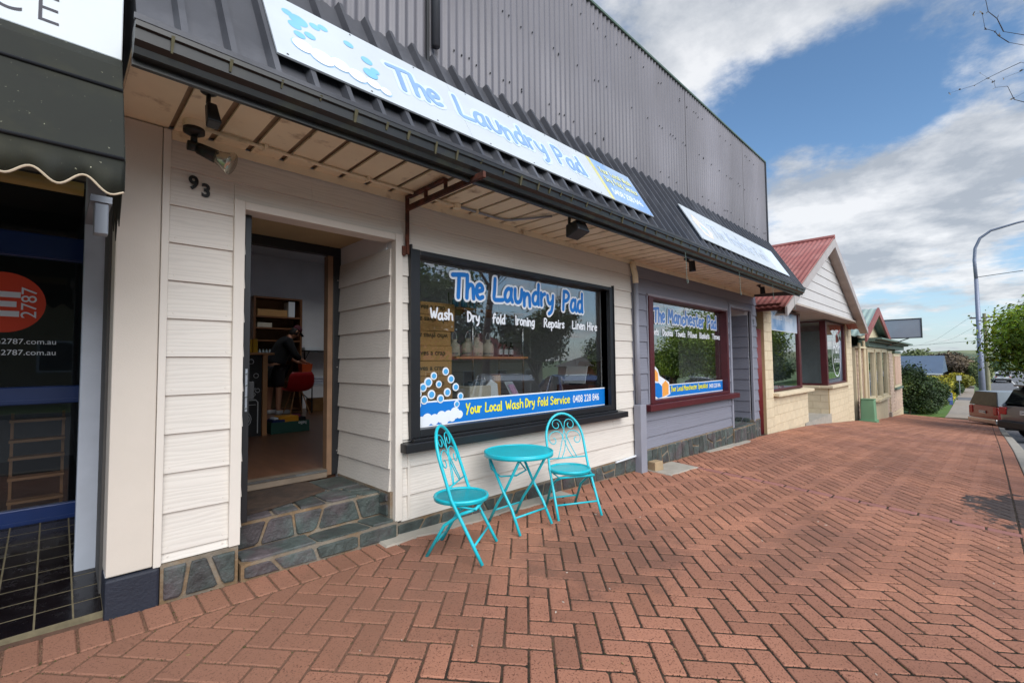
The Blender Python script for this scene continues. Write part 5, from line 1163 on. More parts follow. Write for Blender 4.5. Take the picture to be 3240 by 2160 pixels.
# ------------------------------------------------------------------ office next door
OFF = thing('office_building', 'office shopfront with blue window rails, white mullion and dark tiled base at the left edge', 'building', (-1,.5,0))
ALU = mat('satin_aluminium', '#aab1bc', .45, metal=.1, var=.05, vscale=9); NAVB = mat('navy_frame', '#0d2a5c', .3, var=.1)
YG = 1.26
MB().box(.113,.2115,.46,.56,.15,2.42).build('mullion', ALU, OFF, bevel=.006)
for z0, z1 in ((2.02,2.185),(1.062,1.178),(.29,.40)):
    MB().box(-3,.2,YG-.025,YG+.03,z0,z1).build('window_rail', NAVB, OFF, bevel=.008); MB().box(-3,.2,YG-.031,YG-.0255,z0+.016,z0+.03).build('rail_bead', NAVB, OFF)
MB().box(-3,.2,YG,YG+.006,.4005,1.0615).build('pane', GLASSD, OFF); MB().box(-3,.2,YG,YG+.006,1.1785,2.0195).build('pane', GLASSD, OFF); MB().box(-3,.2,YG,YG+.006,2.1855,2.6).build('pane', GLASSD, OFF)
RMP = lambda y: .098+.16*y
b = MB(); b.hexa([(-3,.0,-.1),(.2115,.0,-.1),(.2115,YG,-.1),(-3,YG,-.1),(-3,.0,RMP(0)-.0012),(.2115,.0,RMP(0)-.0012),(.2115,YG,RMP(YG)-.0012),(-3,YG,RMP(YG)-.0012)]); tl = b.build('entry_ramp', mat('tile_grout','#6f664f',.9,var=.25,vscale=20), OFF)
TILE = mat('black_glazed_tile', '#141012', .22, var=.25, vscale=9, rvar=.12)
tmesh = None
for i in range(9):
    for j in range(9):
        x1 = .235-.1325*i; x0 = x1-.1325; y0 = .0+.138*j
        w_ = min(x1,.2105)-x0-.004
        b = MB(); t_ = lambda y: RMP(y)
        b.hexa([(x0+.003,y0+.004,t_(y0+.004)-.01),(x0+w_,y0+.005,t_(y0+.004)-.01),(x0+w_,y0+.134,t_(y0+.134)-.01),(x0+.004,y0+.134,t_(y0+.134)-.01),(x0+.003,y0+.004,t_(y0+.004)),(x0+w_,y0+.005,t_(y0+.004)),(x0+w_,y0+.134,t_(y0+.134)),(x0+.004,y0+.134,t_(y0+.134))])
        b.build('tile', TILE, tl)
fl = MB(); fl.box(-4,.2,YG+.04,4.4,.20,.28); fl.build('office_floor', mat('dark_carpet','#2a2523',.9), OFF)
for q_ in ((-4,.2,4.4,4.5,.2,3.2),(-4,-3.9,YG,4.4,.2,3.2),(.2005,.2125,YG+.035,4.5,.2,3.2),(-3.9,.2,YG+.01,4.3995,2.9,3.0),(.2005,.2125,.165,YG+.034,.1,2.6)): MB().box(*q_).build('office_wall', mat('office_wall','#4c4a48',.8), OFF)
MB().box(-3,.21,.14,YG+.2,2.601,2.66).build('entry_ceiling', mat('office_render','#8b8a86',.8), OFF)
b = MB(); b.tube([(-3,-.3,2.095),(.08,-.3,2.095)], .030, 12); b.build('blind_roller', mat('yellow_roller','#8a7436',.5), OFF, smooth=True)
MB().box(-3,.21,.0,.14,2.45,3.2).build('upper_wall', mat('office_render','#8b8a86',.8), OFF)
MB().box(.115,.165,-.34,-.28,1.90,2.04).build('roller_bracket', GALV, OFF, bevel=.004); MB().box(.10,.175,-.35,.13,2.041,2.07).build('roller_bracket', GALV, OFF)
TO = lambda x, z, d: (x, YG-.006-d, z); DISC = mat('red_orange_vinyl', '#d6401c', .45, var=.05)
b = MB(); disc(b, -.234, 1.72, .1935, TO, 0, 40); b.build('round_decal', DISC, OFF)
for z_, x1 in ((1.770,-.157),(1.709,-.174),(1.647,-.161)): MB().box(-.41,x1,YG-.0085,YG-.0065,z_-.018,z_+.018).build('decal_bar', WHTV, OFF)
printed('lettering', '2787', Matrix.Translation((-.084,YG-.0085,1.62)) @ Matrix.Rotation(R(90),4,'X') @ Matrix.Rotation(R(90),4,'Z'), .102, WHTV, OFF)
for z_ in (1.454,1.383): printed('lettering', 'n2787.com.au', face_front(.0164,YG-.0075,z_), .049, WHTV, OFF, 1.0, 0, 'RIGHT')
rk = thing('timber_rack', 'low timber slat rack behind the office glass', 'rack', (-.1,1.7,.28))
for z_ in (.36,.52,.66,.78,.92): MB().box(-.20,.08,1.62,1.72,z_,z_+.018).build('slat', TIMB, rk)
for x_ in (-.19,.07): MB().box(x_-.008,x_+.008,1.721,1.737,.28,.98).build('upright', TIMB, rk)
sg = thing('fascia_sign', 'white fascia sign with thin dark capitals CE above the canvas awning', 'sign', (-.5,-.5,2.5))
MB().box(-2.6,.166,-.75,-.05,2.515,3.7).build('sign_box', mat('pale_sign','#c9d0d4',.4,var=.04,vscale=3), sg, bevel=.004)
printed('lettering', 'CE', face_front(-.205,-.7515,2.560), .155, mat('ink_navy','#15152c',.5), sg, .95, -.0025, 'LEFT', 1.25)
aw = thing('canvas_awning', 'dark green canvas awning with a scalloped cream-bound valance over the office window', 'awning', (-.5,-.9,2.0))
CANV = mat('mouldy_canvas', '#15180f', .8, var=.3, vscale=3, col2='#2b2a16', mixscale=2.2, mixpos=(.5,.72), speck=('#b5b49a', 60, .70))
pf = [(-.752,2.512),(-.80,2.46),(-.85,2.345),(-.99,2.035)]
b = MB(); XS = np.linspace(-1.6,.163,200)
for (y0, z0), (y1, z1) in zip(pf[:-1], pf[1:]): b.hexa([(-1.6,y1,z1),(.163,y1,z1),(.163,y1+.006,z1),(-1.6,y1+.006,z1),(-1.6,y0,z0),(.163,y0,z0),(.163,y0+.006,z0),(-1.6,y0+.006,z0)])
b.build('canopy', CANV, aw)
zz_ = lambda x: 1.925+.021*math.cos(2*math.pi*(x-.06)/.125)+.004*math.sin(x*31)-.015*max(0,(x-.10)/.06)**2
b = MB(); n = len(XS); v = [(x,-.993,2.034) for x in XS]+[(x,-.998+.004*math.sin(x*40),zz_(x)) for x in XS]; b.add(v, [(n+k,n+k+1,k+1,k) for k in range(n-1)]); o = b.build('valance', CANV, aw, smooth=True); s_ = o.modifiers.new('solid','SOLIDIFY'); s_.thickness = .002
b = MB(); b.tube([(x,-.999+.004*math.sin(x*40),zz_(x)) for x in XS], .0038, 6); b.build('binding', mat('cream_binding','#b8a890',.8), aw)
for (y_, z_) in pf[2:]:
    b = MB(); b.tube([(-1.6,y_-.004,z_),(.163,y_-.004,z_)], .007, 8); b.build('piping', mat('piping','#16171a',.6), aw, smooth=True)
b = MB(); b.add([(.164,-.99,2.03),(.164,-.752,2.51),(.164,-.60,2.5),(.164,-.55,1.95),(.164,-.60,1.86),(.164,-.66,1.93),(.164,-.70,1.80),(.164,-.77,1.90),(.164,-.83,1.83),(.164,-.90,1.94),(.164,-.985,1.92)], [tuple(range(11))]); o = b.build('side_flap', CANV, aw); s_ = o.modifiers.new('solid','SOLIDIFY'); s_.thickness = .003
# ------------------------------------------------------------------ cream block shop beyond the twin shops
BLK = thing('block_shop', 'cream concrete-block shop with maroon windows and a red-roofed white gable', 'building', (15, 3, -.5))
BCOL = mat('cream_block', '#d2c3a6', .75, var=.10, vscale=4, island=.05, bump=.25, bscale=60)
BMORT = mat('block_mortar', '#b39c76', .9, var=.1)
bm_cache = {}
def blocks(x0, x1, z0f, z1, y, parent, axis='x', bw=.40, bh=.20):
    # a wall of bonded blocks on the face y (axis 'x') or x (axis 'y'), each block its own object
    n = int(math.ceil((z1-z0f(x0)+.9)/bh)); k = 0
    bed_ = MB()
    zlow = min(z0f(x0), z0f(x1))-.1
    if axis == 'x': bed_.box(x0, x1, y+.004, y+.19, zlow, z1)
    else: bed_.box(y+.004, y+.19, x0, x1, zlow, z1)
    w = bed_.build('block_wall', BMORT, parent)
    for r_ in range(n):
        zt_ = z1-r_*bh; zb = zt_-bh; a = x0-(bw/2 if r_%2 else 0)
        while a < x1:
            s0, s1 = max(a, x0)+.004, min(a+bw, x1)-.004; a += bw
            if s1-s0 < .03 or zt_ < z0f((s0+s1)/2): continue
            key = (round(s1-s0,3), axis)
            if key not in bm_cache:
                b = MB(); L_ = s1-s0
                b.box(0, L_, -.004, .003, .004, bh-.004) if axis == 'x' else b.box(-.004, .003, 0, L_, .004, bh-.004)
                o = b.build('block', BCOL, w); bm_cache[key] = o.data
            else: o = place('block', bm_cache[key], w)
            o.location = o.location+(Vector((s0, y, zb)) if axis == 'x' else Vector((y, s0, zb)))
gB = lambda x: G(x, 0)-.05
blocks(10.46, 10.98, gB, 2.50, 0, BLK)
blocks(10.985, 13.78, gB, .52, .002, BLK)
blocks(16.22, 19.0, gB, .46, .002, BLK)
blocks(19.005, 19.95, gB, 2.50, 0, BLK)
blocks(.02, 1.9, lambda y: -.55, .46, 16.20, BLK, 'y')
sl = MB(); sl.hexa([(10.95,-.12,.52),(13.95,-.12,.50),(13.95,.2,.53),(10.95,.2,.55),(10.95,-.12,.59),(13.95,-.12,.57),(13.95,.2,.60),(10.95,.2,.62)]); sl.build('sill', BCOL, BLK, bevel=.01)
sl = MB(); sl.box(16.10,19.05,-.12,.2,.462,.54); sl.build('sill', BCOL, BLK, bevel=.01); sl = MB(); sl.box(16.08,16.4,.201,1.9,.462,.538); sl.build('sill', BCOL, BLK, bevel=.01)
W1 = MB(); W1.box(10.985,11.05,.02,.12,.622,2.47); W1.box(13.22,13.40,.02,.20,.605,2.47); W1.box(11.0505,13.2195,.02,.12,2.42,2.47); W1.box(11.0505,13.2195,.02,.12,.6225,.67); W1 = W1.build('window', MAROON, BLK, bevel=.006)
GLB = glass_mat('street_glass', (.85,.88,.88), 0, 1.52, 2.2)
MB().box(11.05,13.22,.06,.066,.67,2.42).build('pane', GLB, W1); MB().box(11.055,13.215,.050,.054,1.98,2.415).build('window_decal', mat('cloud_decal','#b9c6d8',.3,var=.12,vscale=1.5,col2='#5f86b3',mixscale=1.2), W1)
MB().box(11.055,13.215,.0495,.0545,1.965,1.978).build('decal_edge', WHTV, W1)
printed('lettering', 'Remedial Massage', face_front(11.15,.0485,2.22), .20, WHTV, W1, 1.15)
W2 = MB(); W2.box(16.18,16.34,.02,.18,.542,2.47); W2.box(18.80,18.99,.02,.12,.542,2.47); W2.box(16.3405,18.7995,.02,.12,2.43,2.47); W2.box(16.3405,18.7995,.02,.12,.542,.60); W2.box(16.20,16.32,.181,1.85,2.43,2.47); W2.box(16.20,16.32,.181,1.85,.542,.60); W2 = W2.build('window', MAROON, BLK, bevel=.006)
MB().box(16.34,18.80,.06,.066,.60,2.43).build('pane', GLB, W2); MB().box(16.25,16.256,.181,1.85,.60,2.43).build('pane', GLB, W2)
TW = lambda x, z, d: (x, .056-d, z); b = MB()
ribbon(b, [(17.75+.62*math.cos(q), 1.5+.72*math.sin(q)) for q in np.linspace(0,2*math.pi,33)], .035, TW, 0)
b.build('oval_decal', WHTV, W2)
stroke_text('lettering', 'Hair', 17.3, 18.2, 1.52, .36, .045, TW, WHTV, W2, .0004, 3, .03); stroke_text('lettering', 'studio', 17.35, 18.15, 1.22, .17, .02, TW, WHTV, W2, .0004, 4, .02) if all(c in GL for c in 'studio') else None
b = MB(); b.box(16.3,19.9,1.9,2.0,-.5,2.6); b.box(10.2,16.3,2.2,2.3,-.5,2.6); b.box(19.9,19.95,.19,8.0,-1.0,2.5); b.box(10.46,10.5,.19,8.0,-.4,2.5); b.box(10.5,19.9,7.9,8,-1,2.5); b.box(13.40,13.5,.21,3.0,-.4,2.6); b.build('inner_wall', mat('white_partition','#c6cacd',.8), BLK)
MB().box(13.4,16.3,-.02,3.0,-.6,-.28).build('entry_floor', CONC, BLK)
MB().box(10.40,20.05,-.38,3.1,2.505,2.55).build('eave_soffit', mat('verge_soffit','#a89c92',.7), BLK)
# gable of wide white boards, barge boards and the two roof slopes
apx, apz, lx, lz, rx_, rz_ = 14.7, 4.50, 10.03, 2.33, 19.42, 2.33
GBW = mat('white_gable_board', '#c3c0be', .6, var=.06, vscale=3, bump=.05)
slope = (apz-lz)/(apx-lx)
z = 2.50; 
while z < 4.35:
    z2 = min(z+.245, 4.42); hw0 = max(.02, (4.43-z)/slope-.05); hw1 = max(.01, (4.43-z2)/slope-.05)
    b = MB(); b.hexa([(apx-hw0,-.33,z),(apx+hw0,-.33,z),(apx+hw0,-.30,z),(apx-hw0,-.30,z),(apx-hw1,-.315,z2-.002),(apx+hw1,-.315,z2-.002),(apx+hw1,-.30,z2-.002),(apx-hw1,-.30,z2-.002)]); b.build('gable_board', GBW, BLK); z += .245
REDR = mat('red_corrugated', '#a0625c', .6, metal=.1, var=.10, vscale=2, col2='#ab726b', mixscale=1.5)
def roof_slope(xa, za, xb, zb, y0, y1, m_, parent, pitch=.11, amp=.010, name='roof_slope'):
    # corrugations run down the slope, repeating along y
    n = int((y1-y0)/pitch*4); b = MB(); v = []; dx, dz = xb-xa, zb-za; l = math.hypot(dx, dz); nx, nz = -dz/l, dx/l
    if nz < 0: nx, nz = -nx, -nz
    for k in range(n+1):
        y_ = y0+(y1-y0)*k/n; h = amp*math.cos(math.pi*.5*k)
        v += [(xa+nx*h, y_, za+nz*h), (xb+nx*h, y_, zb+nz*h), (xb+nx*(h-.02), y_, zb+nz*(h-.02)), (xa+nx*(h-.02), y_, za+nz*(h-.02))]
    f = [(4*k, 4*k+4, 4*k+5, 4*k+1) for k in range(n)]+[(4*k+3, 4*k+2, 4*k+6, 4*k+7) for k in range(n)]+[(4*k+1, 4*k+5, 4*k+6, 4*k+2) for k in range(n)]+[(0,1,2,3), (4*n+3,4*n+2,4*n+1,4*n)]
    return b.add(v, f).build(name, m_, parent, smooth=True)
roof_slope(apx, apz+.06, lx-.05, lz+.02, -.55, 8.2, REDR, BLK); roof_slope(apx, apz+.06, rx_+.05, rz_+.02, -.55, 8.2, REDR, BLK)
b = MB(); b.tube([(apx,-.56,apz+.07),(apx,8.2,apz+.07)], .06, 8); b.build('ridge_cap', REDR, BLK)
BARGE = mat('barge_board', '#aaa3a0', .6, var=.08)
for xe, ze in ((lx,lz),(rx_,rz_)):
    b = MB(); b.hexa([(apx,-.56,apz-.20),(xe,-.56,ze-.18),(xe,-.52,ze-.18),(apx,-.52,apz-.20),(apx,-.56,apz+.02),(xe,-.56,ze),(xe,-.52,ze),(apx,-.52,apz+.02)]); b.build('barge_board', BARGE, BLK)
    b = MB(); b.hexa([(apx,-.519,apz-.18),(xe,-.519,ze-.16),(xe,-.335,ze-.16),(apx,-.335,apz-.18),(apx,-.519,apz-.16),(xe,-.519,ze-.14),(xe,-.335,ze-.14),(apx,-.335,apz-.16)]); b.build('verge_lining', mat('verge_soffit','#a89c92',.7), BLK)
b = MB(); b.box(10.03,10.12,-.45,8,2.28,2.42); b.build('gutter', mat('brown_gutter','#5a2a24',.5), BLK)
t = thing('security_camera', 'small white security camera under the gable corner by the awning end', 'camera', (10.6,-.34,2.45)); MB().box(10.55,10.75,-.42,-.335,2.52,2.56).build('mount', WHITE, t); b = MB(); b.tube([(10.65,-.40,2.52),(10.68,-.46,2.43)], [.05,.045], 12); b.build('camera_head', DARKP, t)
fn = thing('side_gate', 'narrow dark red corrugated gate in the gap between the shops', 'gate', (10.2,.06,-.2))
b = MB(); n = 48; v = []
for k in range(n+1): x_ = 9.985+.465*k/n; v += [(x_,.06+.012*math.cos(k*1.571),-.25),(x_,.06+.012*math.cos(k*1.571),1.95)]
b.add(v, [(2*k,2*k+2,2*k+3,2*k+1) for k in range(n)]); o = b.build('corrugated_panel', mat('dark_red_steel','#6d2428',.5,var=.1), fn, smooth=True); s_ = o.modifiers.new('solid','SOLIDIFY'); s_.thickness = .003
t = thing('hand_rail', 'bent galvanised handrail post at the block shop entry', 'handrail', (14.4,.25,-.4)); b = MB(); b.tube([(14.1,.6,.40),(14.35,.30,.40),(14.45,.22,.36),(14.48,.20,.28),(14.48,.20,-.40)], .024, 10); b.build('rail', GALV, t, smooth=True); MB().box(14.42,14.54,.14,.26,-.43,-.40).build('foot_plate', GALV, t)
# ------------------------------------------------------------------ cottage shop
CT = thing('cottage_shop', 'cream weatherboard cottage shop with bay windows, shuttered window and pale green gabled roof', 'building', (27, 3, -1))
PINKB = mat('aged_cream_board', '#c2ab97', .7, var=.12, vscale=5, col2='#b09a88', mixscale=4); CRT = mat('cottage_trim', '#cdbf9f', .6, var=.08); GRT = mat('green_trim', '#62756a', .6, var=.1)
gC = lambda x: G(x, 0)-.1
def cboards(x0, x1, z0f, z1, y, pitch=.17, m_=PINKB):
    z = z1
    while z > z0f(x0)-.02:
        b = MB(); a, c = z-pitch+.001, z
        b.hexa([(x0,y-.03,a),(x1,y-.03,a),(x1,y,a),(x0,y,a),(x0,y-.01,c),(x1,y-.01,c),(x1,y,c),(x0,y,c)]); b.build('weatherboard', m_, CT); z -= pitch
MB().box(20.6,33.95,.002,.15,-2.2,1.75).build('wall_frame', CRT, CT)
cboards(20.7, 22.05, gC, 1.75, 0); cboards(27.62, 28.95, gC, 1.55, -.0); cboards(29.0, 30.4, lambda x: -1.35, 1.60, -.05); cboards(33.05, 33.9, lambda x: -1.35, 1.60, -.05)
cboards(30.405, 33.045, lambda x: -1.35, -.16, -.05)
MB().box(28.9,33.98,-.045,.0,-2.2,1.70).build('front_wall', CRT, CT); MB().box(28.95,33.95,-.075,-.046,-2.2,-1.36).build('rendered_plinth', CRT, CT)
MB().box(22.06,27.6,-.10,.0,-2.2,-.42).build('bay_plinth', CRT, CT)
CG = glass_mat('cottage_glass', (.5,.56,.56), 0, 1.52, 1.6)
def cwin(x0, x1, z0, z1):
    w = MB(); t_ = .14; w.box(x0,x0+t_,-.16,-.02,z0,z1); w.box(x1-t_,x1,-.16,-.02,z0,z1); w.box(x0+t_,x1-t_,-.158,-.02,z1-.12,z1); w.box(x0+t_,x1-t_,-.158,-.02,z0,z0+.1); w = w.build('window', CRT, CT)
    MB().box(x0+t_,x1-t_,-.09,-.08,z0+.1,z1-.12).build('pane', CG, w); MB().box(x0-.05,x1+.05,-.24,-.02,z0-.09,z0-.002).build('sill', CRT, w); return w
cwin(22.1,23.75,-.27,1.70); cwin(24.0,25.6,-.36,1.72); cwin(25.75,27.5,-.36,1.72)
MB().box(20.6,27.6,-.14,.0,1.71,1.78).build('window_head', CRT, CT)
w = MB().box(30.5,33.0,-.10,-.046,-.16,1.60).build('shuttered_window', CRT, CT)
for a, c in ((30.62,31.7),(31.78,32.88)): MB().box(a,c,-.13,-.101,-.02,1.45).build('shutter', mat('blush_shutter','#c0a18c',.7,var=.1), w, bevel=.01)
MB().box(30.4,33.1,-.2,-.047,-.26,-.162).build('sill', GRT, w); MB().box(30.45,33.05,-.16,-.047,1.602,1.72).build('hood', GRT, w)
for z0, z1, y0 in ((1.79,1.98,-.22),(1.985,2.05,-.42),(2.055,2.12,-.62)): MB().box(22.0,33.98,y0,.1,z0,z1).build('cornice', GRT, CT)
PGR = mat('pale_green_roof', '#9fb3ab', .5, metal=.1, var=.08, vscale=2)
roof_slope(23.6,3.35,20.3,2.15,-.35,9,PGR,CT,.2,.02); roof_slope(23.6,3.35,27.0,2.12,-.35,9,PGR,CT,.2,.02)
for xe in (20.3,27.0):
    b = MB(); b.hexa([(23.6,-.40,3.08),(xe,-.40,1.92),(xe,-.34,1.92),(23.6,-.34,3.08),(23.6,-.40,3.38),(xe,-.40,2.18),(xe,-.34,2.18),(23.6,-.34,3.38)]); b.build('barge_board', mat('red_barge','#8d5450',.6,var=.1), CT)
b = MB(); b.add([(20.8,-.05,2.1),(26.6,-.05,2.1),(23.6,-.05,3.2)], [(0,1,2)]); b.build('gable_face', CRT, CT)
MB().box(27.0,33.98,-.1,9,2.125,2.2).build('flat_roof', PGR, CT); MB().box(20.6,20.7,.15,9,-1.2,2.2).build('side_wall', PINKB, CT); MB().box(33.85,33.95,.15,9,-2.2,2.12).build('side_wall', PINKB, CT); MB().box(20.7,33.85,8.9,9,-2.2,2.12).build('side_wall', PINKB, CT)
MB().box(28.6,28.9,-.12,0,-1.6,-1.25).build('vent_block', CONC, CT); b = MB(); b.tube([(21.7,-.10,2.0),(21.75,-.10,1.7),(21.75,-.10,-1.0)], .05, 8); b.build('downpipe', CRT, CT); b = MB(); b.tube([(20.75,-.10,1.9),(20.75,-.10,-1.0)], .045, 8); b.build('downpipe', CRT, CT)
hs = thing('hanging_sign', 'blank grey box sign with a dark frame projecting over the footpath from the cottage shop', 'sign', (27,-.6,2.2))
MB().box(26.93,27.07,-1.42,.10,2.26,3.05).build('sign_face', mat('blank_sign','#98a0aa',.4,var=.04), hs)
b = MB()
for y0, y1, z0, z1 in ((-1.46,.12,3.05,3.09),(-1.46,.12,2.22,2.26),(-1.46,-1.42,2.2605,3.0495),(.1,.14,2.2605,3.0495)): b.box(26.91,27.09,y0,y1,z0,z1)
b.build('sign_frame', mat('dark_sign_frame','#3a4040',.5), hs); b = MB(); b.tube([(27,-.3,2.22),(27,-.3,2.0)], .03, 8); b.tube([(27,-1.0,2.22),(27,-.2,1.9)], .02, 8); b.build('sign_support', DARKP, hs)
gp_ = thing('utility_pillar', 'green metal utility pillar against the cottage shop wall', 'utility box', (20.6,-.35,-1)); gz0 = G(20.6,-.35)
b = MB(); b.hexa([(20.38,-.52,gz0),(20.85,-.52,gz0-.03),(20.85,-.10,gz0-.03),(20.38,-.10,gz0),(20.40,-.50,gz0+.78),(20.83,-.50,gz0+.78),(20.83,-.12,gz0+.78),(20.40,-.12,gz0+.78)]); b.build('cabinet', mat('utility_green','#6f9a78',.55,var=.06), gp_, bevel=.02)
MB().box(20.32,20.9,-.56,-.06,gz0-.06,gz0+.06).build('plinth', mat('utility_green','#6f9a78',.55), gp_); MB().box(20.39,20.84,-.51,-.11,gz0+.781,gz0+.80).build('lid', mat('utility_green_dk','#5d8566',.5), gp_)
# ------------------------------------------------------------------ far bungalow
BG = thing('bungalow', 'blue-grey roofed brick bungalow with white porch posts beyond the shrubs', 'building', (62,4,-2))
BRK = mat('brown_brick','#7d4a34',.8,var=.15,vscale=8); BRF = mat('slate_blue_roof','#56677c',.5,metal=.1,var=.08,vscale=1)
MB().box(57,65.5,-.4,11.5,-2.6,.0).build('wall', BRK, BG)
b = MB(); b.hexa([(55.5,-.9,.0),(66,-.9,.0),(66,12,.0),(55.5,12,.0),(60.6,-.9,1.6),(60.9,-.9,1.6),(60.9,12,1.6),(60.6,12,1.6)]); b.build('roof', BRF, BG)
for y_ in (-.55,.25): MB().box(56.0,56.25,y_-.13,y_+.13,-2.6,.0).build('porch_post', WHITE, BG)
MB().box(56.93,56.999,1.2,2.6,-1.5,-.4).build('window', mat('dark_pane','#2a3238',.2), BG)
MB().box(55.4,55.5,-.95,12,-.12,.0).build('gutter', WHITE, BG)
# ------------------------------------------------------------------ vegetation
def leafcloud(name, blobs, n, size, mats, parent, seed, shell=.55, up=.35):
    rg = np.random.RandomState(seed); w = np.array([b[3]*b[4]*b[5] for b in blobs]); w = w/w.sum()
    idx = rg.choice(len(blobs), n, p=w); B = np.array(blobs)[idx]
    d = rg.normal(size=(n,3)); d /= np.linalg.norm(d, axis=1, keepdims=True)
    r = shell+(1-shell)*rg.rand(n,1)**.6; r *= 1+.12*rg.normal(size=(n,1))
    p = B[:,:3]+d*B[:,3:6]*r
    nrm = d*.7+rg.normal(size=(n,3))*.6+np.array([0,0,up]); nrm /= np.linalg.norm(nrm, axis=1, keepdims=True)
    a = np.cross(nrm, rg.normal(size=(n,3))); a /= np.linalg.norm(a, axis=1, keepdims=True); b = np.cross(nrm, a)
    s = size*(.6+.8*rg.rand(n,1))
    v = np.stack([p-a*s*.5, p+b*s*.28+nrm*s*.06, p+a*s*.55, p-b*s*.28+nrm*s*.06], 1).reshape(-1,3)
    f = np.arange(4*n).reshape(-1,4)
    # clump colour: low-frequency hash of position
    h = np.sin(p[:,0]*2.1/size*.1+seed)+np.sin(p[:,1]*2.3/size*.1+1.3*seed)+np.sin(p[:,2]*2.6/size*.1+2.1)+rg.normal(size=n)*.7
    mi = np.digitize(h, np.quantile(h, np.linspace(0,1,len(mats)+1)[1:-1]))
    return place(name, fast_mesh(name, v, f, mats, mi), parent)
def leafm(name, c, c2=None): return mat(name, c, .55, var=.22, vscale=1.5, col2=c2, mixscale=2.0, spec=.3)
LG = [leafm('leaf_dark','#33441c'), leafm('leaf_mid','#4a5f22'), leafm('leaf_light','#6a7d2c')]
LS = [leafm('spring_dark','#4c6418'), leafm('spring_mid','#6d8a1e'), leafm('spring_light','#92a62c')]
LC = [leafm('shrub_dark','#2c3f20'), leafm('shrub_mid','#41562a'), leafm('shrub_light','#5d6b34')]
LY = [leafm('gold_dark','#6a6a1c'), leafm('gold_mid','#8f8a24'), leafm('gold_light','#b0a430')]
LB_ = [leafm('bronze_dark','#43382c'), leafm('bronze_mid','#5d4f3c'), leafm('bronze_light','#756650')]
LO = [leafm('olive_dark','#56603a'), leafm('olive_mid','#6d7648'), leafm('olive_light','#838a5c')]
BARK = mat('bark','#5b4d40',.9,var=.25,vscale=12,bump=.6,bscale=30)
BARKD = mat('dark_twig','#3a322c',.9,var=.2)
def shrub(label, c, r, n, size, mats, seed, group=None, cat='shrub', name='shrub', nb=7):
    t = thing(name, label, cat, (c[0],c[1],c[2]-r[2]), group=group); rg = random.Random(seed)
    bl = [(c[0],c[1],c[2],r[0]*.8,r[1]*.8,r[2]*.85)]
    for k in range(nb):
        q = rg.uniform(0,6.28); u = rg.uniform(-.6,.8); bl.append((c[0]+r[0]*.6*math.cos(q), c[1]+r[1]*.6*math.sin(q), c[2]+r[2]*.5*u, r[0]*rg.uniform(.3,.5), r[1]*rg.uniform(.3,.5), r[2]*rg.uniform(.25,.5)))
    leafcloud('crown', bl, n, size, mats, t, seed)
    b = MB()
    for k in range(4): b.tube([(c[0]+rg.uniform(-.1,.1)*r[0],c[1]+rg.uniform(-.1,.1)*r[1],c[2]-r[2]), (c[0]+rg.uniform(-.4,.4)*r[0],c[1]+rg.uniform(-.4,.4)*r[1],c[2]+r[2]*.3)], [.04,.012], 6)
    b.build('trunk', BARK, t); return t
def tree(label, base, h, r, n, size, mats, seed, trunk_r=.16, nb=12, low=.35, cat='tree', group=None, name='tree'):
    t = thing(name, label, cat, base, group=group); rg = random.Random(seed); x, y, z = base; bl = []
    b = MB(); b.tube([(x,y,z-.2),(x+.05,y,z+h*low*.6),(x+.1*rg.uniform(-1,1),y+.1*rg.uniform(-1,1),z+h*low),(x+.2*rg.uniform(-1,1),y,z+h*.8)], [trunk_r*1.2,trunk_r,trunk_r*.8,trunk_r*.15], 10)
    b.build('trunk', BARK, t, smooth=True); lb = MB()
    for k in range(nb):
        q = k*2.4+rg.uniform(-.4,.4); rad = r*rg.uniform(.35,.75); zz_ = z+h*(low+(1-low)*rg.uniform(.25,.9)); s = rg.uniform(.28,.48)*r
        bl.append((x+rad*math.cos(q), y+rad*math.sin(q), zz_, s*1.15, s*1.15, s*.85))
        lb.tube([(x,y,z+h*low*rg.uniform(.8,1.3)), (x+rad*.5*math.cos(q), y+rad*.5*math.sin(q), (z+h*low+zz_)/2+.1), (x+rad*math.cos(q), y+rad*math.sin(q), zz_)], [trunk_r*.45,trunk_r*.25,.015], 6)
    bl.append((x,y,z+h*.72,r*.5,r*.5,h*.22)); lb.build('limb', BARK, t, smooth=True)
    leafcloud('crown', bl, n, size, mats, t, seed, .35); return t
gG = lambda x: prof(x)-.1
# grass verge, concrete path beyond the bricks
GX = list(np.arange(34.02, 64, 2.0))
PZ = lambda x, y: prof(x)-.06
strip('grass_verge', GX, -1.75, .8, PZ, GRASS, .25, kind='structure'); strip('grass_verge', GX, -3.42, -2.75, PZ, GRASS, .25, kind='structure')
strip('concrete_path', list(np.arange(34.02, 84, 2.0)), -2.74, -1.76, lambda x, y: prof(x)-.05, mat('path_concrete','#9c9184',.9,var=.12,vscale=3), .2, kind='structure')
strip('side_lane', [52,54,56], -3.4, 4, lambda x, y: prof(x)-.045, ASPH, .2, kind='structure')
strip('grass_verge', list(np.arange(64.02, 120, 4.0)), -3.42, 6, lambda x, y: prof(x)-.08, GRASS, .25, kind='structure') if False else None
shrub('tall dense green shrub at the corner of the cottage shop', (35.4,-.3,-.35), (1.1,1.1,1.55), 15000, .11, LC, 1, 'shrubs beside the footpath')
shrub('rounded green shrub next past the cottage corner shrub', (37.3,-.95,-.75), (1.2,1.0,1.15), 13000, .105, LC, 2, 'shrubs beside the footpath')
shrub('low spreading green shrub in front at the end of the bricks', (36.2,-.75,-1.45), (1.2,.8,.55), 9000, .09, LC, 31, 'shrubs beside the footpath')
shrub('smaller clipped green shrub beside the blue notice board', (42.0,-.95,-1.35), (1.3,.8,.75), 9000, .10, LC, 3, 'shrubs beside the footpath')
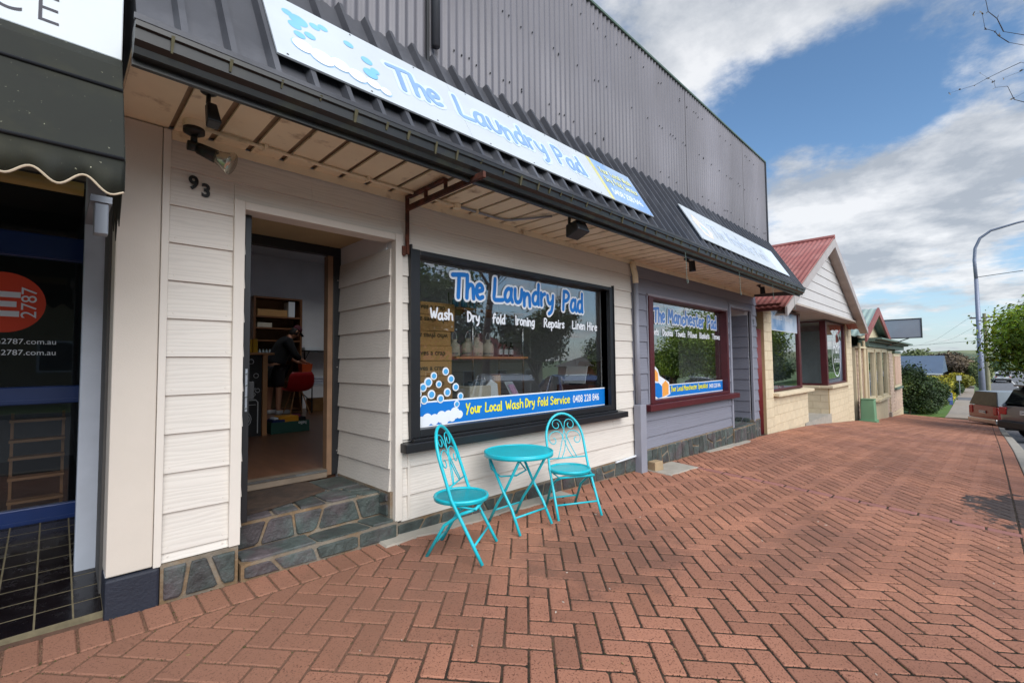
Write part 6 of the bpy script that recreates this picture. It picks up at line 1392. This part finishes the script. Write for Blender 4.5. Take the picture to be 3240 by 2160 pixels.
shrub('low golden conifer behind the blue notice board', (47.5,-1.05,-1.45), (2.0,1.0,.55), 5000, .16, LY, 4, 'golden shrubs along the path')
shrub('golden green shrub in front of the bungalow', (54,-.6,-.9), (2.5,1.2,.85), 5000, .2, LY, 5, 'golden shrubs along the path')
shrub('yellow topped shrub further along the path', (66,-1.6,-1.0), (3,1.3,.9), 5000, .24, LY, 6, 'golden shrubs along the path')
shrub('dark clipped hedge clump further down the path', (60,-1.5,-1.5), (2,.8,.6), 4000, .2, LC, 7, 'shrubs beside the footpath')
shrub('broad bronze-leaved bush behind the golden shrubs', (82,-.6,.2), (6,2.8,2.1), 9000, .34, LB_, 8, cat='bush', name='bush')
shrub('pale olive tree top to the left of the bronze bush', (92,3.2,.8), (6,2.6,2.2), 7000, .4, LO, 9, cat='bush', name='bush')
shrub('light green bush to the right of the street lamp', (76,-4.2,-.9), (3,.95,1.5), 5000, .3, LS, 10, cat='bush', name='bush') if False else shrub('light green bush behind the street lamp', (78,-3.3,-.6), (3,1.1,1.6), 5000, .3, LO, 10, cat='bush', name='bush')
shrub('rust coloured hedge behind the bungalow', (88,1.5,-1.0), (5,3.0,1.2), 5000, .34, [leafm('rust_a','#5d3a2a'),leafm('rust_b','#6f4a34')], 12, cat='hedge', name='hedge')
tree('leafy spring street tree over the parked cars at the right edge', (26.0,-6.6,prof(26)-.3), 5.2, 3.5, 46000, .135, LS, 14, .14, 16, .42)
# the same tree's long low twigs towards the footpath are part of its crown; budding bare tree nearer the camera
bt = thing('budding_tree', 'almost bare budding tree whose twigs reach in at the top right', 'tree', (8.4,-6.3,prof(8)-.3))
b = MB(); b.tube([(8.4,-6.3,prof(8)-.4),(8.4,-6.2,2.2),(8.5,-6.1,3.4)], [.13,.10,.08], 10); b.build('trunk', BARK, bt, smooth=True)
lb = MB(); tw = MB(); lf = MB(); rg = random.Random(4)
def branch(p0, p1, r0, m_, lvl):
    p0, p1 = Vector(p0), Vector(p1); n = 5; pts = []
    for k in range(n+1): pts.append(p0.lerp(p1, k/n)+Vector((rg.uniform(-.05,.05), rg.uniform(-.04,.04), rg.uniform(-.05,.05)))*(0 if k in (0,) else 1))
    m_.tube(pts, [r0*(1-.8*k/n) for k in range(n+1)], 5)
    if lvl:
        for k in range(2, n+1):
            d = (p1-p0)*rg.uniform(.16,.3); d.rotate(Matrix.Rotation(rg.choice((-1,1))*rg.uniform(.4,.9), 3, 'X')); branch(pts[k], pts[k]+d, r0*.4, tw, lvl-1)
    else:
        for k in range(1, n+1):
            q = pts[k]; 
            for _ in range(2):
                a = Vector((rg.uniform(-1,1),rg.uniform(-1,1),rg.uniform(-1,1)))*.022; c = Vector((rg.uniform(-1,1),rg.uniform(-1,1),rg.uniform(-1,1)))*.014
                lf.add([q, q+a, q+a*1.2+c, q+c], [(0,1,2,3)])
for p1, r0 in (((8.2,-3.52,5.30),.014),((8.0,-3.50,5.0),.012),((8.3,-3.62,4.85),.010),((8.1,-3.66,4.3),.010),((7.6,-4.3,6.6),.02),((8.9,-4.2,6.4),.04),((9.6,-7.5,6.2),.05),((7.6,-8,6.4),.05),((8.8,-6.2,7.0),.05)):
    branch((8.5,-6.1,3.3), p1, r0, lb, 1)
lb.build('limb', BARKD, bt); tw.build('twigs', BARKD, bt, kind='stuff'); lf.build('buds', leafm('bud','#6a5a3c'), bt, kind='stuff')
# ------------------------------------------------------------------ lamp, pole, notices
lp = thing('street_lamp', 'tall galvanised street lamp with a curved outreach arm past the parked utility', 'street lamp', (38,-3.25,prof(38)-.2)); zl = prof(38)-.2
LAMPM = mat('lamp_grey','#8990a2',.5,metal=.3,var=.05)
b = MB(); b.tube([(38,-3.25,zl),(38,-3.25,zl+3.2),(38,-3.25,5.9)], [.17,.13,.09], 14); b.build('pole', LAMPM, lp, smooth=True)
b = MB(); b.tube([(38,-3.25,5.85),(38,-3.22,7.0),(38,-3.28,7.7),(38,-3.50,8.25),(38,-3.95,8.6),(38,-5.0,8.83),(38,-5.6,8.90)], [.085,.08,.075,.07,.065,.055,.05], 10); b.build('outreach_arm', LAMPM, lp, smooth=True)
MB().box(37.8,38.2,-6.3,-5.5,8.84,8.98).build('lamp_head', LAMPM, lp, bevel=.04); b = MB(); b.tube([(38,-3.25,6.0),(38,-5.1,6.12)], .018, 6); b.build('banner_bar', DARKP, lp)
pp_ = thing('power_pole', 'timber power pole with crossarms in the distance behind the street lamp', 'power pole', (62,-3.75,-2.3))
b = MB(); b.tube([(62,-3.75,-2.3),(62,-3.75,5.5)], [.17,.13], 10); b.build('pole', mat('grey_timber','#8d8a70',.9,var=.15), pp_)
MB().box(61.9,62.1,-4.75,-2.75,5.05,5.18).build('crossarm', BARK, pp_); MB().box(61.9,62.1,-4.3,-3.2,2.9,3.0).build('crossarm', BARK, pp_)
for y_ in (-4.6,-4.1,-3.4,-2.9): MB().lathe([(.05,5.18),(.06,5.26),(.03,5.34)], (62,y_,0), 8).build('insulator', WHITE, pp_)
b = MB()
for y_ in (-4.6,-2.9): b.tube([(62,y_,5.3),(95,y_+4,4.2),(140,y_+9,4.4)], .012, 4)
b.tube([(62,-3.6,3.0),(50,3,2.2),(44,9,2.6)], .012, 4); tag(b.build('power_lines', DARKP), 'thin overhead power lines running off from the distant timber pole', 'power line')
nb = thing('notice_board', 'blue real-estate style notice board standing on the grass before the golden shrub', 'sign', (44.5,-1.45,prof(44.5)-.06)); zn = prof(44.5)-.06
MB().box(44.48,44.52,-1.80,-1.05,zn+.12,zn+.95).build('board', mat('notice_blue','#5a6fae',.5,var=.06), nb); b = MB()
for k_, (z_, w_) in enumerate(((.75,.4),(.55,.5),(.45,.35))): MB().box(44.474,44.479,-1.75,-1.75+w_,zn+z_,zn+z_+.04).build('printed_line', WHITE, nb)
for y_ in (-1.76,-1.1): MB().box(44.53,44.57,y_-.02,y_+.02,zn-.05,zn+.95).build('stake', TIMB, nb)
st = thing('street_sign', 'small white sign on a thin pole by the path', 'sign', (58,-1.6,-2)); b = MB(); b.tube([(58,-1.9,-2.1),(58,-1.9,-.2)], .03, 8); b.build('pole', GALV, st); MB().box(57.97,57.99,-2.05,-1.72,-.68,-.25).build('plate', WHITE, st)

# ------------------------------------------------------------------ vehicles
def car(name, label, loc, rz, paint, kind, cat='car', glass=None, plate='SWA 04BA'):
    t = thing(name, label, cat); gm = glass or mat('car_glass','#12161a',.06,var=0); TY = mat('tyre_rubber','#17171a',.85,var=.1); RM = mat('alloy_rim','#8f9296',.35,metal=.7)
    PT = mat('car_'+name+'_'+kind+paint.strip('#'), paint, .28, var=.02, coat=.8); PLS = mat('bumper_plastic','#26272a',.6,var=.1)
    # sections along the car, rear at x=0, front at x=L; rows of (z, half width) from sill to shoulder
    if kind == 'suv': L_, W_, H_, belt = 4.8, .96, 1.76, 1.05; top = [(.10,1.12,.80),(.30,1.55,.72),(.62,1.72,.66),(1.6,1.76,.66),(2.6,1.72,.66),(3.0,1.60,.68),(3.55,1.10,.80)]
    elif kind == 'hatch': L_, W_, H_, belt = 4.2, .88, 1.48, .92; top = [(.08,.98,.74),(.45,1.34,.64),(.9,1.46,.60),(1.8,1.48,.60),(2.4,1.42,.60),(2.7,1.30,.62),(3.35,.94,.72)]
    else: L_, W_, H_, belt = 5.2, .92, 1.80, 1.16; top = [(1.75,1.05,.78),(1.80,1.62,.66),(2.2,1.78,.62),(3.0,1.76,.62),(3.4,1.62,.64),(4.0,1.08,.76)]
    st = [(0,.42,belt-(.12 if kind != 'ute' else .0),.86 if kind != 'ute' else .97),(.05,.36,belt,.94),(.35,.32,belt+.02,1.0),(1.4,.28,belt+.02,1.0),(L_*.55,.28,belt,1.0),(L_*.75,.30,belt-.06,1.0),(L_-.45,.32,belt-.16,.96),(L_-.1,.36,belt-.26,.86),(L_,.42,belt-.38,.74)]
    b = MB(); ringn = 12
    for x_, zb, zt_, wf in st:
        w = W_*wf; pts = [(-w*.90,zb),(-w*.985,zb+(zt_-zb)*.25),(-w,zb+(zt_-zb)*.55),(-w*.97,zb+(zt_-zb)*.85),(-w*.90,zt_),(-w*.4,zt_+.012),(w*.4,zt_+.012),(w*.90,zt_),(w*.97,zb+(zt_-zb)*.85),(w,zb+(zt_-zb)*.55),(w*.985,zb+(zt_-zb)*.25),(w*.90,zb)]
        b.v += [(x_,y_,z_) for y_,z_ in pts]
    n = ringn; f = [(i*n+j, (i+1)*n+j, (i+1)*n+(j+1)%n, i*n+(j+1)%n) for i in range(len(st)-1) for j in range(n)]
    f += [tuple(range(n)), tuple((len(st)-1)*n+j for j in range(n-1,-1,-1))]; vv, b.v = b.v, []
    b.add(vv, f); b.build('body', PT, t, smooth=True).modifiers.new('es','EDGE_SPLIT').split_angle = R(38)
    # greenhouse: glass band with a painted roof and pillars
    g = MB(); k = len(top)
    for x_, z_, w in top: g.v += [(x_,-w,z_),(x_,w,z_)]
    low = [(top[0][0]-.04, belt, W_*.88)]; vv, g.v = g.v, []
    side = []
    x0, x1 = top[0][0], top[-1][0]
    for sgn in (-1,1):
        bl_ = [(x_, sgn*W_*.86, belt) for x_,_,_ in top]; tp_ = [(x_, sgn*w, max(z_,belt+.001)) for x_,z_,w in top]
        g.add(bl_+tp_, [(i,i+1,k+i+1,k+i) if sgn < 0 else (k+i,k+i+1,i+1,i) for i in range(k-1)])
    gi = [0,1] if kind != 'ute' else [0]
    for i in range(k-1):
        a, c = top[i], top[i+1]; steep = abs(c[1]-a[1])/max(.01,abs(c[0]-a[0]))
        if steep > .5: g.add([(a[0],-a[2],max(a[1],belt)),(c[0],-c[2],c[1] if c[1]>belt else belt),(c[0],c[2],c[1] if c[1]>belt else belt),(a[0],a[2],max(a[1],belt))], [(3,2,1,0)])
    g.build('window_glass', gm, t)
    rf = MB()
    for i in range(k-1):
        a, c = top[i], top[i+1]; steep = abs(c[1]-a[1])/max(.01,abs(c[0]-a[0]))
        if steep <= .5: rf.hexa([(a[0]-.02,-a[2]-.01,a[1]-.03),(a[0]-.02,a[2]+.01,a[1]-.03),(c[0],c[2]+.01,c[1]-.03),(c[0],-c[2]-.01,c[1]-.03),(a[0]-.02,-a[2]+.04,a[1]+.02),(a[0]-.02,a[2]-.04,a[1]+.02),(c[0],c[2]-.04,c[1]+.02),(c[0],-c[2]+.04,c[1]+.02)][0:4]+[(a[0]-.02,-a[2]+.04,a[1]+.02),(a[0]-.02,a[2]-.04,a[1]+.02),(c[0],c[2]-.04,c[1]+.02),(c[0],-c[2]+.04,c[1]+.02)])
    for sgn in (-1,1):
        for i, (xa, za, wa, xb, zb_, wb) in enumerate(((top[0][0]-.02,belt-.02,W_*.875,top[2][0],top[2][1],top[2][2]+.012),(top[-1][0]+.02,belt-.02,W_*.875,top[-2][0],top[-2][1],top[-2][2]+.012),((top[2][0]+top[-2][0])/2,belt-.02,W_*.872,(top[2][0]+top[-2][0])/2,top[3][1]-.02,top[3][2]+.012))):
            rf.tube([(xa,sgn*wa,za),((xa+xb)/2,sgn*(wa+wb)/2,(za+zb_)/2),(xb,sgn*wb,zb_)], [.045,.04,.035], 6)
    rf.build('roof', PT, t)
    for x_ in (.95 if kind != 'ute' else 1.15, L_-.95):
        for sgn in (-1,1):
            w = MB(); w.lathe([(.20,-.11),(.33,-.11),(.36,-.08),(.36,.08),(.33,.11),(.20,.11)], (x_,sgn*(W_-.10),.36), 22, axis='y'); w = w.build('wheel', TY, t, smooth=False)
            r_ = MB(); r_.lathe([(.06,sgn*.06),(.21,sgn*.09),(.22,sgn*.115)], (x_,sgn*(W_-.10),.36), 14, axis='y'); r_.build('rim', RM, w)
            a = MB(); a.lathe([(.41,-.02),(.41,.02)], (x_,sgn*(W_-.035),.38), 20, axis='y'); a.build('wheel_arch', PLS, t)
    MB().box(-.10,.12,-W_*.93,W_*.93,.36,.60).build('rear_bumper', PLS if kind != 'ute' else CHROME, t, bevel=.05); MB().box(L_-.12,L_+.08,-W_*.86,W_*.86,.34,.58).build('front_bumper', PLS, t, bevel=.05)
    TL = mat('tail_lamp','#a3121a',.2,var=.1)
    for sgn in (-1,1):
        MB().box(-.03,.16,sgn*W_*.80-.12,sgn*W_*.80+.12,.78,belt-.04).build('tail_lamp', TL, t, bevel=.03); MB().box(L_-.22,L_-.02,sgn*W_*.66-.16,sgn*W_*.66+.16,.62,.74).build('headlamp', mat('lamp_lens','#c9d0d4',.1), t, bevel=.03)
        MB().box(L_*.62,L_*.62+.10,sgn*(W_+.14)-.10,sgn*(W_+.14)+.10,belt,belt+.14).build('mirror', PT, t, bevel=.03)
        MB().box(L_*.40,L_*.40+.18,sgn*W_*.985-.02,sgn*W_*.985+.02,belt-.14,belt-.11).build('door_handle', CHROME, t)
    p = MB().box(-.045,-.025,-.19,.19,.82,.94).build('number_plate', WHITE, t); printed('plate_text', plate, Matrix.Translation((-.0465,.17,.845)) @ Matrix(((0,0,-1,0),(-1,0,0,0),(0,1,0,0),(0,0,0,1))), .10, DARKP, p, .85)
    if kind == 'suv':
        MB().box(.24,.56,-.66,.66,1.66,1.715).build('roof_spoiler', PT, t, bevel=.02)
        for sgn in (-1,1): b = MB(); b.tube([(.9,sgn*.60,1.79),(2.9,sgn*.60,1.79)], .02, 6); b.build('roof_rail', CHROME, t)
    if kind == 'ute':
        c_ = MB(); c_.hexa([(.02,-.88,1.18),(.02,.88,1.18),(1.70,.88,1.18),(1.70,-.88,1.18),(.16,-.66,1.82),(.16,.66,1.82),(1.70,.66,1.82),(1.70,-.66,1.82)]); c_.build('canopy', mat('canvas_canopy','#8f9aa2',.8,var=.06), t, bevel=.02)
        b = MB(); b.add([(.012,-.84,1.19),(.012,.84,1.19),(.150,.64,1.79),(.150,-.64,1.79)], [(0,1,2,3)]); b.v = [(v[0]-.012,v[1],v[2]) for v in b.v]; b.build('canopy_flap', mat('khaki_canvas','#6f6b58',.9,var=.15,bump=.3), t)
        MB().box(-.02,.02,-.10,.10,.84,.90).build('tailgate_handle', CHROME, t)
    t.location = loc; t.rotation_euler = (0, 0, R(rz)); return t
def rz_at(x): return prof(x)-.345
car('parked_car', 'dark grey four-wheel-drive wagon angle-parked tail to the kerb at the right edge', (20.6,-4.10,rz_at(21.5)+.06), -50, '#5b5c60', 'suv')
car('utility_truck', 'red utility truck with a pale canvas canopy parked beyond the grey wagon', (30.6,-3.15,rz_at(32)-.05), -62, '#7c1218', 'ute', 'truck', plate='BC 22 KL') if False else car('utility_truck', 'red utility truck with a pale canvas canopy parked beyond the grey wagon', (30.8,-3.2,rz_at(32)-.05), -58, '#7d0a10', 'ute', 'truck')
car('parked_car', 'white car far off on the roadway beyond the utility truck canopy', (96,-5.6,rz_at(96)), 4, '#c9cccc', 'hatch')
car('parked_car', 'silver hatchback angle-parked behind the viewer, seen mirrored in the laundry window', (7.6,-4.4,rz_at(8)), -55, '#a9b0b6', 'hatch')
car('parked_car', 'blue hatchback angle-parked beside the silver one, seen mirrored in the laundry window', (10.6,-4.4,rz_at(11)), -55, '#1c3f78', 'hatch')

# ------------------------------------------------------------------ across the road (mirrored in the glass)
def house(label, x0, x1, y0, y1, z0, zw, zr, wallc, roofc, name='house'):
    t = thing(name, label, 'building', ((x0+x1)/2,(y0+y1)/2,z0)); MB().box(x0,x1,y0,y1,z0-.5,zw).build('wall', wallc, t)
    b = MB(); e = .5; xm0, xm1, ym = x0+(y1-y0)*.45, x1-(y1-y0)*.45, (y0+y1)/2
    b.add([(x0-e,y0-e,zw-.05),(x1+e,y0-e,zw-.05),(x1+e,y1+e,zw-.05),(x0-e,y1+e,zw-.05),(xm0,ym,zr),(xm1,ym,zr)], [(0,1,5,4),(2,3,4,5),(1,2,5),(3,0,4),(3,2,1,0)]); b.build('roof', roofc, t)
    n = max(2, int((x1-x0)/3))
    for k in range(n):
        xc = x0+(x1-x0)*(k+.5)/n; w = MB().box(xc-.6,xc+.6,y1-.01,y1+.05,z0+.8,z0+2.1).build('window', WHITE, t); MB().box(xc-.52,xc+.52,y1+.0505,y1+.06,z0+.88,z0+2.02).build('pane', mat('dark_pane','#2a3238',.2), w)
    return t
house('cream house with a red tiled roof across the road', 18, 32, -34, -25, prof(24)-.2, prof(24)+2.8, prof(24)+5.4, mat('cream_wall2','#b6a98e',.8,var=.06), mat('red_tile','#8a4034',.7,var=.15,vscale=3))
house('long buff shop terrace across the road at the left', -14, 8, -30, -21, .3, 4.4, 6.0, mat('buff_wall','#9a8a68',.8,var=.08), mat('tin_roof','#7a7f82',.5,var=.1))
house('brown brick house with a dark roof across the road further along', 50, 64, -38, -28, prof(56)-.2, prof(56)+2.8, prof(56)+5.2, BRK, mat('dark_tile','#4a4440',.7,var=.15))
tree('large spreading dark tree across the road opposite the laundry', (14,-18.5,prof(14)-.2), 7.5, 4.2, 11000, .28, LG, 41, .28, 16, .3, group='trees across the road')
tree('mid green tree across the road in front of the red-roofed house', (23,-17.6,prof(23)-.2), 6.2, 3.2, 9000, .24, LC, 42, .18, 14, .3, group='trees across the road')
tree('dark gum tree across the road further along', (40,-22,prof(40)-.2), 5.2, 3.4, 9000, .28, LG, 43, .3, 16, .4, group='trees across the road')
tree('bright green tree across the road past the dark gum', (50,-21,prof(50)-.2), 4.6, 2.8, 8000, .26, LS, 44, .25, 14, .3, group='trees across the road')
tree('pale olive tree across the road at the far end', (66,-24,prof(66)-.2), 5.0, 3.2, 8000, .3, LO, 45, .3, 14, .3, group='trees across the road')
shrub('long green hedge across the road at the far end', (82,-20,-.6), (12,2,1.6), 7000, .4, LC, 46, cat='hedge', name='hedge')
# ------------------------------------------------------------------ wooded hills on the horizon
HILL = mat('wooded_hill','#56654d',.95,var=.35,vscale=.03,col2='#6f7658',mixscale=.015)
b = MB(); nx = 90
for row, (X, amp, base_, off) in enumerate(((420,7,-1,.0),(760,13,2,2.0),(1500,26,6,4.1))):
    v = []
    for k in range(nx+1):
        y_ = -X*.75+X*1.9*k/nx; h = base_+amp*(.55+.3*math.sin(y_/X*5+off)+.2*math.sin(y_/X*13+off*2)+.05*math.sin(y_/X*61))
        v += [(X-90,y_,-14),(X,y_,h),(X+200,y_,-14)]
    b.add(v, [(3*k+j,3*k+3+j,3*k+4+j,3*k+1+j) for k in range(nx) for j in (0,1)])
b.build('hills', HILL, smooth=True, kind='structure')
rg = np.random.RandomState(9); bl = []
for k in range(150):
    X = rg.uniform(170, 420); y_ = rg.uniform(-.35,.30)*X; s = rg.uniform(2.5,6); bl.append((X,y_,-6+s*.2+ (X-170)*.015,s*1.4,s*1.6,s))
leafcloud('far_woodland', bl, 26000, 1.3, [leafm('far_a','#46573c'),leafm('far_b','#566a46'),leafm('far_c','#6c7a58')], None, 77)
tag(bpy.data.objects['far_woodland'], 'distant belt of trees on the rise at the end of the road', 'woodland', kind='stuff')
